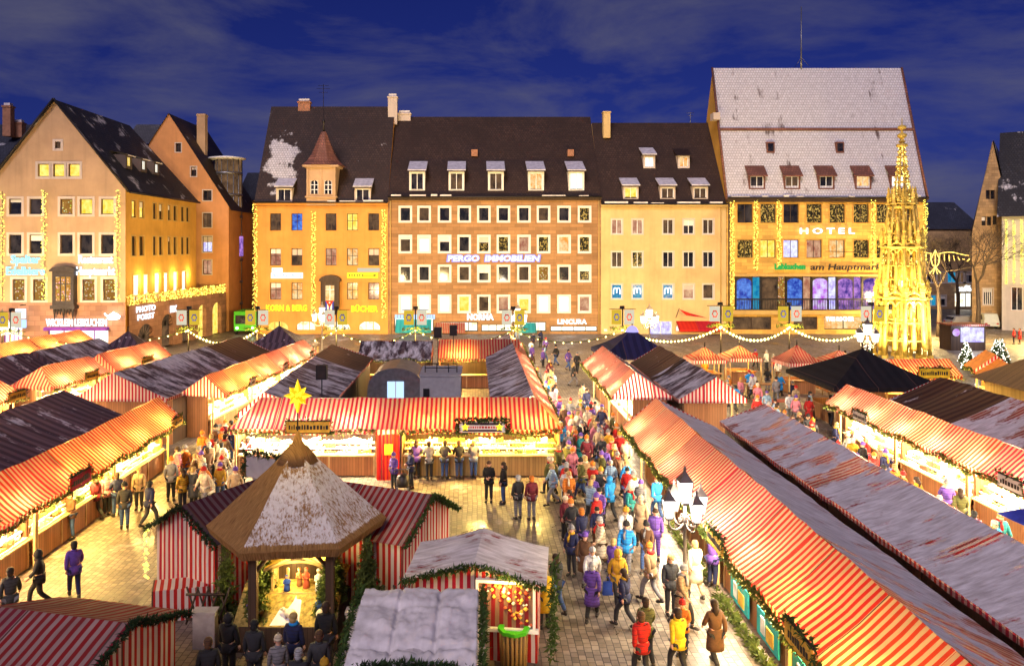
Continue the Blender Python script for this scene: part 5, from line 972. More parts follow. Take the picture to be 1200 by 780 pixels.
for i, (a, b) in enumerate(((-11.5, -6.2), (-6.15, -.4), (1.7, 7.6), (8.2, 15.5))):
    stall('coral striped stall on the far left aisle, '+ORD[i], fm, ((0, 2.5), (1.3, 3.6), (2.7, 2.6)), a, b, 'stripe_dusty', 'stripe_worn', (0, .9 if i == 1 else 0) if i != 2 else (.8, .4), (True, True), 'stripe_dusty', 130, WARM, True, None, 140+i, [(b-1.0 if i < 2 else a+3.6, 1.3, .45, 'sign_ochre')], wares=('apples', 'dolls', 'bread', 'lanterns')[i])
    stall('dark violet roofed stall behind the coral striped row, '+ORD[i], fm, ((7.4, 2.5), (5.4, 3.85), (2.75, 2.55)), a-1, b-1 if i != 1 else b+1.05, 'tarp_dark', 'tarp_dark' if i < 3 else 'tarp_snow', (0, 0), (True, True), 'tarp_dark', 60, WARM, False, None, 150+i, gdens=25)
f6 = frame((-35.5, 56), (1.8, 14.0), (-14.0, 1.8))
for i, (a, b) in enumerate(((-8, -1.0), (-.9, 6.2), (6.3, 13))):
    stall('bright orange striped stall before the gingerbread shop, '+('nearest of three', 'middle of three', 'farthest of three')[i], f6, ((0, 2.4), (1.6, 3.4), (3.2, 2.5)), a, b, 'stripe_clean', 'tarp_snow', (0, 0), (True, True), 'stripe_dusty', 160, GOLD, False, None, 160+i, gdens=25)
# pointed tents
def pyramid(label, apex, half, ze, zr, m, wallm='stripe_wall', rot=0.0, lift=0, n=4, energy=60, colr=WARM):
    x, y = apex; t = thing('market_tent', label, 'tent', (x, y, 0), 'pointed market tents'); mb = MB(); rc = [(x+half*1.414*math.cos(rot+R(45)+2*math.pi*k/n), y+half*1.414*math.sin(rot+R(45)+2*math.pi*k/n)) for k in range(n)]
    for k in range(n):
        p, q = rc[k], rc[(k+1) % n]; prev = None
        for j in range(5):
            s = j/5; s2 = (j+1)/5; h = lambda u: ze+(zr-ze)*(u*.72+.28*u*u)
            a = [(p[0]+(x-p[0])*s, p[1]+(y-p[1])*s, h(s)), (q[0]+(x-q[0])*s, q[1]+(y-q[1])*s, h(s)), (q[0]+(x-q[0])*s2, q[1]+(y-q[1])*s2, h(s2)), (p[0]+(x-p[0])*s2, p[1]+(y-p[1])*s2, h(s2))]
            mb.face(a, 0)
        mb.face([(*p, ze-.25), (*q, ze-.25), (*q, ze), (*p, ze)], 1)
    mb.tube([(x, y, zr-.05), (x, y, zr+.35)], .05, 5, 2); mb.build('canopy', [m, wallm, 'metal_dark'], t)
    for k, p in enumerate(rc): b = MB(); b.tube([(p[0]+(x-p[0])*.05, p[1]+(y-p[1])*.05, 0), (p[0]+(x-p[0])*.05, p[1]+(y-p[1])*.05, ze+.05)], .05, 5); b.build('post', 'pine_wood', t)
    b = MB(); h2 = half*.72; b.box(x-h2, x+h2, y-h2, y-h2+.06, .05, 1.0, 0); b.box(x-h2, x+h2, y+h2-.06, y+h2, .05, 1.0, 0); b.box(x-h2, x-h2+.06, y-h2+.061, y+h2-.061, .05, 1.0, 0); b.box(x+h2-.06, x+h2, y-h2+.061, y+h2-.061, .05, 1.0, 0); b.box(x-h2-.1, x+h2+.1, y-h2-.15, y-h2+.2, 1.003, 1.05, 0); b.build('counter', 'wood_warm', t)
    light('POINT', (x, y, ze-.1), energy, colr, t, .12, name='tent_light'); return t
pyramid('dark violet pointed tent in front of the arcade', (-27.0, 60), 2.3, 2.6, 4.3, 'tarp_dark', 'tarp_dark', .1)
pyramid('brown-violet pointed tent in front of the orange bookshop', (-16.2, 64), 2.9, 2.5, 4.3, 'tarp_dark', 'tarp_dark', .05)
bt = pyramid('deep blue pointed tent at the far end of the main aisle', (12.8, 62), 2.9, 2.4, 4.3, 'tarp_blue', 'tarp_blue', 0)
mb = MB(); mb.lathe([(.55, 4.0), (.35, 4.35), (.1, 4.5)], 8, (12.8, 62)); mb.build('lit_cap', 'neon_violet', bt)
pyramid('large black pointed tent before the golden fountain', (24.3, 48), 3.4, 2.7, 4.55, 'tarp_black', 'tarp_black', .0, energy=120)
pyramid('small pink-roofed striped kiosk left of the black tent', (24.2, 57.5), 1.35, 2.35, 3.55, 'stripe_dusty', 'stripe_wall', .1, energy=90)
Zs = [((18.2, 60.5), 'small red striped stall tent on the open ground, leftmost'), ((21.3, 61.5), 'small red striped stall tent on the open ground, left of the kiosk')]
for (q_, l_) in Zs: pyramid(l_, q_, 1.3, 2.1, 3.0, 'stripe_dusty', 'stripe_wall', .05, energy=150, colr=GOLD)
pyramid('low red striped tent between kiosk and black tent', (27.6, 58), 1.7, 2.1, 3.1, 'stripe_dusty', 'stripe_wall', .05)
stall('red striped stall with scalloped yellow sign before the fountain', Y_, ((50.5, 2.4), (52, 3.3), (53.5, 2.4)), 27.6, 32.2, 'stripe_clean', 'stripe_dusty', (.5, 0), (True, True), 'stripe_wall', 80, GOLD, False, None, 170, [(30.2, 2.0, .6, 'yellow_paint')])
f7 = frame((33.0, 49.5), (.35, .94), (.94, -.35))
stall('small stall with striped gable at the right, nearer of two', f7, ((0, 2.4), (1.3, 3.4), (2.6, 2.4)), 0, 2.6, 'orange_paint', 'yellow_paint', (0, 0), (True, True), 'stripe_wall', 70, GOLD, False, None, 171); stall('small stall with striped gable and orange side, farther of two', f7, ((0, 2.5), (1.3, 3.6), (2.6, 2.5)), 2.9, 5.6, 'orange_paint', 'orange_paint', (0, 0), (True, True), 'stripe_wall', 70, GOLD, False, None, 172)
hut = thing('wooden_hut', 'greenish brown shingled hut with an arched yellow sign at right edge', 'hut', (36, 46, 0)); mb = MB(); mb.box(32.6, 40, 44.4, 49, 0, 2.6, 0); mb.build('wall', 'wood_yellow', hut)
mb = MB(); mb.face([(32, 43.8, 2.5), (40.6, 43.8, 2.5), (39.5, 46.8, 4.7), (35.5, 46.8, 4.7)], 0); mb.face([(40.6, 49.6, 2.5), (32, 49.6, 2.5), (35.5, 46.8, 4.7), (39.5, 46.8, 4.7)], 0); mb.face([(32, 49.6, 2.5), (32, 43.8, 2.5), (35.5, 46.8, 4.7)], 0); mb.face([(40.6, 43.8, 2.5), (40.6, 49.6, 2.5), (39.5, 46.8, 4.7)], 0); mb.build('roof', 'wood_log', hut)
mb = MB(); c = (35.2, 43.7, 2.5)
for k in range(8): w0, w1 = math.pi*(.15+.7*k/8), math.pi*(.15+.7*(k+1)/8); mb.face([(c[0]-1.8*math.cos(w0), c[1], c[2]+.45*math.sin(w0)-.35), (c[0]-1.8*math.cos(w1), c[1], c[2]+.45*math.sin(w1)-.35), (c[0]-1.8*math.cos(w1), c[1], c[2]+.75*math.sin(w1)), (c[0]-1.8*math.cos(w0), c[1], c[2]+.75*math.sin(w0))], 0)
mb.build('arched_sign', 'star_yellow', hut); light('POINT', (35, 43, 3.6), 120, GOLD, hut, .1); light('POINT', (33.5, 43.4, 1.8), 60, GOLD, hut, .1)
# ------------------------------------------------------------------ free-standing striped booths round the crib
def booth(label, G, ax, half, length, ze, zr, roofm, wallm='stripe_wall', window_=False, snowcap=False, backm=None, gfir='fir', energy=0, ridge_hi=None, backslope=True):
    """a gable booth of striped cloth; G is the middle of its front gable, ax points along the ridge"""
    a = Vector((*ax, 0)).normalized(); c = Vector((a.y, -a.x, 0)); o = Vector((*G, 0))
    fr = lambda cc, aa, z: tuple(o+c*cc+a*aa+Vector((0, 0, z)))
    t = thing('booth', label, 'booth', tuple(o+a*length/2), 'striped booths round the crib'); zr2 = ridge_hi or zr
    mb = MB(); ov = .25
    for s, m in ((-1, 0), (1, 1)):
        n = 8; rows = 5; L = math.hypot(half+ov, zr-ze)
        for i in range(n):
            for j in range(rows):
                q = []; uv = []
                for (ii, jj) in ((i, j), (i+1, j), (i+1, j+1), (i, j+1)):
                    aa = -.2+(length+.4)*ii/n; tt = jj/rows; zz = (zr+(zr2-zr)*ii/n); z = ze-.12+(zz-ze+.12)*tt-.04*math.sin(math.pi*tt)+(.05*noise.noise(Vector((aa*1.3, tt*2, half+s))) if jj < rows else 0)
                    q.append(fr(s*(half+ov)*(1-tt), aa, z)); uv.append((aa, tt*L))
                mb.face(q, m, uv, True)
    mb.build('roof', [roofm, backm or roofm], t)
    w = MB(); n = 14
    for e, aa in (((-1), 0), (1, length)):
        for i in range(n):
            u0, u1 = -half+2*half*i/n, -half+2*half*(i+1)/n; zz = zr if e < 0 else zr2; h = lambda u: ze-.08+(zz-ze)*(1-abs(u)/half)
            dz = .03*(i % 2); w.face([fr(u0, aa+dz, .03), fr(u1, aa+.03*((i+1) % 2), .03), fr(u1, aa+.03*((i+1) % 2), h(u1)), fr(u0, aa+dz, h(u0))], 0, [(u0, .03), (u1, .03), (u1, h(u1)), (u0, h(u0))])
    for s in (-1, 1):
        for i in range(n):
            a0, a1 = length*i/n, length*(i+1)/n; w.face([fr(s*half+.02*(i % 2), a0, .03), fr(s*half+.02*((i+1) % 2), a1, .03), fr(s*half+.02*((i+1) % 2), a1, ze-.08), fr(s*half+.02*(i % 2), a0, ze-.08)], 0, [(a0, .03), (a1, .03), (a1, ze), (a0, ze)])
    w.build('cloth_wall', wallm, t)
    mb = MB(); rnd = random.Random(int(half*100)); garland(mb, [fr(-half-ov, -.24, ze-.15), fr(-half*.5, -.24, (ze+zr)/2-.04), fr(0, -.24, zr), fr(half*.5, -.24, (ze+zr)/2-.04), fr(half+ov, -.24, ze-.15)], .10, 200, 0, .12, rnd)
    mb.build('garland', gfir, t)
    return t, fr
# behind the crib, left: dark roofed; right: red roofed
b1, fb1 = booth('striped booth with dark roof left of the thatched crib', (-8.75, 23.3), (.5, .866), 1.3, 3.0, 2.35, 3.15, 'stripe_dark', 'stripe_wall', gfir='fir_dark')
mb = MB(); mb.fbox(lambda u, d, z: fb1(u, d, z), -.9, .9, 3.3, 3.36, 3.0, 3.75, 0); fs_ = mb.build('sign_board', 'box_grey', b1); mb = MB(); garland(mb, [fb1(-1, 3.3, 2.95), fb1(-1, 3.3, 3.85), fb1(1, 3.3, 3.85), fb1(1, 3.3, 2.95)], .13, 120, 0, .15); mb.build('fir_trim', 'fir_dark', fs_)
b = MB(); rnd = random.Random(2)
for i in range(40): b.octa(fb1(-1.62+rnd.uniform(-.1, .1), -.15, rnd.uniform(.6, 2.2)), rnd.uniform(.03, .06))
b.build('corner_lights', 'bulb_yellow', b1)
mb = MB(); o = Vector((-9.35, 22.3, 0)); q = [(0, 0), (1.5, .35), (1.25, 1.1), (-.25, .75)]; q = [(o.x+a, o.y+c) for a, c in q]
for i in range(4):
    p0, p1 = q[i], q[(i+1) % 4]; L = math.dist(p0, p1); mb.face([(*p0, .02), (*p1, .02), (*p1, .95), (*p0, .95)], 0, [(0, 0), (L, 0), (L, .95), (0, .95)])
mb.face([(*p, .95) for p in q], 0, [(0, 0), (1.5, 0), (1.5, .8), (0, .8)]); tag(mb.build('draped_crate', 'stripe_wall'), 'low crate draped in red and white stripes before the left booth', 'crate')
b2, fb2 = booth('striped booth with red roof right of the thatched crib', (-1.45, 24.1), (-.91, .41), 1.58, 2.9, 2.35, 3.2, 'stripe_worn', 'stripe_wall', backm='stripe_worn')
b3, fb3 = booth('striped booth with flat snowy roof and a lit gift window', (.02, 20.35), (.12, .99), 1.66, 2.2, 2.25, 2.60, 'stripe_snow_deep', 'stripe_wall', backm='stripe_snow_deep', ridge_hi=2.64)
wf = MB(); fw3 = lambda u, d, z: fb3(u, -d, z); 
for qd in ((.05, .12, .95, 2.2), (1.55, 1.62, .95, 2.2), (.12, 1.55, 2.13, 2.2), (.0, 1.7, .86, .95)): wf.fbox(fw3, qd[0], qd[1], .0, .14, qd[2], qd[3])
w3 = wf.build('window_frame', 'white_paint', b3); p = MB(); p.face([fw3(.12, .03, .95), fw3(1.55, .03, .95), fw3(1.55, .03, 2.13), fw3(.12, .03, 2.13)]); p.build('window_back', 'stripe_dusty', w3)
p = MB(); rnd = random.Random(6)
for i in range(90):
    u = rnd.uniform(.2, 1.5); z = rnd.uniform(1.0, 2.08)
    if z > 2.1-(u-.15)*.95: 
        p.octa(fw3(u, .07, z), rnd.uniform(.035, .075), rnd.choice([0, 0, 0, 1, 2]))
tag(p.build('gift_ornaments', ['goods_gold', 'goods_red', 'goods_white']), 'glittering gold ornaments hung in the gift window of the snowy booth', 'ornaments', kind='stuff')
light('POINT', fw3(.8, .45, 2.1), 25, GOLD, b3, .06)
b4, fb4 = booth('low booth under quilted snow at the bottom of the picture', (-1.32, 16.3), (.02, 1), 1.32, 2.6, 2.2, 2.26, 'stripe_snow_deep', 'stripe_wall')
sn = MB(); nx, ny = 72, 44; P = []                                       # the thick quilted snow cover
for j in range(ny+1):
    for i in range(nx+1):
        u = -1.42+2.84*i/nx; v = j/ny; aa = -.35+v*2.9
        z = 2.20+.40*min(1, v*1.25)**.8 + .10*noise.noise(Vector((u*1.6, aa*1.6, 2)))+.05*noise.noise(Vector((u*5, aa*5, 7)))+.03*noise.noise(Vector((u*13, aa*13, 5)))
        for s in (-.47, .47): z -= .09*math.exp(-((u-s)/.05)**2)
        z -= .1*math.exp(-((v-.22)/.03)**2)+.04*math.exp(-((v-.72)/.03)**2)
        if i in (0, nx) or j in (0, ny): z -= .22
        P.append(fb4(u, aa, z))
sn.mesh(P, [(j*(nx+1)+i, j*(nx+1)+i+1, (j+1)*(nx+1)+i+1, (j+1)*(nx+1)+i) for j in range(ny) for i in range(nx)]); sn.build('snow_cover', 'snow', b4)
mb = MB(); garland(mb, [fb4(1.5, -.4, 2.1), fb4(1.52, .8, 2.42), fb4(1.5, 2.6, 2.58)], .10, 170, 0, .13); garland(mb, [fb4(-1.5, -.4, 2.1), fb4(-1.52, .8, 2.42), fb4(-1.5, 2.6, 2.58)], .10, 170, 0, .13); mb.build('side_garland', 'fir', b4)
mb = MB(); f4b = lambda u, d, z: fb4(u, -d, z); mb.fbox(f4b, -.98, .98, .5, .56, 1.75, 2.22, 0); rnd = random.Random(9)
for r_ in (2.04, 1.85):
    u = -.85
    while u < .8: q_ = rnd.uniform(.04, .09); mb.fbox(f4b, u, u+q_, .562, .575, r_-.06, r_+rnd.uniform(.03, .07), 1); u += q_+.035
sb = mb.build('sign_board', ['sign_wood', 'letter_dark'], b4); mb = MB(); garland(mb, [f4b(-1.1, .5, 2.0), f4b(-1.0, .5, 2.30), f4b(0, .5, 2.33), f4b(1.0, .5, 2.30)], .10, 220, 0, .13); mb.build('fir_trim', 'fir_dark', sb)
b5, fb5 = booth('red striped booth in the bottom left corner with dark fir trim', (-7.45, 16.3), (-.974, .225), 1.85, 3.2, 2.4, 3.0, 'stripe_worn', 'stripe_wall', gfir='fir_dark', backm='stripe_dusty')
mb = MB(); mb.fbox(lambda u, d, z: fb5(u, -d, z), -.55, .35, .02, .06, .9, 1.9, 0); mb.build('window_sheet', 'box_grey', b5)
mb = MB(); garland(mb, [(2.05, 20.25, 0.1), (2.1, 20.3, 1.2), (2.15, 20.3, 2.7)], .16, 150, 0, .15); tag(mb.build('fir_post', 'fir'), 'upright fir garland at the right corner of the snowy gift booth', 'garland')
# ================================================================== crib with thatched hexagonal roof
CX_, CY_ = -5.2, 22.7; RH = 2.55; rot = R(8)
hx = lambda k, r, z: (CX_+r*math.cos(rot+k*math.pi/3), CY_+r*math.sin(rot+k*math.pi/3), z)
cr = thing('crib_pavilion', 'hexagonal crib pavilion with snowy thatched roof and dark timber posts', 'pavilion', (CX_, CY_, 0))
mb = MB(); za, ze = 5.15, 2.85
for k in range(6):
    nr, nu = 10, 8
    def P(t, s):
        r = RH*(1-t)**.96+.06; p, q = Vector(hx(k, r, 0)), Vector(hx(k+1, r, 0)); v = p.lerp(q, s); z = ze+(za-ze)*(t**1.06)+.03*noise.noise(Vector((v.x*4, v.y*4, t*3))); return (v.x, v.y, z)
    snowy = 1 if k in (4, 5, 0) else 0
    for j in range(nr):
        for i in range(nu): q = [(j/nr, i/nu), (j/nr, (i+1)/nu), ((j+1)/nr, (i+1)/nu), ((j+1)/nr, i/nu)]; mb.face([P(*x) for x in q], snowy, [((s-.5)*2.7*(1-t)+k*2.3, t*3.6) for t, s in q], True)
    for i in range(nu):
        a, b = P(0, i/nu), P(0, (i+1)/nu); sh = lambda p, f, dz: (CX_+(p[0]-CX_)*f, CY_+(p[1]-CY_)*f, p[2]+dz)
        mb.face([sh(a, .96, -.24), sh(b, .96, -.24), b, a], 0, [(i*.3, -.25), (i*.3+.3, -.25), (i*.3+.3, 0), (i*.3, 0)]); mb.face([sh(a, .1, .9), sh(b, .1, .9), sh(b, .96, -.24), sh(a, .96, -.24)], 0)
mb.lathe([(.62, 4.62), (.40, 4.92), (.17, 5.15), (.05, 5.5), (.02, 5.52)], 12, (CX_, CY_), 2); mb.build('roof', ['thatch', 'thatch_snow', 'thatch'], cr)
for k in range(6):
    p = hx(k, 2.05, 0); b = MB(); b.box(p[0]-.11, p[0]+.11, p[1]-.11, p[1]+.11, 0, 2.85, 0)
    c = Vector((CX_-p[0], CY_-p[1], 0)).normalized()
    for s in (k-1, k+1):
        q = Vector(hx(s, 2.05, 0)); d = (q-Vector(p)).normalized(); b.tube([(p[0], p[1], 2.1), (p[0]+d.x*.6, p[1]+d.y*.6, 2.75)], .06, 4)
    b.build('post', 'wood_dark', cr)
mb = MB()
for k in range(6): mb.tube([hx(k, 2.05, 2.75), hx(k+1, 2.05, 2.75)], .1, 4)
mb.build('beam', 'wood_dark', cr)
mb = MB(); fx0, fx1, fy = -6.55, -3.75, 20.75; mb.box(fx0, fx1, fy, CY_+1.2, 0, .62, 0); mb.box(fx0-.08, fx1+.08, fy-.06, fy-.003, .1, .7, 0); mb.build('crib_base', 'wood_dark', cr)
for k, (xx, w) in enumerate(((-7.35, .6), (-3.2, .55))): b = MB(); b.box(xx-w/2, xx+w/2, 20.9, 21.2, 0, .95, 0); b.box(xx-w/2-.03, xx+w/2+.03, 20.87, 21.23, .952, 1.02, 0); b.build('stone_plinth', 'concrete', cr)
mb = MB(); 
P = [(fx0+(fx1-fx0)*i/20, fy+.02+(CY_+1.1-fy)*j/12, .64+.62*min(1, j/4.5)**1.1+.05*noise.noise(Vector((i*.5, j*.5, 1)))) for j in range(13) for i in range(21)]
mb.mesh(P, [(j*21+i, j*21+i+1, (j+1)*21+i+1, (j+1)*21+i) for j in range(12) for i in range(20)]); mb.build('straw_floor', 'straw', cr)
mb = MB(); xs = [-5.05, -4.75, -4.8, -4.6]; mb.mesh([(-5.55, fy+.1, .68), (-4.75, fy+.1, .69), (-4.85, 21.75, 1.14), (-5.2, 21.75, 1.14)], [(0, 1, 2, 3)], 0); mb.build('white_path', 'snow', cr)
mb = MB(); sy = 21.8; xm_ = -4.95; K = .8                                       # the little stable
S_ = lambda x0, x1, y0, y1, z0, z1, m: mb.box(xm_+x0*K, xm_+x1*K, sy+y0*K, sy+y1*K, 1.2+(z0-1.2)*K, 1.2+(z1-1.2)*K, m)
S_(-1.0, -.92, 0, .8, 1.15, 2.05, 0); S_(.92, 1.0, 0, .8, 1.15, 2.05, 0); S_(-1.0, 1.0, .8, .86, 1.15, 2.1, 1); S_(-.45, -.37, 0, .08, 1.15, 2.0, 0); S_(-1.25, 1.25, -.1, .85, 1.1, 1.16, 0)
for s in (-1, 1):
    q = [(xm_+s*1.2*K, sy-.15, 1.2+.78*K), (xm_, sy-.15, 1.2+1.35*K), (xm_, sy+.8, 1.2+1.35*K), (xm_+s*1.2*K, sy+.8, 1.2+.78*K)]; mb.face(q, 0); mb.face([(a_, b_, c_+.06) for a_, b_, c_ in q], 2)
    mb.tube([(q[0][0], sy-.16, q[0][2]), (q[1][0], sy-.16, q[1][2])], .045, 4, 0)
mb.tube([(xm_-1.0*K*math.cos(R(10+16*k)), sy-.1, 1.72+.34*math.sin(R(10+16*k))) for k in range(11)], .04, 4, 0); mb.build('stable', ['pine_wood', 'wood_dark', 'goods_gold'], cr)
light('POINT', (-5.1, 21.0, 2.5), 80, (1, .78, .28), cr, .12, name='crib_light'); light('POINT', (-5.2, 22.0, 1.75), 18, (1, .75, .25), cr, .08, name='crib_light'); light('POINT', (-4.3, 22.0, 2.3), 20, (1, .78, .3), cr, .08, name='crib_light')
def figurine(x, y, z, h, m, label, kneel=False):
    t = thing('figurine', label, 'figurine', (x, y, z), 'crib figures'); k = .75 if kneel else 1.0; mb = MB(); mb.lathe([(.17*h, z), (.15*h, z+.3*h*k), (.11*h, z+.55*h*k), (.13*h, z+.7*h*k), (.05*h, z+.8*h*k)], 9, (x, y), 0, 0, True, 1, .8); 
    for s in (-1, 1): mb.tube([(x+s*.13*h, y, z+.7*h*k), (x+s*.15*h, y-.08*h, z+.5*h*k), (x+s*.03*h, y-.16*h, z+.52*h*k)], [.05*h, .045*h, .035*h], 5)
    mb.build('robe', m, t); mb = MB(); mb.ball((x, y, z+.89*h*k), .09*h, 0, 8, 6, 1.2); mb.build('head', 'skin', t); mb = MB(); mb.ball((x, y+.015*h, z+.92*h*k), .1*h, 0, 8, 5); mb.build('hood', m, t)
for i, (dx, dy, z, h, m, l, kn) in enumerate(((-.30, -.88, 1.2, .58, 'blue_cloth', 'blue robed kneeling figure in the stable of the crib', True), (.22, -.75, 1.2, .60, 'goods_red', 'red robed figure standing in the stable of the crib', False), (.60, -.9, 1.2, .62, 'goods_white', 'white robed figure at the right side of the stable', False), (.0, -.65, 1.2, .55, 'goods_brown', 'brown robed figure in the middle of the stable', False), (-1.15, -1.6, .78, .5, 'purple_paint', 'violet robed shepherd at the left front of the crib', False), (-.88, -1.5, .80, .5, 'goods_brown', 'brown robed shepherd beside the violet one', False), (-1.0, -1.25, .92, .5, 'goods_red', 'red robed shepherd behind the violet one', True), (.72, -1.5, .82, .5, 'goods_blue', 'blue robed king at the right front of the crib', False), (.95, -1.35, .88, .5, 'goods_red', 'red robed king beside the blue one', False))):
    figurine(xm_+dx-.05, CY_+dy, z, h, m, l, kn)
def sheep(x, y, z, label, rz):
    mb = MB(); mb.ball((0, 0, .2), .13, 0, 8, 5); mb.ball((.1, 0, .21), .11, 0, 8, 5); mb.tube([(.18, 0, .25), (.27, 0, .3), (.34, 0, .27)], [.06, .055, .03], 6, 0)
    for a in (-.06, .12):
        for b_ in (-.05, .05): mb.tube([(a, b_, .16), (a+.01, b_, .08), (a, b_, 0)], [.03, .02, .02], 5, 1)
    for s in (-1, 1): mb.tube([(.26, s*.03, .33), (.24, s*.08, .33)], .015, 4, 1)
    o = mb.build('sheep', ['goods_cream', 'goods_brown']); o.location = (x, y, z); o.rotation_euler.z = rz; tag(o, label, 'sheep figure', 'crib animals')
for x, l, rz in ((-6.1, 'small cream sheep figure at the left front edge of the crib', .3), (-5.0, 'small cream sheep figure on the white path of the crib', 2.8), (-4.2, 'small cream sheep figure at the right front edge of the crib', .1)): sheep(x, 21.05, .70, l, rz)
# ---- the star on its pole above the crib
stx = thing('christmas_star', 'glowing yellow pointed star on a pole above the thatched crib', 'star', (CX_, CY_, 5.5))
zc = 6.55; mb = MB(); mb.tube([(CX_, CY_, 5.45), (CX_, CY_, zc-.1)], .025, 6); mb.build('pole', 'metal_dark', stx)
mb = MB(); dirs = [(math.cos(R(90+45*k)), 0, math.sin(R(90+45*k))) for k in range(8)]+[(0, -1, 0), (0, 1, 0)]+[(.6*a, b*.65, .6*c) for a in (-1, 1) for b in (-1, 1) for c in (-1, 1)]
for i, d in enumerate(dirs):
    d = Vector(d).normalized(); l = .60 if i in (0, 4) else (.43 if i in (2, 6) else .36); l = .50 if i == 0 else l; a = d.cross(Vector((.3, .8, .5))).normalized(); b = d.cross(a); r = .10; o = Vector((CX_, CY_, zc)); base = [o+d*.08+(a*x+b*y)*r for x, y in ((1, 1), (-1, 1), (-1, -1), (1, -1))]
    for k in range(4): mb.face([base[k], base[(k+1) % 4], o+d*l], k % 2)
mb.build('star_points', ['star_yellow', 'star_amber'], stx); mb = MB(); mb.ball((CX_, CY_, zc), .13, 0); mb.build('core', 'star_tip', stx); light('POINT', (CX_, CY_-.7, zc), 45, (1, .7, .1), stx, .2)
# ================================================================== street lamp with five lanterns
def lantern(parent, x, y, z, s=1.0):
    mb = MB(); w0, w1, h = .12*s, .20*s, .62*s; cor = [(a*math.sqrt(.5), b*math.sqrt(.5)) for a, b in ((1, 1), (-1, 1), (-1, -1), (1, -1))]
    for a, b in cor: mb.tube([(x+a*w0*1.414, y+b*w0*1.414, z), (x+a*w1*1.414, y+b*w1*1.414, z+h)], .018*s, 4, 0)
    mb.lathe([(w0*1.35, z-.05*s), (w0*1.5, z)], 4, (x, y), 0, R(45), False); mb.lathe([(w1*1.5, z+h), (w1*1.42, z+h+.03*s), (w1*.62, z+h+.2*s), (.05*s, z+h+.28*s), (.04*s, z+h+.33*s), (.06*s, z+h+.36*s), (.015, z+h+.46*s)], 4, (x, y), 0, R(45), False)
    l = mb.build('lantern', 'lamp_iron', parent); g_ = MB(); g_.lathe([(w0*1.3, z+.005), (w1*1.3, z+h-.005)], 4, (x, y), 0, R(45), False); g_.build('glass', 'lantern_glass', l)
def street_lamp(label, loc, energy):
    t = thing('street_lamp', label, 'street lamp', (0, 0, 0), 'five-armed street lamps'); mb = MB()
    mb.lathe([(.24, 0), (.24, .12), (.16, .2), (.15, .55), (.10, .7), (.085, 1.0), (.07, 1.1), (.06, 1.3), (.05, 2.75), (.09, 2.8), (.05, 2.9), (.045, 3.3)], 12, (0, 0), 0); mb.build('pole', 'lamp_iron', t)
    for k in range(4):
        a = R(20+90*k); c, s = math.cos(a), math.sin(a); mb = MB()
        mb.tube([(r*c, r*s, z) for r, z in ((.04, 2.72), (.16, 2.60), (.32, 2.56), (.48, 2.62), (.56, 2.75), (.56, 2.92))], .028, 6); mb.tube([(r*c, r*s, z) for r, z in ((.05, 2.9), (.16, 2.95), (.24, 2.88), (.22, 2.78), (.14, 2.78), (.13, 2.85))], .018, 5); mb.tube([(r*c, r*s, z) for r, z in ((.3, 2.57), (.36, 2.7), (.3, 2.78), (.24, 2.72))], .016, 5); mb.build('arm', 'lamp_iron', t)
        lantern(t, .56*c, .56*s, 2.95, .85)
    lantern(t, 0, 0, 3.35, 1.0)
    light('POINT', (0, 0, 3.35), energy, (1, .86, .66), t, .5, name='lantern_light'); t.location = loc; return t
lamp = street_lamp('dark street lamp with five lit lanterns in the crowded main aisle', (6.3, 22.9, 0), 650)
FAR = [(30.0, 58.5, 'street lamp between the striped kiosk and the fountain'), (-48, 69, 'added street lamp beyond the left edge, lighting the restaurant house'), (62, 84, 'added street lamp lighting the open street at the far right'), (52, 90, 'added street lamp by the café and the bare trees'), (-40.5, 66, 'street lamp before the gingerbread shop'), (-14.6, 74, 'street lamp before the bookshop arches'), (4.2, 73, 'street lamp at the far end of the main aisle'), (16.5, 72, 'street lamp behind the blue tent')]  # three lamps are added to brighten the left front and the right street
def move(o, loc, label):
    c = copy_tree(o); c.location = loc; c['label'] = label; return c
fl_ = []
for x, y, l in FAR: q = move(lamp, (x, y, 0), l); fl_.append(q); q.scale = (1.3, 1.3, 1.25)
big = bpy.data.lights.new('lantern_light', 'POINT'); big.energy = 2200; big.color = (1, .74, .40); big.shadow_soft_size = .7
gold = big.copy(); gold.energy = 9000; gold.color = (1, .70, .26)  # stronger golden light for the two street lamps added at right
for q in fl_:
    for ch in q.children:
        if ch.type == 'LIGHT': ch.data = big if q not in (fl_[2], fl_[3]) else gold
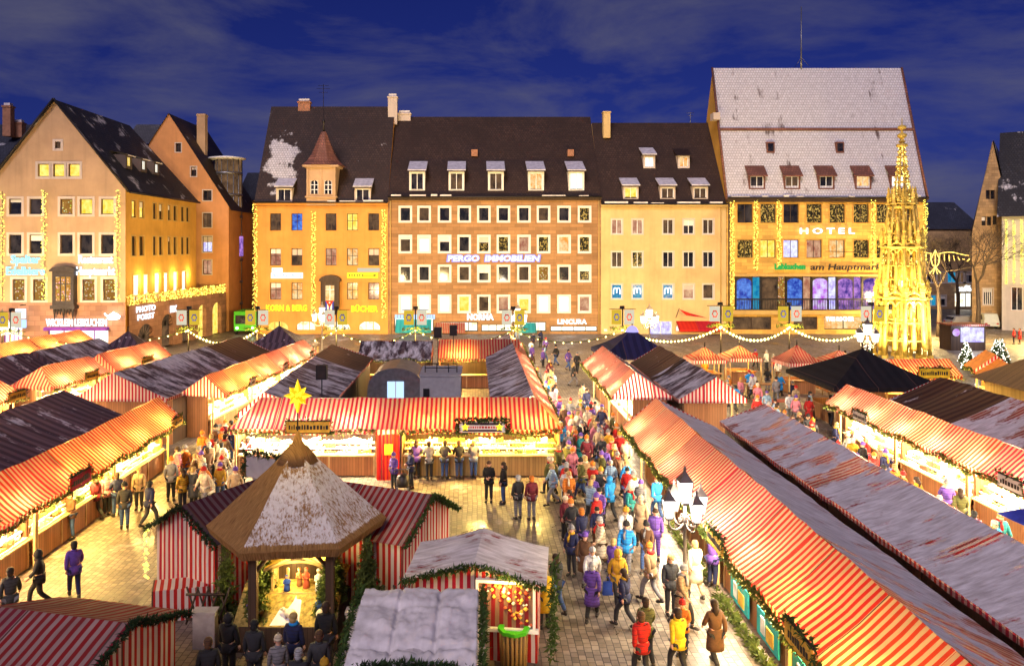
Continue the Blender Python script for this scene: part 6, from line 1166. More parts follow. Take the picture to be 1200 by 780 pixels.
# ================================================================== masts with emblem banners and light chains
def mast(x, y, h, label, flip=0):
    t = thing('banner_mast', label, 'mast', (x, y, 0), 'masts carrying lit banners and light chains'); mb = MB(); mb.tube([(x, y, 0), (x, y, h)], .06, 6); mb.tube([(x-1.15, y, h-.15), (x+1.15, y, h-.15)], .03, 5); mb.build('pole', 'metal_dark', t)
    for s in (-1, 1):
        mb = MB(); a, b = x+s*.55-.42, x+s*.55+.42; mb.box(a, b, y-.16, y-.08, h-1.45, h-.2, 0); c = (x+s*.55, h-.82)
        k = 1 if (s > 0) ^ flip else 2
        mb.mesh([(c[0]+.26*math.sin(w)*(1 if i % 2 else .8), y-.175, c[1]+.36*math.cos(w)*(1 if i % 2 else .75)) for i, w in enumerate([2*math.pi*i/12 for i in range(12)])], [tuple(range(12))], k, False)
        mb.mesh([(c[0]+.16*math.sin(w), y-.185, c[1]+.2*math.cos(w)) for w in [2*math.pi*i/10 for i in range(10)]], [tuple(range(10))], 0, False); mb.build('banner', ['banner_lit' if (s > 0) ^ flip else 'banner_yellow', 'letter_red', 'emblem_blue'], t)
    g_ = MB(); garland(g_, [(x-1.1, y-.05, h-1.85), (x, y-.05, h-1.7), (x+1.1, y-.05, h-1.85)], .16, 80, 0, .18); g_.build('fir_trim', 'fir_lamplit', t)
    b = MB(); b.box(x-.2, x+.2, y+.1, y+.3, h-.12, h+.12, 0); b.build('floodlight', 'metal_black', t)  # unseen floodlight added on the mast to brighten the house fronts
    light('SPOT', (x, y+.4, h), 3300, (1, .71, .30), t, .2, None, (R(104), 0, 0), R(120), 'added_flood')
    light('POINT', (x, y-.6, h-2.4), 330, GOLD, t, .3); return (x, y, h-1.9)
MS = [(-38.6, 64, 'added banner mast at the left edge before the restaurant house'), (-24.5, 66, 'banner mast beside the arcade'), (-18.6, 66, 'banner mast by the brown-violet tent'), (-11.8, 66, 'banner mast before the bookshop oriel'), (-5.0, 66, 'banner mast below the teal awning'), (3.4, 66, 'banner mast near the NORMA shop'), (12.9, 66.5, 'banner mast right behind the blue tent'), (20.6, 64, 'banner mast before the red awning'), (26.3, 64, 'banner mast above the striped kiosk'), (33.2, 64, 'banner mast left of the golden fountain')]  # the leftmost mast is added to light the restaurant front
top = [mast(x, y, 5.6+(.5 if i > 6 else 0), l, i % 2) for i, (x, y, l) in enumerate(MS)]
for i in range(len(top)-1):
    a, b = Vector(top[i]), Vector(top[i+1]); t = thing('light_chain', 'light chain swung from the ' + MS[i][2].replace('at the left edge ', ''), 'light chain', tuple(a), 'light chains between the masts')
    sag = 1.1; P = [a.lerp(b, k/16)-Vector((0, 0, sag*4*(k/16)*(1-k/16))) for k in range(17)]; mb = MB(); mb.tube(P, .03, 5); garland(mb, P, .07, 30, 0, .1); mb.build('cable', 'fir_lamplit', t); bb = MB(); bulbs_on(bb, [p-Vector((0, .08, .05)) for p in P], .30 if i > 5 or i == 1 else .75, .12 if i > 5 or i == 1 else .08); tag(bb.build('bulbs', 'bulb_warm', t), kind='stuff')
# ================================================================== the golden fountain spire
FX, FYY = px(1057, 72), 72.0
fo_ = thing('fountain', 'tall golden gothic fountain spire with tiers of pinnacles', 'fountain', (FX, FYY, 0))
Z = lambda y: HC-(y-VY)*72/F
def tier(name, r0, r1, z0, z1, n, pin, rot=R(22.5), arches=True, figs=0, wr=.12, fill=0):
    mb = MB(); rnd = random.Random(int(z0*10))
    for k in range(n):
        w = rot+2*math.pi*k/n; w2 = rot+2*math.pi*(k+1)/n; p = (FX+r0*math.cos(w), FYY+r0*math.sin(w)); q = (FX+r1*math.cos(w), FYY+r1*math.sin(w)); p2 = (FX+r1*math.cos(w2), FYY+r1*math.sin(w2))
        mb.lathe([(wr*1.5, z0), (wr*1.5, z0+.3), (wr, z0+.4)], 4, p, 0, w, False); mb.tube([(*p, z0+.3), (*q, z1)], wr, 4)
        h = pin; mb.lathe([(wr*2.1, z1), (wr*2.1, z1+.12), (wr*1.3, z1+.2), (wr*1.2, z1+h*.35), (wr*1.7, z1+h*.38), (wr*.7, z1+h*.75), (wr*1.1, z1+h*.8), (.02, z1+h)], 4, q, 0, w, False)
        z = z1
        for j in range(4): mb.octa((q[0]+wr*1.2*math.cos(w+j*1.57), q[1]+wr*1.2*math.sin(w+j*1.57), z1+h*.55), wr*.6)
        if arches:
            A, B = Vector((*q, 0)), Vector((*p2, 0)); L = (B-A).length
            for s in (0, 1):
                pts = [A.lerp(B, s*.5+.5*u) + Vector((0, 0, z1-.15-.0+ (-.0 if s else 0)- (L*.55)*(1-math.sin(math.pi*(u if not s else u)*1.0))*.55)) for u in [i/8 for i in range(9)]]; mb.tube(pts, wr*.55, 4)
            pts = [A.lerp(B, .5-.5*math.cos(math.pi*u))+Vector((0, 0, z1-.1+L*.75*math.sin(math.pi*u)**.7-.4)) for u in [i/10 for i in range(11)]]; mb.tube(pts, wr*.6, 4)
            m_ = A.lerp(B, .5); mb.lathe([(wr*.7, z1+L*.35), (wr*1.3, z1+L*.5), (wr*.4, z1+L*.6), (wr*1.0, z1+L*.7), (.02, z1+L*.95)], 6, (m_.x, m_.y))
            for zz in (z0+(z1-z0)*.33, z0+(z1-z0)*.62): mb.tube([A.lerp(Vector((*p, 0)), 1-(zz-z0)/(z1-z0))+Vector((0, 0, zz)), B+Vector((0, 0, zz))], wr*.45, 4)
    o = mb.build(name, 'gold_stone', fo_)
    if figs:
        for k in range(figs):
            w = rot+2*math.pi*(k+.5)/figs; p = (FX+r0*.86*math.cos(w), FYY+r0*.86*math.sin(w)); zz = z0+(z1-z0)*.22; h = (z1-z0)*.5; b = MB()
            b.lathe([(.2, zz-.3), (.26, zz-.05), (.22, zz), (.2, zz+h*.4), (.15, zz+h*.6), (.19, zz+h*.75), (.06, zz+h*.83), (.10, zz+h*.9), (.09, zz+h*.97), (.02, zz+h)], 8, p); b.build('statue', 'gold_stone', o)
    return o
tier('lower_tier', 2.3, 2.1, 0.4, Z(350), 8, 1.9, figs=8, wr=.2); tier('inner_lower_tier', 1.5, 1.4, .4, Z(345), 8, 1.2, 0, wr=.16)
tier('middle_tier', 1.95, 1.65, Z(345), Z(290), 8, 1.9, figs=8, wr=.16); tier('inner_middle_tier', 1.15, 1.05, Z(345), Z(285), 8, 1.4, 0, wr=.13)
tier('upper_tier', 1.5, 1.1, Z(290), Z(240), 8, 1.7, wr=.13, figs=8); tier('inner_upper_tier', .75, .7, Z(290), Z(228), 8, .7, 0, wr=.1)
mb = MB()
for zz, r in ((Z(348), 2.12), (Z(290), 1.72), (Z(243), 1.15)): mb.lathe([(r*.5, zz-.14), (r, zz-.12), (r*1.06, zz), (r*1.06, zz+.1), (r*.5, zz+.12)], 8, (FX, FYY), 0, R(22.5), False)
mb.lathe([(.42, 0.4), (.42, Z(240))], 8, (FX, FYY), 0, 0, False); mb.build('core', 'gold_stone', fo_)
mb = MB(); z0, z1 = Z(243), Z(160)
for k in range(8):
    w = 2*math.pi*k/8; P = [(FX+(.72*(1-u)**.9+.06)*math.cos(w), FYY+(.72*(1-u)**.9+.06)*math.sin(w), z0+(z1-z0)*u) for u in [i/14 for i in range(15)]]; mb.tube(P, .06, 4)
    for p in P[1:-1]: mb.octa((p[0]+.1*math.cos(w), p[1]+.1*math.sin(w), p[2]), .11)
for u in (.15, .35, .55, .75): mb.lathe([(.72*(1-u)+.1, z0+(z1-z0)*u), (.72*(1-u)+.14, z0+(z1-z0)*u+.1)], 8, (FX, FYY), 0, 0, False)
mb.lathe([(.1, z1-.3), (.42, z1), (.42, z1+.2), (.12, z1+.35), (.1, z1+.6), (.38, z1+.75), (.38, z1+.95), (.05, z1+1.1), (.04, z1+1.7)], 8, (FX, FYY)); 
mb.lathe([(.1, Z(173)), (.5, Z(172)), (.5, Z(169)), (.1, Z(168))], 8, (FX, FYY)); mb.build('spire', 'gold_stone', fo_)
mb = MB(); mb.lathe([(3.4, 0), (3.4, .5), (3.2, .6), (3.0, .6), (3.0, .4)], 16, (FX, FYY)); mb.build('basin', 'concrete', fo_)
bb = MB(); rnd = random.Random(12)
for i in range(700):
    z = rnd.uniform(.8, Z(170)); r = 2.45-2.2*(z/22.0) if z < 15 else max(.15, .75*(1-(z-14.5)/7)); w = round(rnd.uniform(0, 8))*math.pi/4+R(22.5)+rnd.gauss(0, .08); bb.octa((FX+(r+.1)*math.cos(w), FYY+(r+.1)*math.sin(w), z), rnd.uniform(.035, .075))
tag(bb.build('fairy_lights', 'gold_lights', fo_), kind='stuff')
for k, (dx, dy) in enumerate(((-3.6, -4.5), (3.4, -4.5), (0, -5.2))):
    t = thing('floodlight', 'small floodlight on the ground aimed up at the fountain, ' + ('left', 'right', 'middle')[k] + ' one', 'floodlight', (FX+dx, FYY+dy, 0), 'floodlights round the fountain'); b = MB(); b.box(FX+dx-.15, FX+dx+.15, FYY+dy-.1, FYY+dy+.1, .12, .4); b.box(FX+dx-.05, FX+dx+.05, FYY+dy-.05, FYY+dy+.05, 0, .118); b.build('housing', 'metal_black', t)
    light('SPOT', (FX+dx, FYY+dy+.15, .5), 2500, (1, .84, .42), t, .15, None, (R(90+ (48 if k < 2 else 58)), 0, math.atan2(dx, -dy) if False else math.atan2(dx, -dy)), R(75)); 
light('POINT', (FX, FYY-3.2, 5.2), 330, (1, .9, .55), fo_, .3); light('POINT', (FX, FYY-.9, 7.5), 150, (1, .88, .5), fo_, .2)
# ================================================================== eagle light ornament, lit kiosk, bare trees, vehicles
ex, ey = px(1096, 84), 84.0; ez = pz(304, ey); ea = thing('light_ornament', 'glowing eagle shaped light ornament spread between the fountain and the trees', 'ornament', (ex, ey, ez))
bb = MB(); P = [(0, 1.0), (.25, .5), (.45, .1), (.35, -.5), (0, -.9), (-.35, -.5), (-.45, .1), (-.25, .5), (0, 1.0)]
for s in (-1, 1):
    for k in range(7): bulbs_on(bb, [(ex+s*(.5+k*.5), ey, ez+.55-.02*k*k), (ex+s*(.45+k*.55), ey, ez-.25+.05*k)], .15, .07)
    bulbs_on(bb, [(ex+s*(.4+i*.25), ey, ez+.62+.18*math.sin(i*.35)) for i in range(14)], .15, .07); bulbs_on(bb, [(ex, ey, ez-.8), (ex+s*.6, ey, ez-1.5)], .13, .07); bulbs_on(bb, [(ex, ey, ez-.8), (ex+s*.25, ey, ez-1.6)], .13, .07)
bulbs_on(bb, [(ex+a, ey, ez+c) for a, c in P], .12, .075); bulbs_on(bb, [(ex, ey, ez+.9), (ex, ey, ez-.9)], .12, .07)
bb.build('bulbs', 'orange_lights', ea); mb = MB(); mb.tube([(ex-12, ey, ez+.9), (ex, ey, ez+.6), (ex+6, ey, ez+.9)], .03, 4); mb.build('wire', 'metal_dark', ea)
kx, ky = px(1106, 84), 80.0; ki = thing('kiosk', 'blue-white lit kiosk with a round violet sign right of the fountain', 'kiosk', (kx, ky, 0)); mb = MB(); mb.box(kx-1.7, kx+1.9, ky, ky+2, 0, 2.6, 0); mb.box(kx-1.9, kx+2.1, ky-.4, ky+2.2, 2.603, 2.75, 1); mb.build('cabin', ['wood_dark', 'stripe_dusty'], ki)
p = MB(); p.box(kx-.7, kx+1.7, ky-.06, ky-.002, .9, 2.4, 0); p.build('lit_front', 'ghost_blue', ki); p = MB(); p.mesh([(kx-1.2+.4*math.cos(w), ky-.08, 1.9+.4*math.sin(w)) for w in [2*math.pi*i/14 for i in range(14)]], [tuple(range(14))], 0, False); p.build('round_sign', 'lit_magenta', ki); light('POINT', (kx+.6, ky-1.2, 2.2), 160, (.75, .82, 1), ki, .2)
def lit_fir(x, y, h, label):
    t = thing('fir_tree', label, 'fir tree', (x, y, 0), 'small lit firs round the fountain'); rnd = random.Random(int(x*77)); b = MB(); b.tube([(x, y, 0), (x, y, h)], [.06, .02], 6); b.build('trunk', 'bark', t); c = MB(); bb = MB()
    for i in range(int(h*7)):
        u = i/int(h*7); rr = h*.3*(1-u)+.05
        for k in range(8): w = rnd.uniform(0, 6.28); garland(c, [(x, y, h*(.1+.9*u)), (x+rr*math.cos(w), y+rr*math.sin(w), h*(.1+.9*u)-.1)], .06, 45, 0, .14, rnd)
        for k in range(5): w = rnd.uniform(0, 6.28); bb.octa((x+rr*math.cos(w), y+rr*math.sin(w), h*(.1+.9*u)), rnd.uniform(.03, .06))
    c.build('crown', 'fir', t); tag(bb.build('lights', 'bulb_white', t), kind='stuff')
for k, (x, y) in enumerate(((34.2, 66.5), (45.2, 70.5), (47.0, 69.0), (43.6, 67.5), (48.8, 71))): lit_fir(x, y, (2.6, 2.2, 2.6, 2.0, 2.4)[k], ('fir with white lights left of the golden fountain', 'lit fir directly right of the golden fountain', 'tallest lit fir right of the golden fountain', 'low lit fir in front of the others right of the fountain', 'lit fir farthest right of the golden fountain')[k])
def bare_tree(x, y, h, label, seed):
    t = thing('bare_tree', label, 'tree', (x, y, 0), 'bare winter trees at the right'); rnd = random.Random(seed); tr = MB(); cw = MB(); tr.tube([(x, y, 0), (x+.1, y, h*.2), (x-.05, y+.05, h*.42)], [.3, .24, .18], 8)
    def grow(p, d, L, r, dep):
        q = p+d*L; m = p.lerp(q, .5)+Vector((rnd.uniform(-1, 1), rnd.uniform(-1, 1), 0))*L*.08; cw.tube([p, m, q], [r, r*.8, r*.6], 5 if dep < 2 else 3, 0, False)
        if dep < 5:
            for _ in range(3 if dep < 4 else 2):
                a = Vector((rnd.gauss(0, 1), rnd.gauss(0, 1), rnd.gauss(.25, .6))).normalized(); grow(q, (d*.9+a*.75).normalized(), L*rnd.uniform(.62, .82), r*.6, dep+1)
    for _ in range(5): grow(Vector((x-.05, y+.05, h*.4)), Vector((rnd.gauss(0, .5), rnd.gauss(0, .5), 1)).normalized(), h*.17, .12, 0)
    tr.build('trunk', 'bark', t); cw.build('crown', 'bark', t)
bare_tree(px(1100, 92), 92, 14.5, 'bare tree directly right of the golden fountain', 3); bare_tree(px(1146, 96), 96, 15.5, 'bare tree in front of the brown stone gable', 5); bare_tree(px(1122, 112), 112, 14, 'bare tree standing in front of the far café', 8)
def car(x, y, rz, body, label, kind='estate'):
    t = thing('parked_car', label, 'car', (0, 0, 0), 'cars parked at the far right'); van = kind == 'van'; L, W_, H_ = (4.9, 1.9, 2.0) if van else (4.4, 1.75, 1.45)
    side = [(-L/2, .35), (-L/2, .85), (-L/2+.12, H_*.62), (-L/2+.35, H_*.97), (L*.1, H_), (L*.24, H_*.95), (L*.38, H_*.62), (L/2-.1, H_*.52), (L/2, .6), (L/2, .35)] if van else [(-L/2, .32), (-L/2, .8), (-L/2+.25, .92), (-L/2+.6, H_*.97), (L*.02, H_), (L*.14, H_*.95), (L*.28, .92), (L/2-.15, .8), (L/2, .6), (L/2, .32)]
    mb = MB(); n = len(side)
    for s, f in ((-1, 1), (1, 1)): mb.face([(a, s*W_/2*(.86 if z > 1.0 else 1), z) for a, z in (side if s < 0 else side[::-1])], 0)
    for i in range(n): a, b = side[i], side[(i+1) % n]; k = lambda q: W_/2*(.86 if q[1] > 1.0 else 1); mb.face([(a[0], -k(a), a[1]), (a[0], k(a), a[1]), (b[0], k(b), b[1]), (b[0], -k(b), b[1])], 0)
    mb.build('body', body, t)
    z0, z1 = (1.15, H_*.9) if van else (.95, H_*.92)
    for s in (-1, 1): b = MB(); y0 = s*W_/2*.9; b.face([(-L*.36, y0, z0), (L*(.3 if van else .2), y0, z0), (L*(.2 if van else .1), y0*.97, z1), (-L*.33, y0*.97, z1)]); b.build('side_window', 'glass_dark', t)
    b = MB(); b.face([(-L/2+.16, -W_*.38, z0+.05), (-L/2+.16, W_*.38, z0+.05), (-L/2+.38, W_*.36, z1), (-L/2+.38, -W_*.36, z1)]); b.build('rear_window', 'glass_dark', t)
    for sx in (-.31, .31):
        for s in (-1, 1):
            b = MB(); pts = [(sx*L+.32*math.cos(w), s*W_/2*1.01, .32+.32*math.sin(w)) for w in [2*math.pi*i/14 for i in range(14)]]; b.mesh(pts+[(p[0], p[1]-s*.2, p[2]) for p in pts], [tuple(range(14)), tuple(range(27, 13, -1))]+[(i, (i+1) % 14, 14+(i+1) % 14, 14+i) for i in range(14)], 0, False); wh = b.build('wheel', 'rubber', t)
            b = MB(); b.mesh([(sx*L+.19*math.cos(w), s*W_/2*1.02, .32+.19*math.sin(w)) for w in [2*math.pi*i/10 for i in range(10)]], [tuple(range(10))], 0, False); b.build('rim', 'metal_grey', wh)
    for s in (-.36, .36): b = MB(); b.box(-L/2-.02, -L/2-.002, s*W_*2*.5-.14 if False else s*W_-.14, s*W_+.14, .62, .78); b.build('tail_light', 'letter_red', t)
    for s in (-.36, .36): b = MB(); b.box(L/2+.002, L/2+.03, s*W_-.14, s*W_+.14, .55, .68); b.build('headlight', 'white_paint', t)
    t.location = (x, y, 0); t.rotation_euler.z = rz
car(px(1128, 104), 104, .15, 'car_silver', 'silver car parked before the far café'); car(px(1152, 103), 103, R(80), 'car_pale', 'pale van parked in front of the stone gable house', 'van')
gv = thing('delivery_truck', 'bright green truck parked in the lane by the bookshop', 'truck', (px(287, 94), 94, 0)); X0 = px(287, 94); mb = MB(); mb.box(X0-1.35, X0+1.35, 94, 98, .5, 2.85, 0); mb.build('body', 'green_paint', gv)
mb = MB(); mb.box(X0-1.15, X0+1.15, 93.96, 93.998, 1.35, 2.4); mb.build('windscreen', 'glass_dark', gv)
for s in (-1, 1):
    b = MB(); b.lathe([(.01, 0), (.17, .02), (.17, .05)], 10); b = MB(); b.ball((X0+s*.95, 93.95, .85), .16, 0); b.build('headlight', 'lantern_glass', gv); b = MB(); b.tube([(X0+s*1.36, 94.6, .45), (X0+s*1.1, 94.6, .45)], .45, 12); b.build('wheel', 'rubber', gv)
# ---- trailers in the yard, loudspeakers, bin, small things
tr = thing('trailer', 'grey rounded trailer with a bright window in the yard', 'trailer', (-4.9, 50, 0)); mb = MB(); n = 10; prof = [(-6.9, .5)]+[(-5.0-1.75*math.cos(math.pi*k/n), 2.0+1.15*math.sin(math.pi*k/n)) for k in range(n+1)]+[(-3.1, .5)]
mb.face([(x, 49, z) for x, z in prof], 0)
for i in range(len(prof)-1): a, b = prof[i], prof[i+1]; mb.face([(a[0], 49, a[1]), (a[0], 53, a[1]), (b[0], 53, b[1]), (b[0], 49, b[1])], 0)
mb.build('body', 'metal_grey', tr); p = MB(); p.box(-5.5, -4.45, 48.94, 48.998, 1.2, 2.3, 0); p.box(-5.0, -4.94, 48.92, 48.939, 1.2, 2.3, 1); w = p.build('window', ['neon_blue', 'white_paint'], tr); b = MB(); b.box(-5.6, -4.35, 48.85, 48.998, 1.1, 1.19); b.build('sill', 'white_paint', w)
for s in (-6.3, -3.8): b = MB(); b.tube([(s, 49.3, .4), (s, 49.6, .4)], .38, 12); b.build('wheel', 'rubber', tr)
bx = thing('box_trailer', 'grey box trailer with vents and a rooftop rail in the yard', 'trailer', (-1.9, 46, 0)); mb = MB(); mb.box(-3.15, -.75, 45, 48.5, .5, 3.3, 0); mb.box(-3.2, -.7, 44.95, 48.55, 3.303, 3.38, 0); mb.build('body', 'box_grey', bx)
mb = MB(); mb.box(-2.95, -2.6, 44.9, 44.998, 1.7, 2.6, 0); mb.box(-2.2, -1.1, 44.88, 44.998, 1.5, 1.95, 0); mb.box(-2.3, -1.0, 44.7, 44.998, 1.97, 2.2, 1); mb.build('vent', ['metal_black', 'box_grey'], bx); mb = MB()
for x in (-2.9, -2.2, -1.5, -1.0): mb.tube([(x, 46, 3.38), (x, 46, 3.9)], .03, 4)
mb.tube([(-2.9, 46, 3.9), (-1.0, 46, 3.9)], .03, 4); mb.tube([(-2.9, 46, 3.65), (-1.0, 46, 3.65)], .03, 4); mb.build('rail', 'metal_black', bx)
for s in (-2.7, -1.2): b = MB(); b.tube([(s, 45.1, .4), (s, 45.4, .4)], .38, 12); b.build('wheel', 'rubber', bx)
for (xx, yy, zz, l) in ((-8.1, 41, 4.6, 'black loudspeaker on a pole over the grey tarp roofs'), (-2.6, 56, 5.0, 'black loudspeaker behind the box trailer, left of two'), (-1.5, 57, 5.05, 'black loudspeaker behind the box trailer, right of two')):
    t = thing('loudspeaker', l, 'loudspeaker', (xx, yy, 0), 'loudspeakers on poles'); b = MB(); b.tube([(xx, yy, 0), (xx, yy, zz)], .035, 6); b.build('pole', 'metal_dark', t); b = MB(); b.box(xx-.28, xx+.28, yy-.22, yy+.2, zz-.75, zz, 0); b.box(xx-.22, xx+.22, yy-.24, yy-.222, zz-.68, zz-.08, 1); b.build('cabinet', ['metal_black', 'letter_dark'], t)
bn = thing('litter_bin', 'wooden slatted litter bin with a green rim beside the gift booth', 'bin', (1.05, 20.1, 0)); mb = MB(); n = 18
for k in range(n): w = 2*math.pi*k/n; c, s = math.cos(w), math.sin(w); mb.tube([(1.05+.3*c, 20.1+.3*s, 0), (1.05+.34*c, 20.1+.34*s, .92)], .05, 5)
mb.build('slats', 'wood_log', bn); mb = MB(); mb.lathe([(.36, .92), (.42, .93), (.42, 1.02), (.29, 1.02), (.27, .8), (.02, .78)], 8, (1.05, 20.1), 0, 0, False); mb.build('rim', 'green_paint', bn)
sg = MB(); garland(sg, [(7.6, 15, .1), (7.6, 24, .12)], .2, 150, 0, .18); garland(sg, [(7.65, 25, .15), (7.65, 30, .12)], .16, 80, 0, .18); tag(sg.build('fir_edging', 'fir_lamplit'), 'fir branches laid along the ground before the right striped stalls', 'fir branches')
for i, (y0, m) in enumerate(((17.6, 'teal_paint'), (20.0, 'teal_paint'), (22.2, 'teal_paint'))):
    b = MB(); b.box(7.93, 7.98, y0, y0+1.5, .2, .95, 0); b.box(7.91, 7.928, y0+.3, y0+.8, .3, .7, 1); b.box(7.91, 7.928, y0+.9, y0+1.2, .35, .8, 2); tag(b.build('painted_panel', [m, 'goods_gold', 'goods_white']), 'painted turquoise panel with a gold figure on the right stall front, %s' % ('nearest', 'middle', 'farthest')[i], 'panel', 'painted panels on the stall front')
vx = thing('sign_stand', 'yellow stand with a violet panel under the right aisle roofs', 'stand', (16.9, 22, 0)); b = MB(); b.box(16.2, 17.6, 22, 22.1, 1.2, 2.4, 0); b.box(16.3, 16.36, 22.02, 22.08, 0, 1.2, 0); b.box(17.44, 17.5, 22.02, 22.08, 0, 1.2, 0); b.build('frame', 'yellow_paint', vx); b = MB(); b.box(16.4, 17.4, 21.97, 21.998, 1.35, 2.2, 0); b.mesh([(16.9+.28*math.cos(w), 21.96, 1.78+.32*math.sin(w)) for w in [2*math.pi*i/16 for i in range(16)]], [tuple(range(16))], 1, False); b.build('panel', ['purple_paint', 'goods_white'], vx)
b = MB(); b.mesh([(17.8, 24, 2.9), (17.0, 23.3, 2.35), (18.6, 23.3, 2.35), (18.7, 24.8, 2.35), (16.9, 24.8, 2.35)], [(0, 1, 2), (0, 2, 3), (0, 3, 4), (0, 4, 1)], 0, False); b.tube([(17.8, 24, 0), (17.8, 24, 2.9)], .04, 5); tag(b.build('parasol', 'emblem_blue'), 'blue parasol over the right aisle', 'parasol')
# small firs inside the crib
def fir(x, y, z, h, r, label, m='fir'):
    t = thing('fir_tree', label, 'fir tree', (x, y, z), 'small firs standing at the crib'); rnd = random.Random(int(x*91+y*17)); b = MB(); b.tube([(x, y, z), (x, y, z+h*.95)], [.05, .015], 6); b.build('trunk', 'bark', t); c = MB(); L = int(h*9)
    for i in range(L):
        u = i/L; zz = z+h*(.08+.92*u); rr = r*(1-u)**.8+.04
        for k in range(9):
            w = rnd.uniform(0, 6.28); q = rr*rnd.uniform(.6, 1.1); d = Vector((math.cos(w), math.sin(w), -.25)); p = Vector((x, y, zz))
            garland(c, [p+d*q*.15, p+d*q], .05, 42/max(.3, q) if q > .2 else 60, 0, .11, rnd)
    c.build('crown', m, t)
for a in ((-5.98, 21.2, .7, 1.7, .40, 'bushy fir at the left inside the crib'), (-5.95, 21.9, .9, 1.6, .36, 'fir at the back left inside the crib'), (-4.08, 21.25, .7, 1.7, .36, 'bushy fir at the right inside the crib'), (-3.95, 21.9, .9, 1.6, .34, 'fir at the back right inside the crib'), (-3.0, 21.7, .3, 2.5, .55, 'tall fir outside the right crib post'), (-7.2, 22.3, .2, 2.3, .4, 'slim fir outside the left crib post')): fir(*a, 'fir_lamplit')
for (xa, xb, yy, l) in ((-8.2, -7.1, 21.9, 'dark lattice fence left of the crib'), (-3.2, -1.9, 22.0, 'dark lattice fence right of the crib')):
    b = MB(); b.tube([(xa, yy, 1.05), (xb, yy, 1.05)], .04, 5); b.tube([(xa, yy, .35), (xb, yy, .35)], .04, 5); x = xa
    while x < xb: b.tube([(x, yy, .2), (x+.35, yy, 1.25)], .03, 4); b.tube([(x+.35, yy+.04, .2), (x, yy+.04, 1.25)], .03, 4); x += .3
    tag(b.build('lattice_fence', 'wood_dark'), l, 'fence')
# ================================================================== people
def skin(verts, edges, radii, sub=1):
    me = bpy.data.meshes.new('skin'); me.from_pydata(verts, edges, []); o = bpy.data.objects.new('skin', me); col.objects.link(o)
    m = o.modifiers.new('s', 'SKIN'); m.use_smooth_shade = True
    for i, r in enumerate(radii): d = me.skin_vertices[0].data[i]; d.radius = (r, r) if not isinstance(r, tuple) else r; d.use_root = (i == 0)
    if sub: s = o.modifiers.new('d', 'SUBSURF'); s.levels = sub; s.render_levels = sub
    dg = bpy.context.evaluated_depsgraph_get(); out = bpy.data.meshes.new_from_object(o.evaluated_get(dg)); bpy.data.objects.remove(o)
    V = [v.co.copy() for v in out.vertices]; P = [tuple(p.vertices) for p in out.polygons]; return V, P
def lerp3(a, b, t): return tuple(a[i]+(b[i]-a[i])*t for i in range(3))
POSES = {
 'stand': dict(la=((.23, .0, 1.17), (.24, .08, .93)), ra=((.23, .0, 1.17), (.24, .08, .93)), lk=(.10, .02, .50), lf=(.10, -.02), rk=(.10, .02, .50), rf=(.11, -.02), lean=0),
 'hands': dict(la=((.23, .02, 1.17), (.06, .24, 1.08)), ra=((.23, .02, 1.17), (.06, .24, 1.12)), lk=(.10, .03, .50), lf=(.12, .0), rk=(.10, .02, .50), rf=(.10, -.03), lean=.02),
 'walk':  dict(la=((.23, .10, 1.18), (.22, .28, 1.00)), ra=((.23, -.12, 1.18), (.23, -.08, .94)), lk=(.10, .0, .50), lf=(.09, -.32), rk=(.10, .22, .53), rf=(.10, .26), lean=.03),
 'walk2': dict(la=((.24, -.10, 1.18), (.23, -.10, .94)), ra=((.23, .08, 1.19), (.20, .26, 1.02)), lk=(.10, .24, .53), lf=(.10, .28), rk=(.10, -.02, .50), rf=(.09, -.34), lean=.03),
 'phone': dict(la=((.25, .0, 1.17), (.24, .07, .93)), ra=((.24, .06, 1.18), (.12, .26, 1.38)), lk=(.10, .02, .50), lf=(.11, .0), rk=(.10, .04, .50), rf=(.11, .03), lean=0),
 'reach': dict(la=((.24, .12, 1.22), (.18, .38, 1.16)), ra=((.24, .10, 1.20), (.2, .36, 1.08)), lk=(.10, .02, .50), lf=(.10, -.03), rk=(.10, .02, .50), rf=(.10, -.03), lean=.09)}
BASE = {}
def fingers(mb, w, d, side):
    """palm, four unequal curled fingers and a thumb leaving the side of the palm"""
    w = Vector(w); d = Vector(d).normalized(); s = Vector((side, 0, 0)); s = (s-d*s.dot(d)).normalized(); n = d.cross(s)*side
    mb.tube([w, w+d*.045, w+d*.085], [.028, .038, .034], 6, 0)
    for k, l in enumerate((.062, .075, .070, .052)):
        b = w+d*.08+n*(k-1.5)*.018; mb.tube([b, b+d*l*.5-s*.006, b+d*l*.85-s*.026], [.010, .009, .007], 5, 0)
    b = w+d*.03+n*(-.034); mb.tube([b, b-n*.028+d*.03-s*.01, b-n*.034+d*.058-s*.018], [.012, .010, .008], 5, 0)
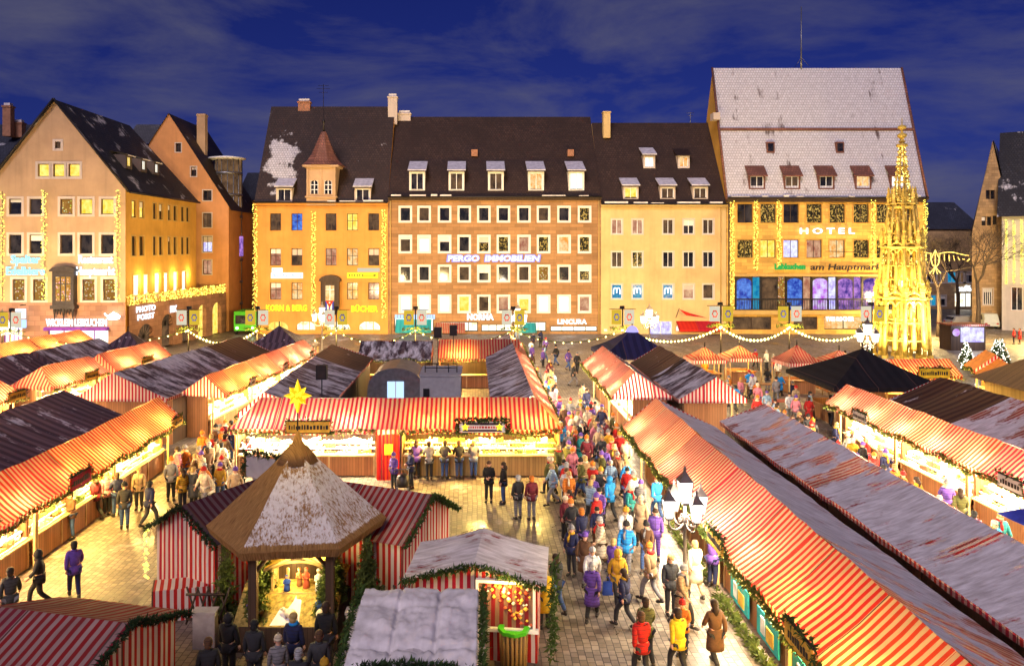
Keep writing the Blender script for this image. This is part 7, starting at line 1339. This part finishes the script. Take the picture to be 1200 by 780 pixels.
for nm, p in POSES.items():
    ln = p['lean']; L = lambda v: (v[0], v[1]+ln*max(0, v[2]-.9)*2, v[2]); M = lambda v: (-v[0], v[1], v[2])
    le, lw = p['la']; re, rw = p['ra']; lf, rf = p['lf'], p['rf']; up = lambda f: .09 if abs(f[1]) < .2 else (.12 if f[1] > 0 else .17)
    ank = lambda f: (f[0], f[1], up(f)); toe = lambda f: (f[0]+.01, f[1]+.16, up(f)-(.05 if f[1] > -.2 else .11))
    J = [(0, 0, .95), L((0, 0, 1.12)), L((0, .0, 1.34)), L((0, -.01, 1.47)), L((0, .0, 1.54)), L((0, .015, 1.62)), L((0, .01, 1.70)), L((0, .0, 1.735)),
         L((.17, -.005, 1.43)), L(le), L(lw), M(L((.17, -.005, 1.43))), M(L(re)), M(L(rw)), (.095, 0, .90), p['lk'], ank(lf), toe(lf), M((.095, 0, .90)), M(p['rk']), M(ank(rf)), M(toe(rf))]
    E = [(0, 1), (1, 2), (2, 3), (3, 4), (4, 5), (5, 6), (6, 7), (2, 8), (8, 9), (9, 10), (2, 11), (11, 12), (12, 13), (0, 14), (14, 15), (15, 16), (16, 17), (0, 18), (18, 19), (19, 20), (20, 21)]
    RR = [.15, .135, .155, .062, .058, .088, .092, .05, .062, .046, .030, .062, .046, .030, .092, .062, .045, .034, .092, .062, .045, .034]
    V, P = skin(J, E, RR); mb = MB(); mb.mesh(V, P, 0)
    hd = Vector(J[5]); mb.tube([hd+Vector((0, .085, .03)), hd+Vector((0, .118, -.012)), hd+Vector((0, .09, -.02))], [.010, .018, .012], 5, 0)
    for s in (-1, 1): mb.ball(hd+Vector((s*.035, .086, .032)), .012, 1, 6, 4); mb.tube([hd+Vector((s*.09, .0, .03)), hd+Vector((s*.1, -.008, .0)), hd+Vector((s*.092, 0, -.025))], [.012, .016, .01], 5, 0)
    mb.tube([hd+Vector((-.026, .088, -.052)), hd+Vector((0, .096, -.054)), hd+Vector((.026, .088, -.052))], .007, 5, 2)
    for w, e, s in ((J[10], J[9], 1), (J[13], J[12], -1)): fingers(mb, w, Vector(w)-Vector(e), s)
    body = mb
    def coat(longc):
        hem = .52 if longc else .80
        JJ = [L((0, 0, 1.0)), L((0, 0, 1.14)), L((0, .0, 1.33)), L((0, -.012, 1.475)), L((.175, -.005, 1.425)), L(le), L(lerp3(le, lw, .92)), M(L((.175, -.005, 1.425))), M(L(re)), M(L(lerp3(re, rw, .92)))]
        V, P = skin(JJ, [(0, 1), (1, 2), (2, 3), (2, 4), (4, 5), (5, 6), (2, 7), (7, 8), (8, 9)], [.185, .175, .192, .085, .088, .070, .056, .088, .070, .056]); m = MB(); m.mesh(V, P)
        pr = [(.12, 1.06), (.193, 1.02), (.205, .92), (.215, .80)]+([(.228, .66), (.238, .52)] if longc else [])
        m.lathe(pr[::-1]+[(.10, 1.08)], 16, (0, 0), 0, 0, True, 1.02, .84)
        m.lathe([(.085, L((0, 0, 1.46))[2]), (.10, 1.50), (.085, 1.53)], 10, (0, L((0, 0, 1.48))[1])); return m
    def trousers():
        JJ = [(0, 0, .96), (.098, 0, .88), p['lk'], (ank(lf)[0], ank(lf)[1], ank(lf)[2]+.03), M((.098, 0, .88)), M(p['rk']), M((ank(rf)[0], ank(rf)[1], ank(rf)[2]+.03))]
        V, P = skin(JJ, [(0, 1), (1, 2), (2, 3), (0, 4), (4, 5), (5, 6)], [.160, .110, .083, .066, .110, .083, .066]); m = MB(); m.mesh(V, P); return m
    def shoes():
        out = []
        for f, s in ((lf, 1), (rf, -1)):
            m = MB(); out.append(m)
            a = Vector(ank(f)); t = Vector(toe(f)); a.x *= s; t.x *= s; h = a+Vector((0, -.045, -.04)); m.tube([h+Vector((0, -.03, 0)), h, (a+t)/2+Vector((0, 0, -.012)), t, t+Vector((0, .05, 0))], [.03, .05, .052, .048, .02], 8)
            m.tube([a+Vector((0, 0, .05)), a+Vector((0, 0, -.03))], [.055, .055], 8)
        return out
    def hair(long_):
        m = MB(); c = hd+Vector((0, -.018, .045)); pts = []; n, r_ = 12, 6
        m.lathe([(.103, c.z-.02), (.113, c.z+.02), (.108, c.z+.06), (.08, c.z+.1), (.03, c.z+.118), (.002, c.z+.12)], 12, (c.x, c.y-.004), 0, 0, True, .92, 1.0); m.ball(c+Vector((0, -.035, -.05)), .09, 0, 10, 6, 1.2)
        if long_: m.tube([c+Vector((0, -.06, -.05)), c+Vector((0, -.085, -.15)), c+Vector((0, -.09, -.26))], [.09, .095, .05], 8)
        return m
    def hat():
        m = MB(); c = hd+Vector((0, -.004, .04)); m.lathe([(.113, c.z-.005), (.116, c.z+.045), (.108, c.z+.05), (.105, c.z+.085), (.08, c.z+.125), (.035, c.z+.15), (.002, c.z+.155)], 12, (c.x, c.y)); m.ball((c.x, c.y, c.z+.17), .028, 0, 7, 5); return m
    def hood():
        m = MB(); c = hd+Vector((0, -.03, .02)); m.ball(c, .132, 0, 12, 8, 1.12); m.tube([c+Vector((0, .0, -.1)), c+Vector((0, -.01, -.17))], [.12, .12], 10); return m
    def mk(m, name, mat):
        o = m.build(name, mat); me = o.data; bpy.data.objects.remove(o); return me
    BASE[nm] = dict(body=mk(body, 'person', ['skin', 'eye', 'lip']), coat=mk(coat(False), 'coat', 'clothing'), longcoat=mk(coat(True), 'coat', 'clothing'), trousers=mk(trousers(), 'trousers', 'clothing'), shoes=[mk(q, 'shoe', 'shoe') for q in shoes()], hair=mk(hair(False), 'hair', 'clothing'), longhair=mk(hair(True), 'hair', 'clothing'), hat=mk(hat(), 'hat', 'clothing'), hood=mk(hood(), 'hood', 'clothing'))
mb = MB(); 
for i in range(16): pass
mb.lathe([(.075, 1.47), (.115, 1.48), (.122, 1.515), (.10, 1.55), (.075, 1.55)], 12, (0, .0)); mb.tube([(.03, .11, 1.5), (.05, .185, 1.38), (.05, .195, 1.24)], [.04, .042, .035], 6); o = mb.build('scarf', 'clothing'); SCARF = o.data; bpy.data.objects.remove(o)
COL = {'black': (.012, .012, .014), 'navy': (.015, .02, .075), 'dark grey': (.05, .05, .055), 'brown': (.12, .055, .025), 'mustard': (.55, .30, .02), 'orange': (.70, .20, .02), 'red': (.55, .015, .012), 'cream': (.72, .60, .42), 'beige': (.50, .35, .20), 'white': (.75, .74, .72), 'violet': (.13, .06, .36), 'bright blue': (.02, .30, .75), 'teal': (.02, .26, .26), 'pale blue': (.30, .45, .62), 'olive': (.12, .12, .03), 'pink': (.62, .20, .26), 'maroon': (.17, .015, .03), 'grey': (.22, .21, .22), 'yellow': (.80, .52, .02), 'jeans': (.05, .10, .26), 'charcoal': (.025, .025, .03), 'tan': (.35, .22, .11), 'blond': (.50, .34, .13), 'dark brown': (.04, .02, .012), 'silver': (.42, .42, .43)}
def part(me, name, parent, c):
    o = bpy.data.objects.new(name, me); col.objects.link(o); o.parent = parent; o.color = (*c, 1); return o
USED = set(); NP = [0]
def person(x, y, rz, coat, head, trs, pose, where, long_=False, scarf=None, s=1.0, label=None, group='people on the market', quiet=False):
    b = BASE[pose]; o = bpy.data.objects.new('person', b['body']); col.objects.link(o); o.location = (x, y, 0.004); o.rotation_euler = (0, 0, rz); o.scale = (s, s, s)
    part(b['longcoat' if long_ else 'coat'], 'coat', o, COL[coat]); part(b['trousers'], 'trousers', o, COL[trs]); part(b['shoes'][0], 'shoe', o, (.02, .02, .02)); part(b['shoes'][1], 'shoe', o, (.02, .02, .02))
    kind, hc = head
    part(b[{'hair': 'hair', 'long hair': 'longhair', 'beanie': 'hat', 'hood': 'hood'}[kind]], {'hair': 'hair', 'long hair': 'hair', 'beanie': 'hat', 'hood': 'hood'}[kind], o, COL[hc])
    if scarf: part(SCARF, 'scarf', o, COL[scarf])
    t = '' if trs in ('charcoal',) else ', %s trousers' % trs if trs != 'jeans' else ', jeans'
    l = label or 'person in %s%s coat, %s %s%s%s, %s' % ('long ' if long_ else '', coat, hc, kind, t, (', %s scarf' % scarf) if scarf and not quiet else '', where)
    NP[0] += 1; tag(o, l, 'person', group); USED.add(l); return o
HEADS = [('hair', 'dark brown'), ('hair', 'blond'), ('hair', 'silver'), ('long hair', 'dark brown'), ('long hair', 'blond'), ('beanie', 'black'), ('beanie', 'grey'), ('beanie', 'red'), ('beanie', 'cream'), ('beanie', 'orange'), ('beanie', 'violet'), ('beanie', 'mustard'), ('hair', 'black')]
COATS = ['black', 'navy', 'dark grey', 'brown', 'mustard', 'orange', 'red', 'cream', 'beige', 'white', 'violet', 'bright blue', 'teal', 'pale blue', 'olive', 'pink', 'maroon', 'grey']
PLACED = []
DULL = ['black', 'navy', 'dark grey', 'brown', 'beige', 'cream', 'tan', 'grey', 'white', 'charcoal', 'black', 'brown', 'navy', 'beige', 'tan']
def crowd(n, where, region, coats, face, seed, dmin=.52, spread=.7, walk=.75):
    """people scattered over a region; each outfit occurs once in its region"""
    rnd = random.Random(seed); seen = set(); k = 0; tries = 0
    while k < n and tries < n*60:
        tries += 1; x, y = region(rnd)
        if any((x-a)**2+(y-b)**2 < dmin*dmin for a, b in PLACED): continue
        cc, hh = rnd.choice(coats), rnd.choice(HEADS); tt = rnd.choice(['charcoal', 'charcoal', 'jeans', 'grey', 'brown', 'black']); lg = rnd.random() < .35
        if cc in ('black', 'navy', 'dark grey') and rnd.random() < .0: continue
        sf = rnd.choice(['red', 'cream', 'mustard', 'grey', None, None, None, None, None]); sig = (cc, hh, lg)
        if sig in seen: continue
        seen.add(sig); PLACED.append((x, y)); f = face(rnd, x, y)+rnd.gauss(0, spread)
        person(x, y, f, cc, hh, tt, rnd.choice(['walk', 'walk2']) if rnd.random() < walk else rnd.choice(['stand', 'hands', 'phone', 'stand']), where, lg, sf, rnd.uniform(.93, 1.06), quiet=True); k += 1
def gp(x, y): Y = F*HC/(y-VY); return ((x-VX)*Y/F, Y)
def at(x, y, *a, **k): X, Y = gp(x, y); PLACED.append((X, Y)); return person(X, Y, *a, **k)
# the people one can tell apart, placed by where their feet stand in the photo
at(87, 701, .6, 'violet', ('hair', 'black'), 'navy', 'walk', '', label='lone person in violet coat walking on the open square at left'); at(83, 631, 2.6, 'brown', ('hair', 'dark brown'), 'jeans', 'hands', '', label='person in brown jacket and jeans facing along the left counter')
at(112, 609, 1.2, 'maroon', ('long hair', 'dark brown'), 'charcoal', 'walk', '', label='person in maroon coat striding away from the left counter'); at(146, 619, .4, 'dark grey', ('beanie', 'black'), 'jeans', 'stand', '', label='person in dark grey jacket, black beanie and jeans left of three'); at(137, 605, .8, 'navy', ('hair', 'dark brown'), 'jeans', 'phone', '', label='person in navy jacket beside the man with black beanie')
at(163, 597, 3.3, 'beige', ('hair', 'blond'), 'charcoal', 'stand', '', label='blond person in beige jacket behind the trio on the square'); at(175, 617, -.5, 'navy', ('hair', 'black'), 'dark grey', 'walk2', '', label='person in navy coat walking toward the dark roofed booth'); at(125, 604, 4.2, 'pink', ('long hair', 'blond'), 'charcoal', 'stand', '', label='person in pink coat with long blond hair near the left counter')
at(12, 738, .5, 'dark grey', ('hair', 'dark brown'), 'grey', 'walk', '', label='person in dark grey coat at the left edge of the square'); at(46, 712, 2.0, 'charcoal', ('hood', 'charcoal'), 'charcoal', 'walk2', '', label='dark hooded person near the left edge of the square')
for x, y, c, h, t, ps, l in ((488, 560, 'violet', ('long hair', 'dark brown'), 'black', 'reach', 'person in violet coat leaning over the yellow counter, leftmost'), (503, 562, 'grey', ('hair', 'dark brown'), 'charcoal', 'reach', 'short person in grey jacket, second from the left at the yellow counter'), (521, 561, 'dark grey', ('hair', 'dark brown'), 'jeans', 'reach', 'person in dark grey jacket and jeans at the yellow counter'), (538, 561, 'black', ('hair', 'brown'), 'jeans', 'reach', 'person in black jacket and jeans at the yellow counter'), (555, 560, 'grey', ('hair', 'blond'), 'jeans', 'reach', 'tall person in grey jacket, rightmost at the yellow counter')): at(x, y, random.uniform(-.2, .2), c, h, t, ps, '', label=l)
at(573, 588, 3.0, 'black', ('hair', 'brown'), 'charcoal', 'hands', '', label='person in black jacket facing the camera with hands together'); at(590, 590, 1.4, 'black', ('long hair', 'dark brown'), 'jeans', 'stand', '', long_=False, label='person in black coat and jeans turned to the one with hands together'); at(607, 608, .5, 'charcoal', ('hair', 'silver'), 'grey', 'stand', '', label='silver haired person in charcoal coat, left of the strolling couple'); at(623, 609, .3, 'maroon', ('hair', 'orange'), 'grey', 'stand', '', label='red haired person in maroon coat, right of the strolling couple')
at(462, 574, 2.4, 'violet', ('beanie', 'violet'), 'charcoal', 'hands', '', s=.95, label='person in violet coat and violet beanie by the pushchair'); at(482, 572, 2.0, 'navy', ('hair', 'dark brown'), 'charcoal', 'hands', '', label='person in navy jacket pushing the grey pushchair')
at(291, 556, -.6, 'red', ('hair', 'dark brown'), 'charcoal', 'stand', '', label='person in red jacket standing left of the white lit counter'); at(374, 556, .1, 'orange', ('beanie', 'orange'), 'charcoal', 'reach', '', s=.97, label='person in orange jacket leaning to the white lit counter')
at(638, 736, .2, 'yellow', ('hair', 'blond'), 'charcoal', 'stand', '', long_=True, label='person in long yellow coat with blond hair beside the gift booth'); at(652, 719, .5, 'dark grey', ('hair', 'dark brown'), 'jeans', 'walk', '', label='person in dark grey jacket and jeans behind the yellow coat')
at(694, 708, 3.1, 'white', ('hair', 'silver'), 'charcoal', 'walk', '', label='person in white jacket walking in front of the street lamp'); at(724, 711, 3.2, 'mustard', ('hood', 'mustard'), 'charcoal', 'walk2', '', long_=True, label='person in long mustard hooded coat carrying a blue bag'); at(768, 655, 2.9, 'violet', ('hair', 'dark brown'), 'violet', 'stand', '', label='person in violet coat and violet trousers left of the street lamp'); at(757, 780, .1, 'olive', ('hair', 'dark brown'), 'charcoal', 'walk', '', label='person in olive coat at the bottom edge left of the lamp'); at(800, 768, 2.6, 'orange', ('beanie', 'red'), 'navy', 'hands', '', s=.85, label='child in orange jacket and red beanie below the lamp post')
at(838, 783, .2, 'brown', ('long hair', 'dark brown'), 'charcoal', 'walk2', '', long_=True, label='person in long brown coat at the bottom right of the aisle'); at(795, 795, .3, 'yellow', ('hair', 'dark brown'), 'charcoal', 'walk', '', label='person in yellow jacket cut by the bottom edge near the lamp'); at(752, 800, .2, 'red', ('hair', 'brown'), 'charcoal', 'walk', '', label='person in red jacket cut by the bottom edge of the picture')
at(815, 700, .2, 'cream', ('hair', 'blond'), 'beige', 'walk', '', long_=True, label='person in long cream coat passing right behind the lamp post'); at(835, 688, -.9, 'violet', ('beanie', 'navy'), 'navy', 'reach', '', label='person in violet jacket and navy beanie at the right stall front'); at(715, 610, .4, 'bright blue', ('hood', 'bright blue'), 'charcoal', 'walk', '', label='person in bright blue hooded coat deep in the main aisle crowd'); at(770, 610, .2, 'bright blue', ('beanie', 'red'), 'jeans', 'walk', '', label='person in bright blue jacket and red beanie above the street lamp'); at(648, 592, 1.8, 'pale blue', ('hair', 'blond'), 'grey', 'walk', '', label='person in pale blue coat leaving the yellow counter at its right end')
at(664, 598, 3.0, 'white', ('hair', 'brown'), 'charcoal', 'walk2', '', long_=True, label='person in long white coat at the left edge of the aisle crowd'); at(682, 655, .4, 'navy', ('hair', 'orange'), 'violet', 'walk', '', label='person in navy coat walking alone left of the aisle crowd'); at(1188, 403, 1.0, 'red', ('hair', 'dark brown'), 'charcoal', 'stand', '', label='person in red jacket on the open street, left of a pair'); at(1195, 403, 1.0, 'red', ('hair', 'black'), 'black', 'stand', '', long_=True, label='person in long red coat on the open street, right of a pair')
# onlookers in front of the crib
for x, y, c, h, l, sc_ in ((344, 800, 'navy', ('hair', 'blond'), 'blond person in navy coat with blue scarf before the crib', 1), (382, 790, 'black', ('hair', 'dark brown'), 'dark haired person in black coat at the right crib post', 1.05), (374, 825, 'dark grey', ('hair', 'brown'), 'brown haired person in dark grey coat before the crib', 1), (326, 822, 'grey', ('beanie', 'cream'), 'person in grey coat with cream beanie before the crib', .9), (350, 850, 'charcoal', ('hair', 'silver'), 'silver haired person in charcoal coat closest to the camera at the crib', 1), (268, 800, 'black', ('hood', 'black'), 'black hooded person in the shade left of the crib', 1), (298, 810, 'charcoal', ('hair', 'black'), 'person in charcoal coat in the shade left of the crib', 1), (244, 835, 'charcoal', ('hair', 'brown'), 'brown haired person in charcoal coat behind the corner booth', 1), (380, 860, 'navy', ('beanie', 'mustard'), 'person in navy coat and mustard beanie near the quilted booth', .95)):
    at(x, y, random.uniform(-.3, .3), c, h, 'charcoal', 'stand', '', label=l, s=sc_, scarf='bright blue' if 'blue scarf' in l else None)
# bags and a pushchair
def bag(x, y, z, m, label, w=.32):
    b = MB(); b.mesh([(x-w/2, y-.08, z), (x+w/2, y-.08, z), (x+w/2, y+.08, z), (x-w/2, y+.08, z), (x-w*.42, y-.05, z+.38), (x+w*.42, y-.05, z+.38), (x+w*.42, y+.05, z+.38), (x-w*.42, y+.05, z+.38)], [(0, 1, 5, 4), (1, 2, 6, 5), (2, 3, 7, 6), (3, 0, 4, 7), (3, 2, 1, 0), (4, 5, 6, 7)], 0, False); b.tube([(x-w*.25, y, z+.36), (x-.03, y, z+.52), (x+.03, y, z+.52), (x+w*.25, y, z+.36)], .012, 5); tag(b.build('shopping_bag', m), label, 'bag', 'carried shopping bags')
X, Y = gp(724, 711); bag(X-.32, Y-.05, .42, 'blue_cloth', 'blue shopping bag carried by the mustard hooded coat'); X, Y = gp(638, 736); bag(X-.30, Y-.05, .45, 'yellow_paint', 'yellow shopping bag carried by the long yellow coat')
X, Y = gp(472, 580); pc = thing('pushchair', 'grey pushchair on the paving left of the counter visitors', 'pushchair', (X, Y, 0)); b = MB(); b.lathe([(.1, .35), (.27, .42), (.30, .6), (.26, .85), (.12, .95)], 10, (X, Y), 0, 0, True, 1, 1.25); b.build('seat', 'metal_dark', pc); b = MB()
for s in (-.24, .24): b.tube([(X+s, Y-.38, .12), (X+s, Y, .5), (X+s*.9, Y+.45, 1.02)], .018, 5); b.tube([(X+s, Y+.35, .14), (X+s, Y, .5)], .018, 5)
b.tube([(X-.22, Y+.45, 1.02), (X+.22, Y+.45, 1.02)], .02, 5); b.build('frame', 'metal_grey', pc)
for sx in (-.26, .26):
    for yy in (-.38, .35): b = MB(); b.tube([(X+sx-.02, Y+yy, .13), (X+sx+.02, Y+yy, .13)], .13, 10); b.build('wheel', 'rubber', pc)
# crowds
WARMC = ['orange', 'mustard', 'beige', 'cream', 'red', 'brown', 'maroon', 'pink', 'tan', 'grey', 'navy', 'dark grey', 'orange']  # the warm coats among these carry the orange lamplight in their colour
rect = lambda x0, x1, y0, y1: (lambda r: (r.uniform(x0, x1), r.uniform(y0, y1)))
away = lambda r, x, y: 0 if r.random() < .55 else math.pi
crowd(15, 'between gift booth and lamp', lambda r: (lambda y: (r.uniform(2.9, 6.4), y))(r.uniform(22.0, 28.5)), DULL+['cream', 'violet', 'white', 'mustard', 'bright blue'], away, 1, .8)
crowd(30, 'in crowd beyond the lamp', lambda r: (lambda y: (r.uniform(3.4-(y-28)*.02, 6.7), y))(r.uniform(28, 36)), DULL+COATS+COATS, away, 2, .6)
crowd(38, 'packed mid main aisle', rect(4.5, 7.6, 36, 45.5), DULL+COATS+COATS+['red', 'orange'], away, 3, .5)
crowd(18, 'in narrow far aisle', rect(4.6, 7.4, 45.5, 58), DULL+COATS+['white'], away, 4, .52)
crowd(14, 'by bright far shops', rect(3.5, 9.5, 58, 84), ['violet', 'navy', 'pale blue', 'grey', 'white', 'black', 'maroon', 'pink'], away, 5, .8)
crowd(40, 'in crowded left aisle', lambda r: (lambda y: (r.uniform(-13.4, -11.8) if y > 35 else r.uniform(-13.4, -9.8), y))(r.uniform(31.5, 43)), WARMC, away, 6, .42)
crowd(4, 'far up left aisle', rect(-13.2, -12.2, 42, 56), WARMC, away, 7, .6)
crowd(14, 'in near right aisle', rect(17.2, 19.3, 20, 31), COATS+['yellow', 'beige', 'cream'], away, 8, .6)
crowd(24, 'in far right aisle', rect(17.0, 19.3, 31, 46), COATS+['yellow', 'mustard', 'orange', 'red'], away, 9, .55)
crowd(28, 'left of striped kiosk', rect(15.5, 22.5, 46, 62), ['white', 'navy', 'bright blue', 'grey', 'red', 'black', 'pale blue', 'pink', 'beige', 'orange'], away, 10, .8)
crowd(12, 'at golden fountain foot', rect(24, 33, 62, 69), ['white', 'grey', 'black', 'violet', 'mustard', 'red', 'navy'], away, 11, .8)
crowd(4, 'before far left coral stalls', lambda r: (r.uniform(-24.3, -22.6), r.uniform(40, 52)), WARMC, away, 12, .7)
# low snow covered tables on the open ground at right
for i, (x, y, l) in enumerate(((16.8, 53, 'long pale table among the people left of the striped kiosk'), (19.6, 50, 'pink covered table among the people left of the striped kiosk'), (21.0, 56, 'brown table nearest the striped kiosk'))):
    t = thing('market_table', l, 'table', (x, y, 0), 'tables on the open ground'); b = MB(); b.box(x-1.3, x+1.3, y-.4, y+.4, .85, .9, 0); b.build('table_top', ('goods_cream', 'goods_red', 'wood_warm')[i], t)
    for sx in (-1.2, 1.2):
        for sy in (-.32, .32): b = MB(); b.box(x+sx-.03, x+sx+.03, y+sy-.03, y+sy+.03, 0, .848, 0); b.build('leg', 'pine_wood', t)
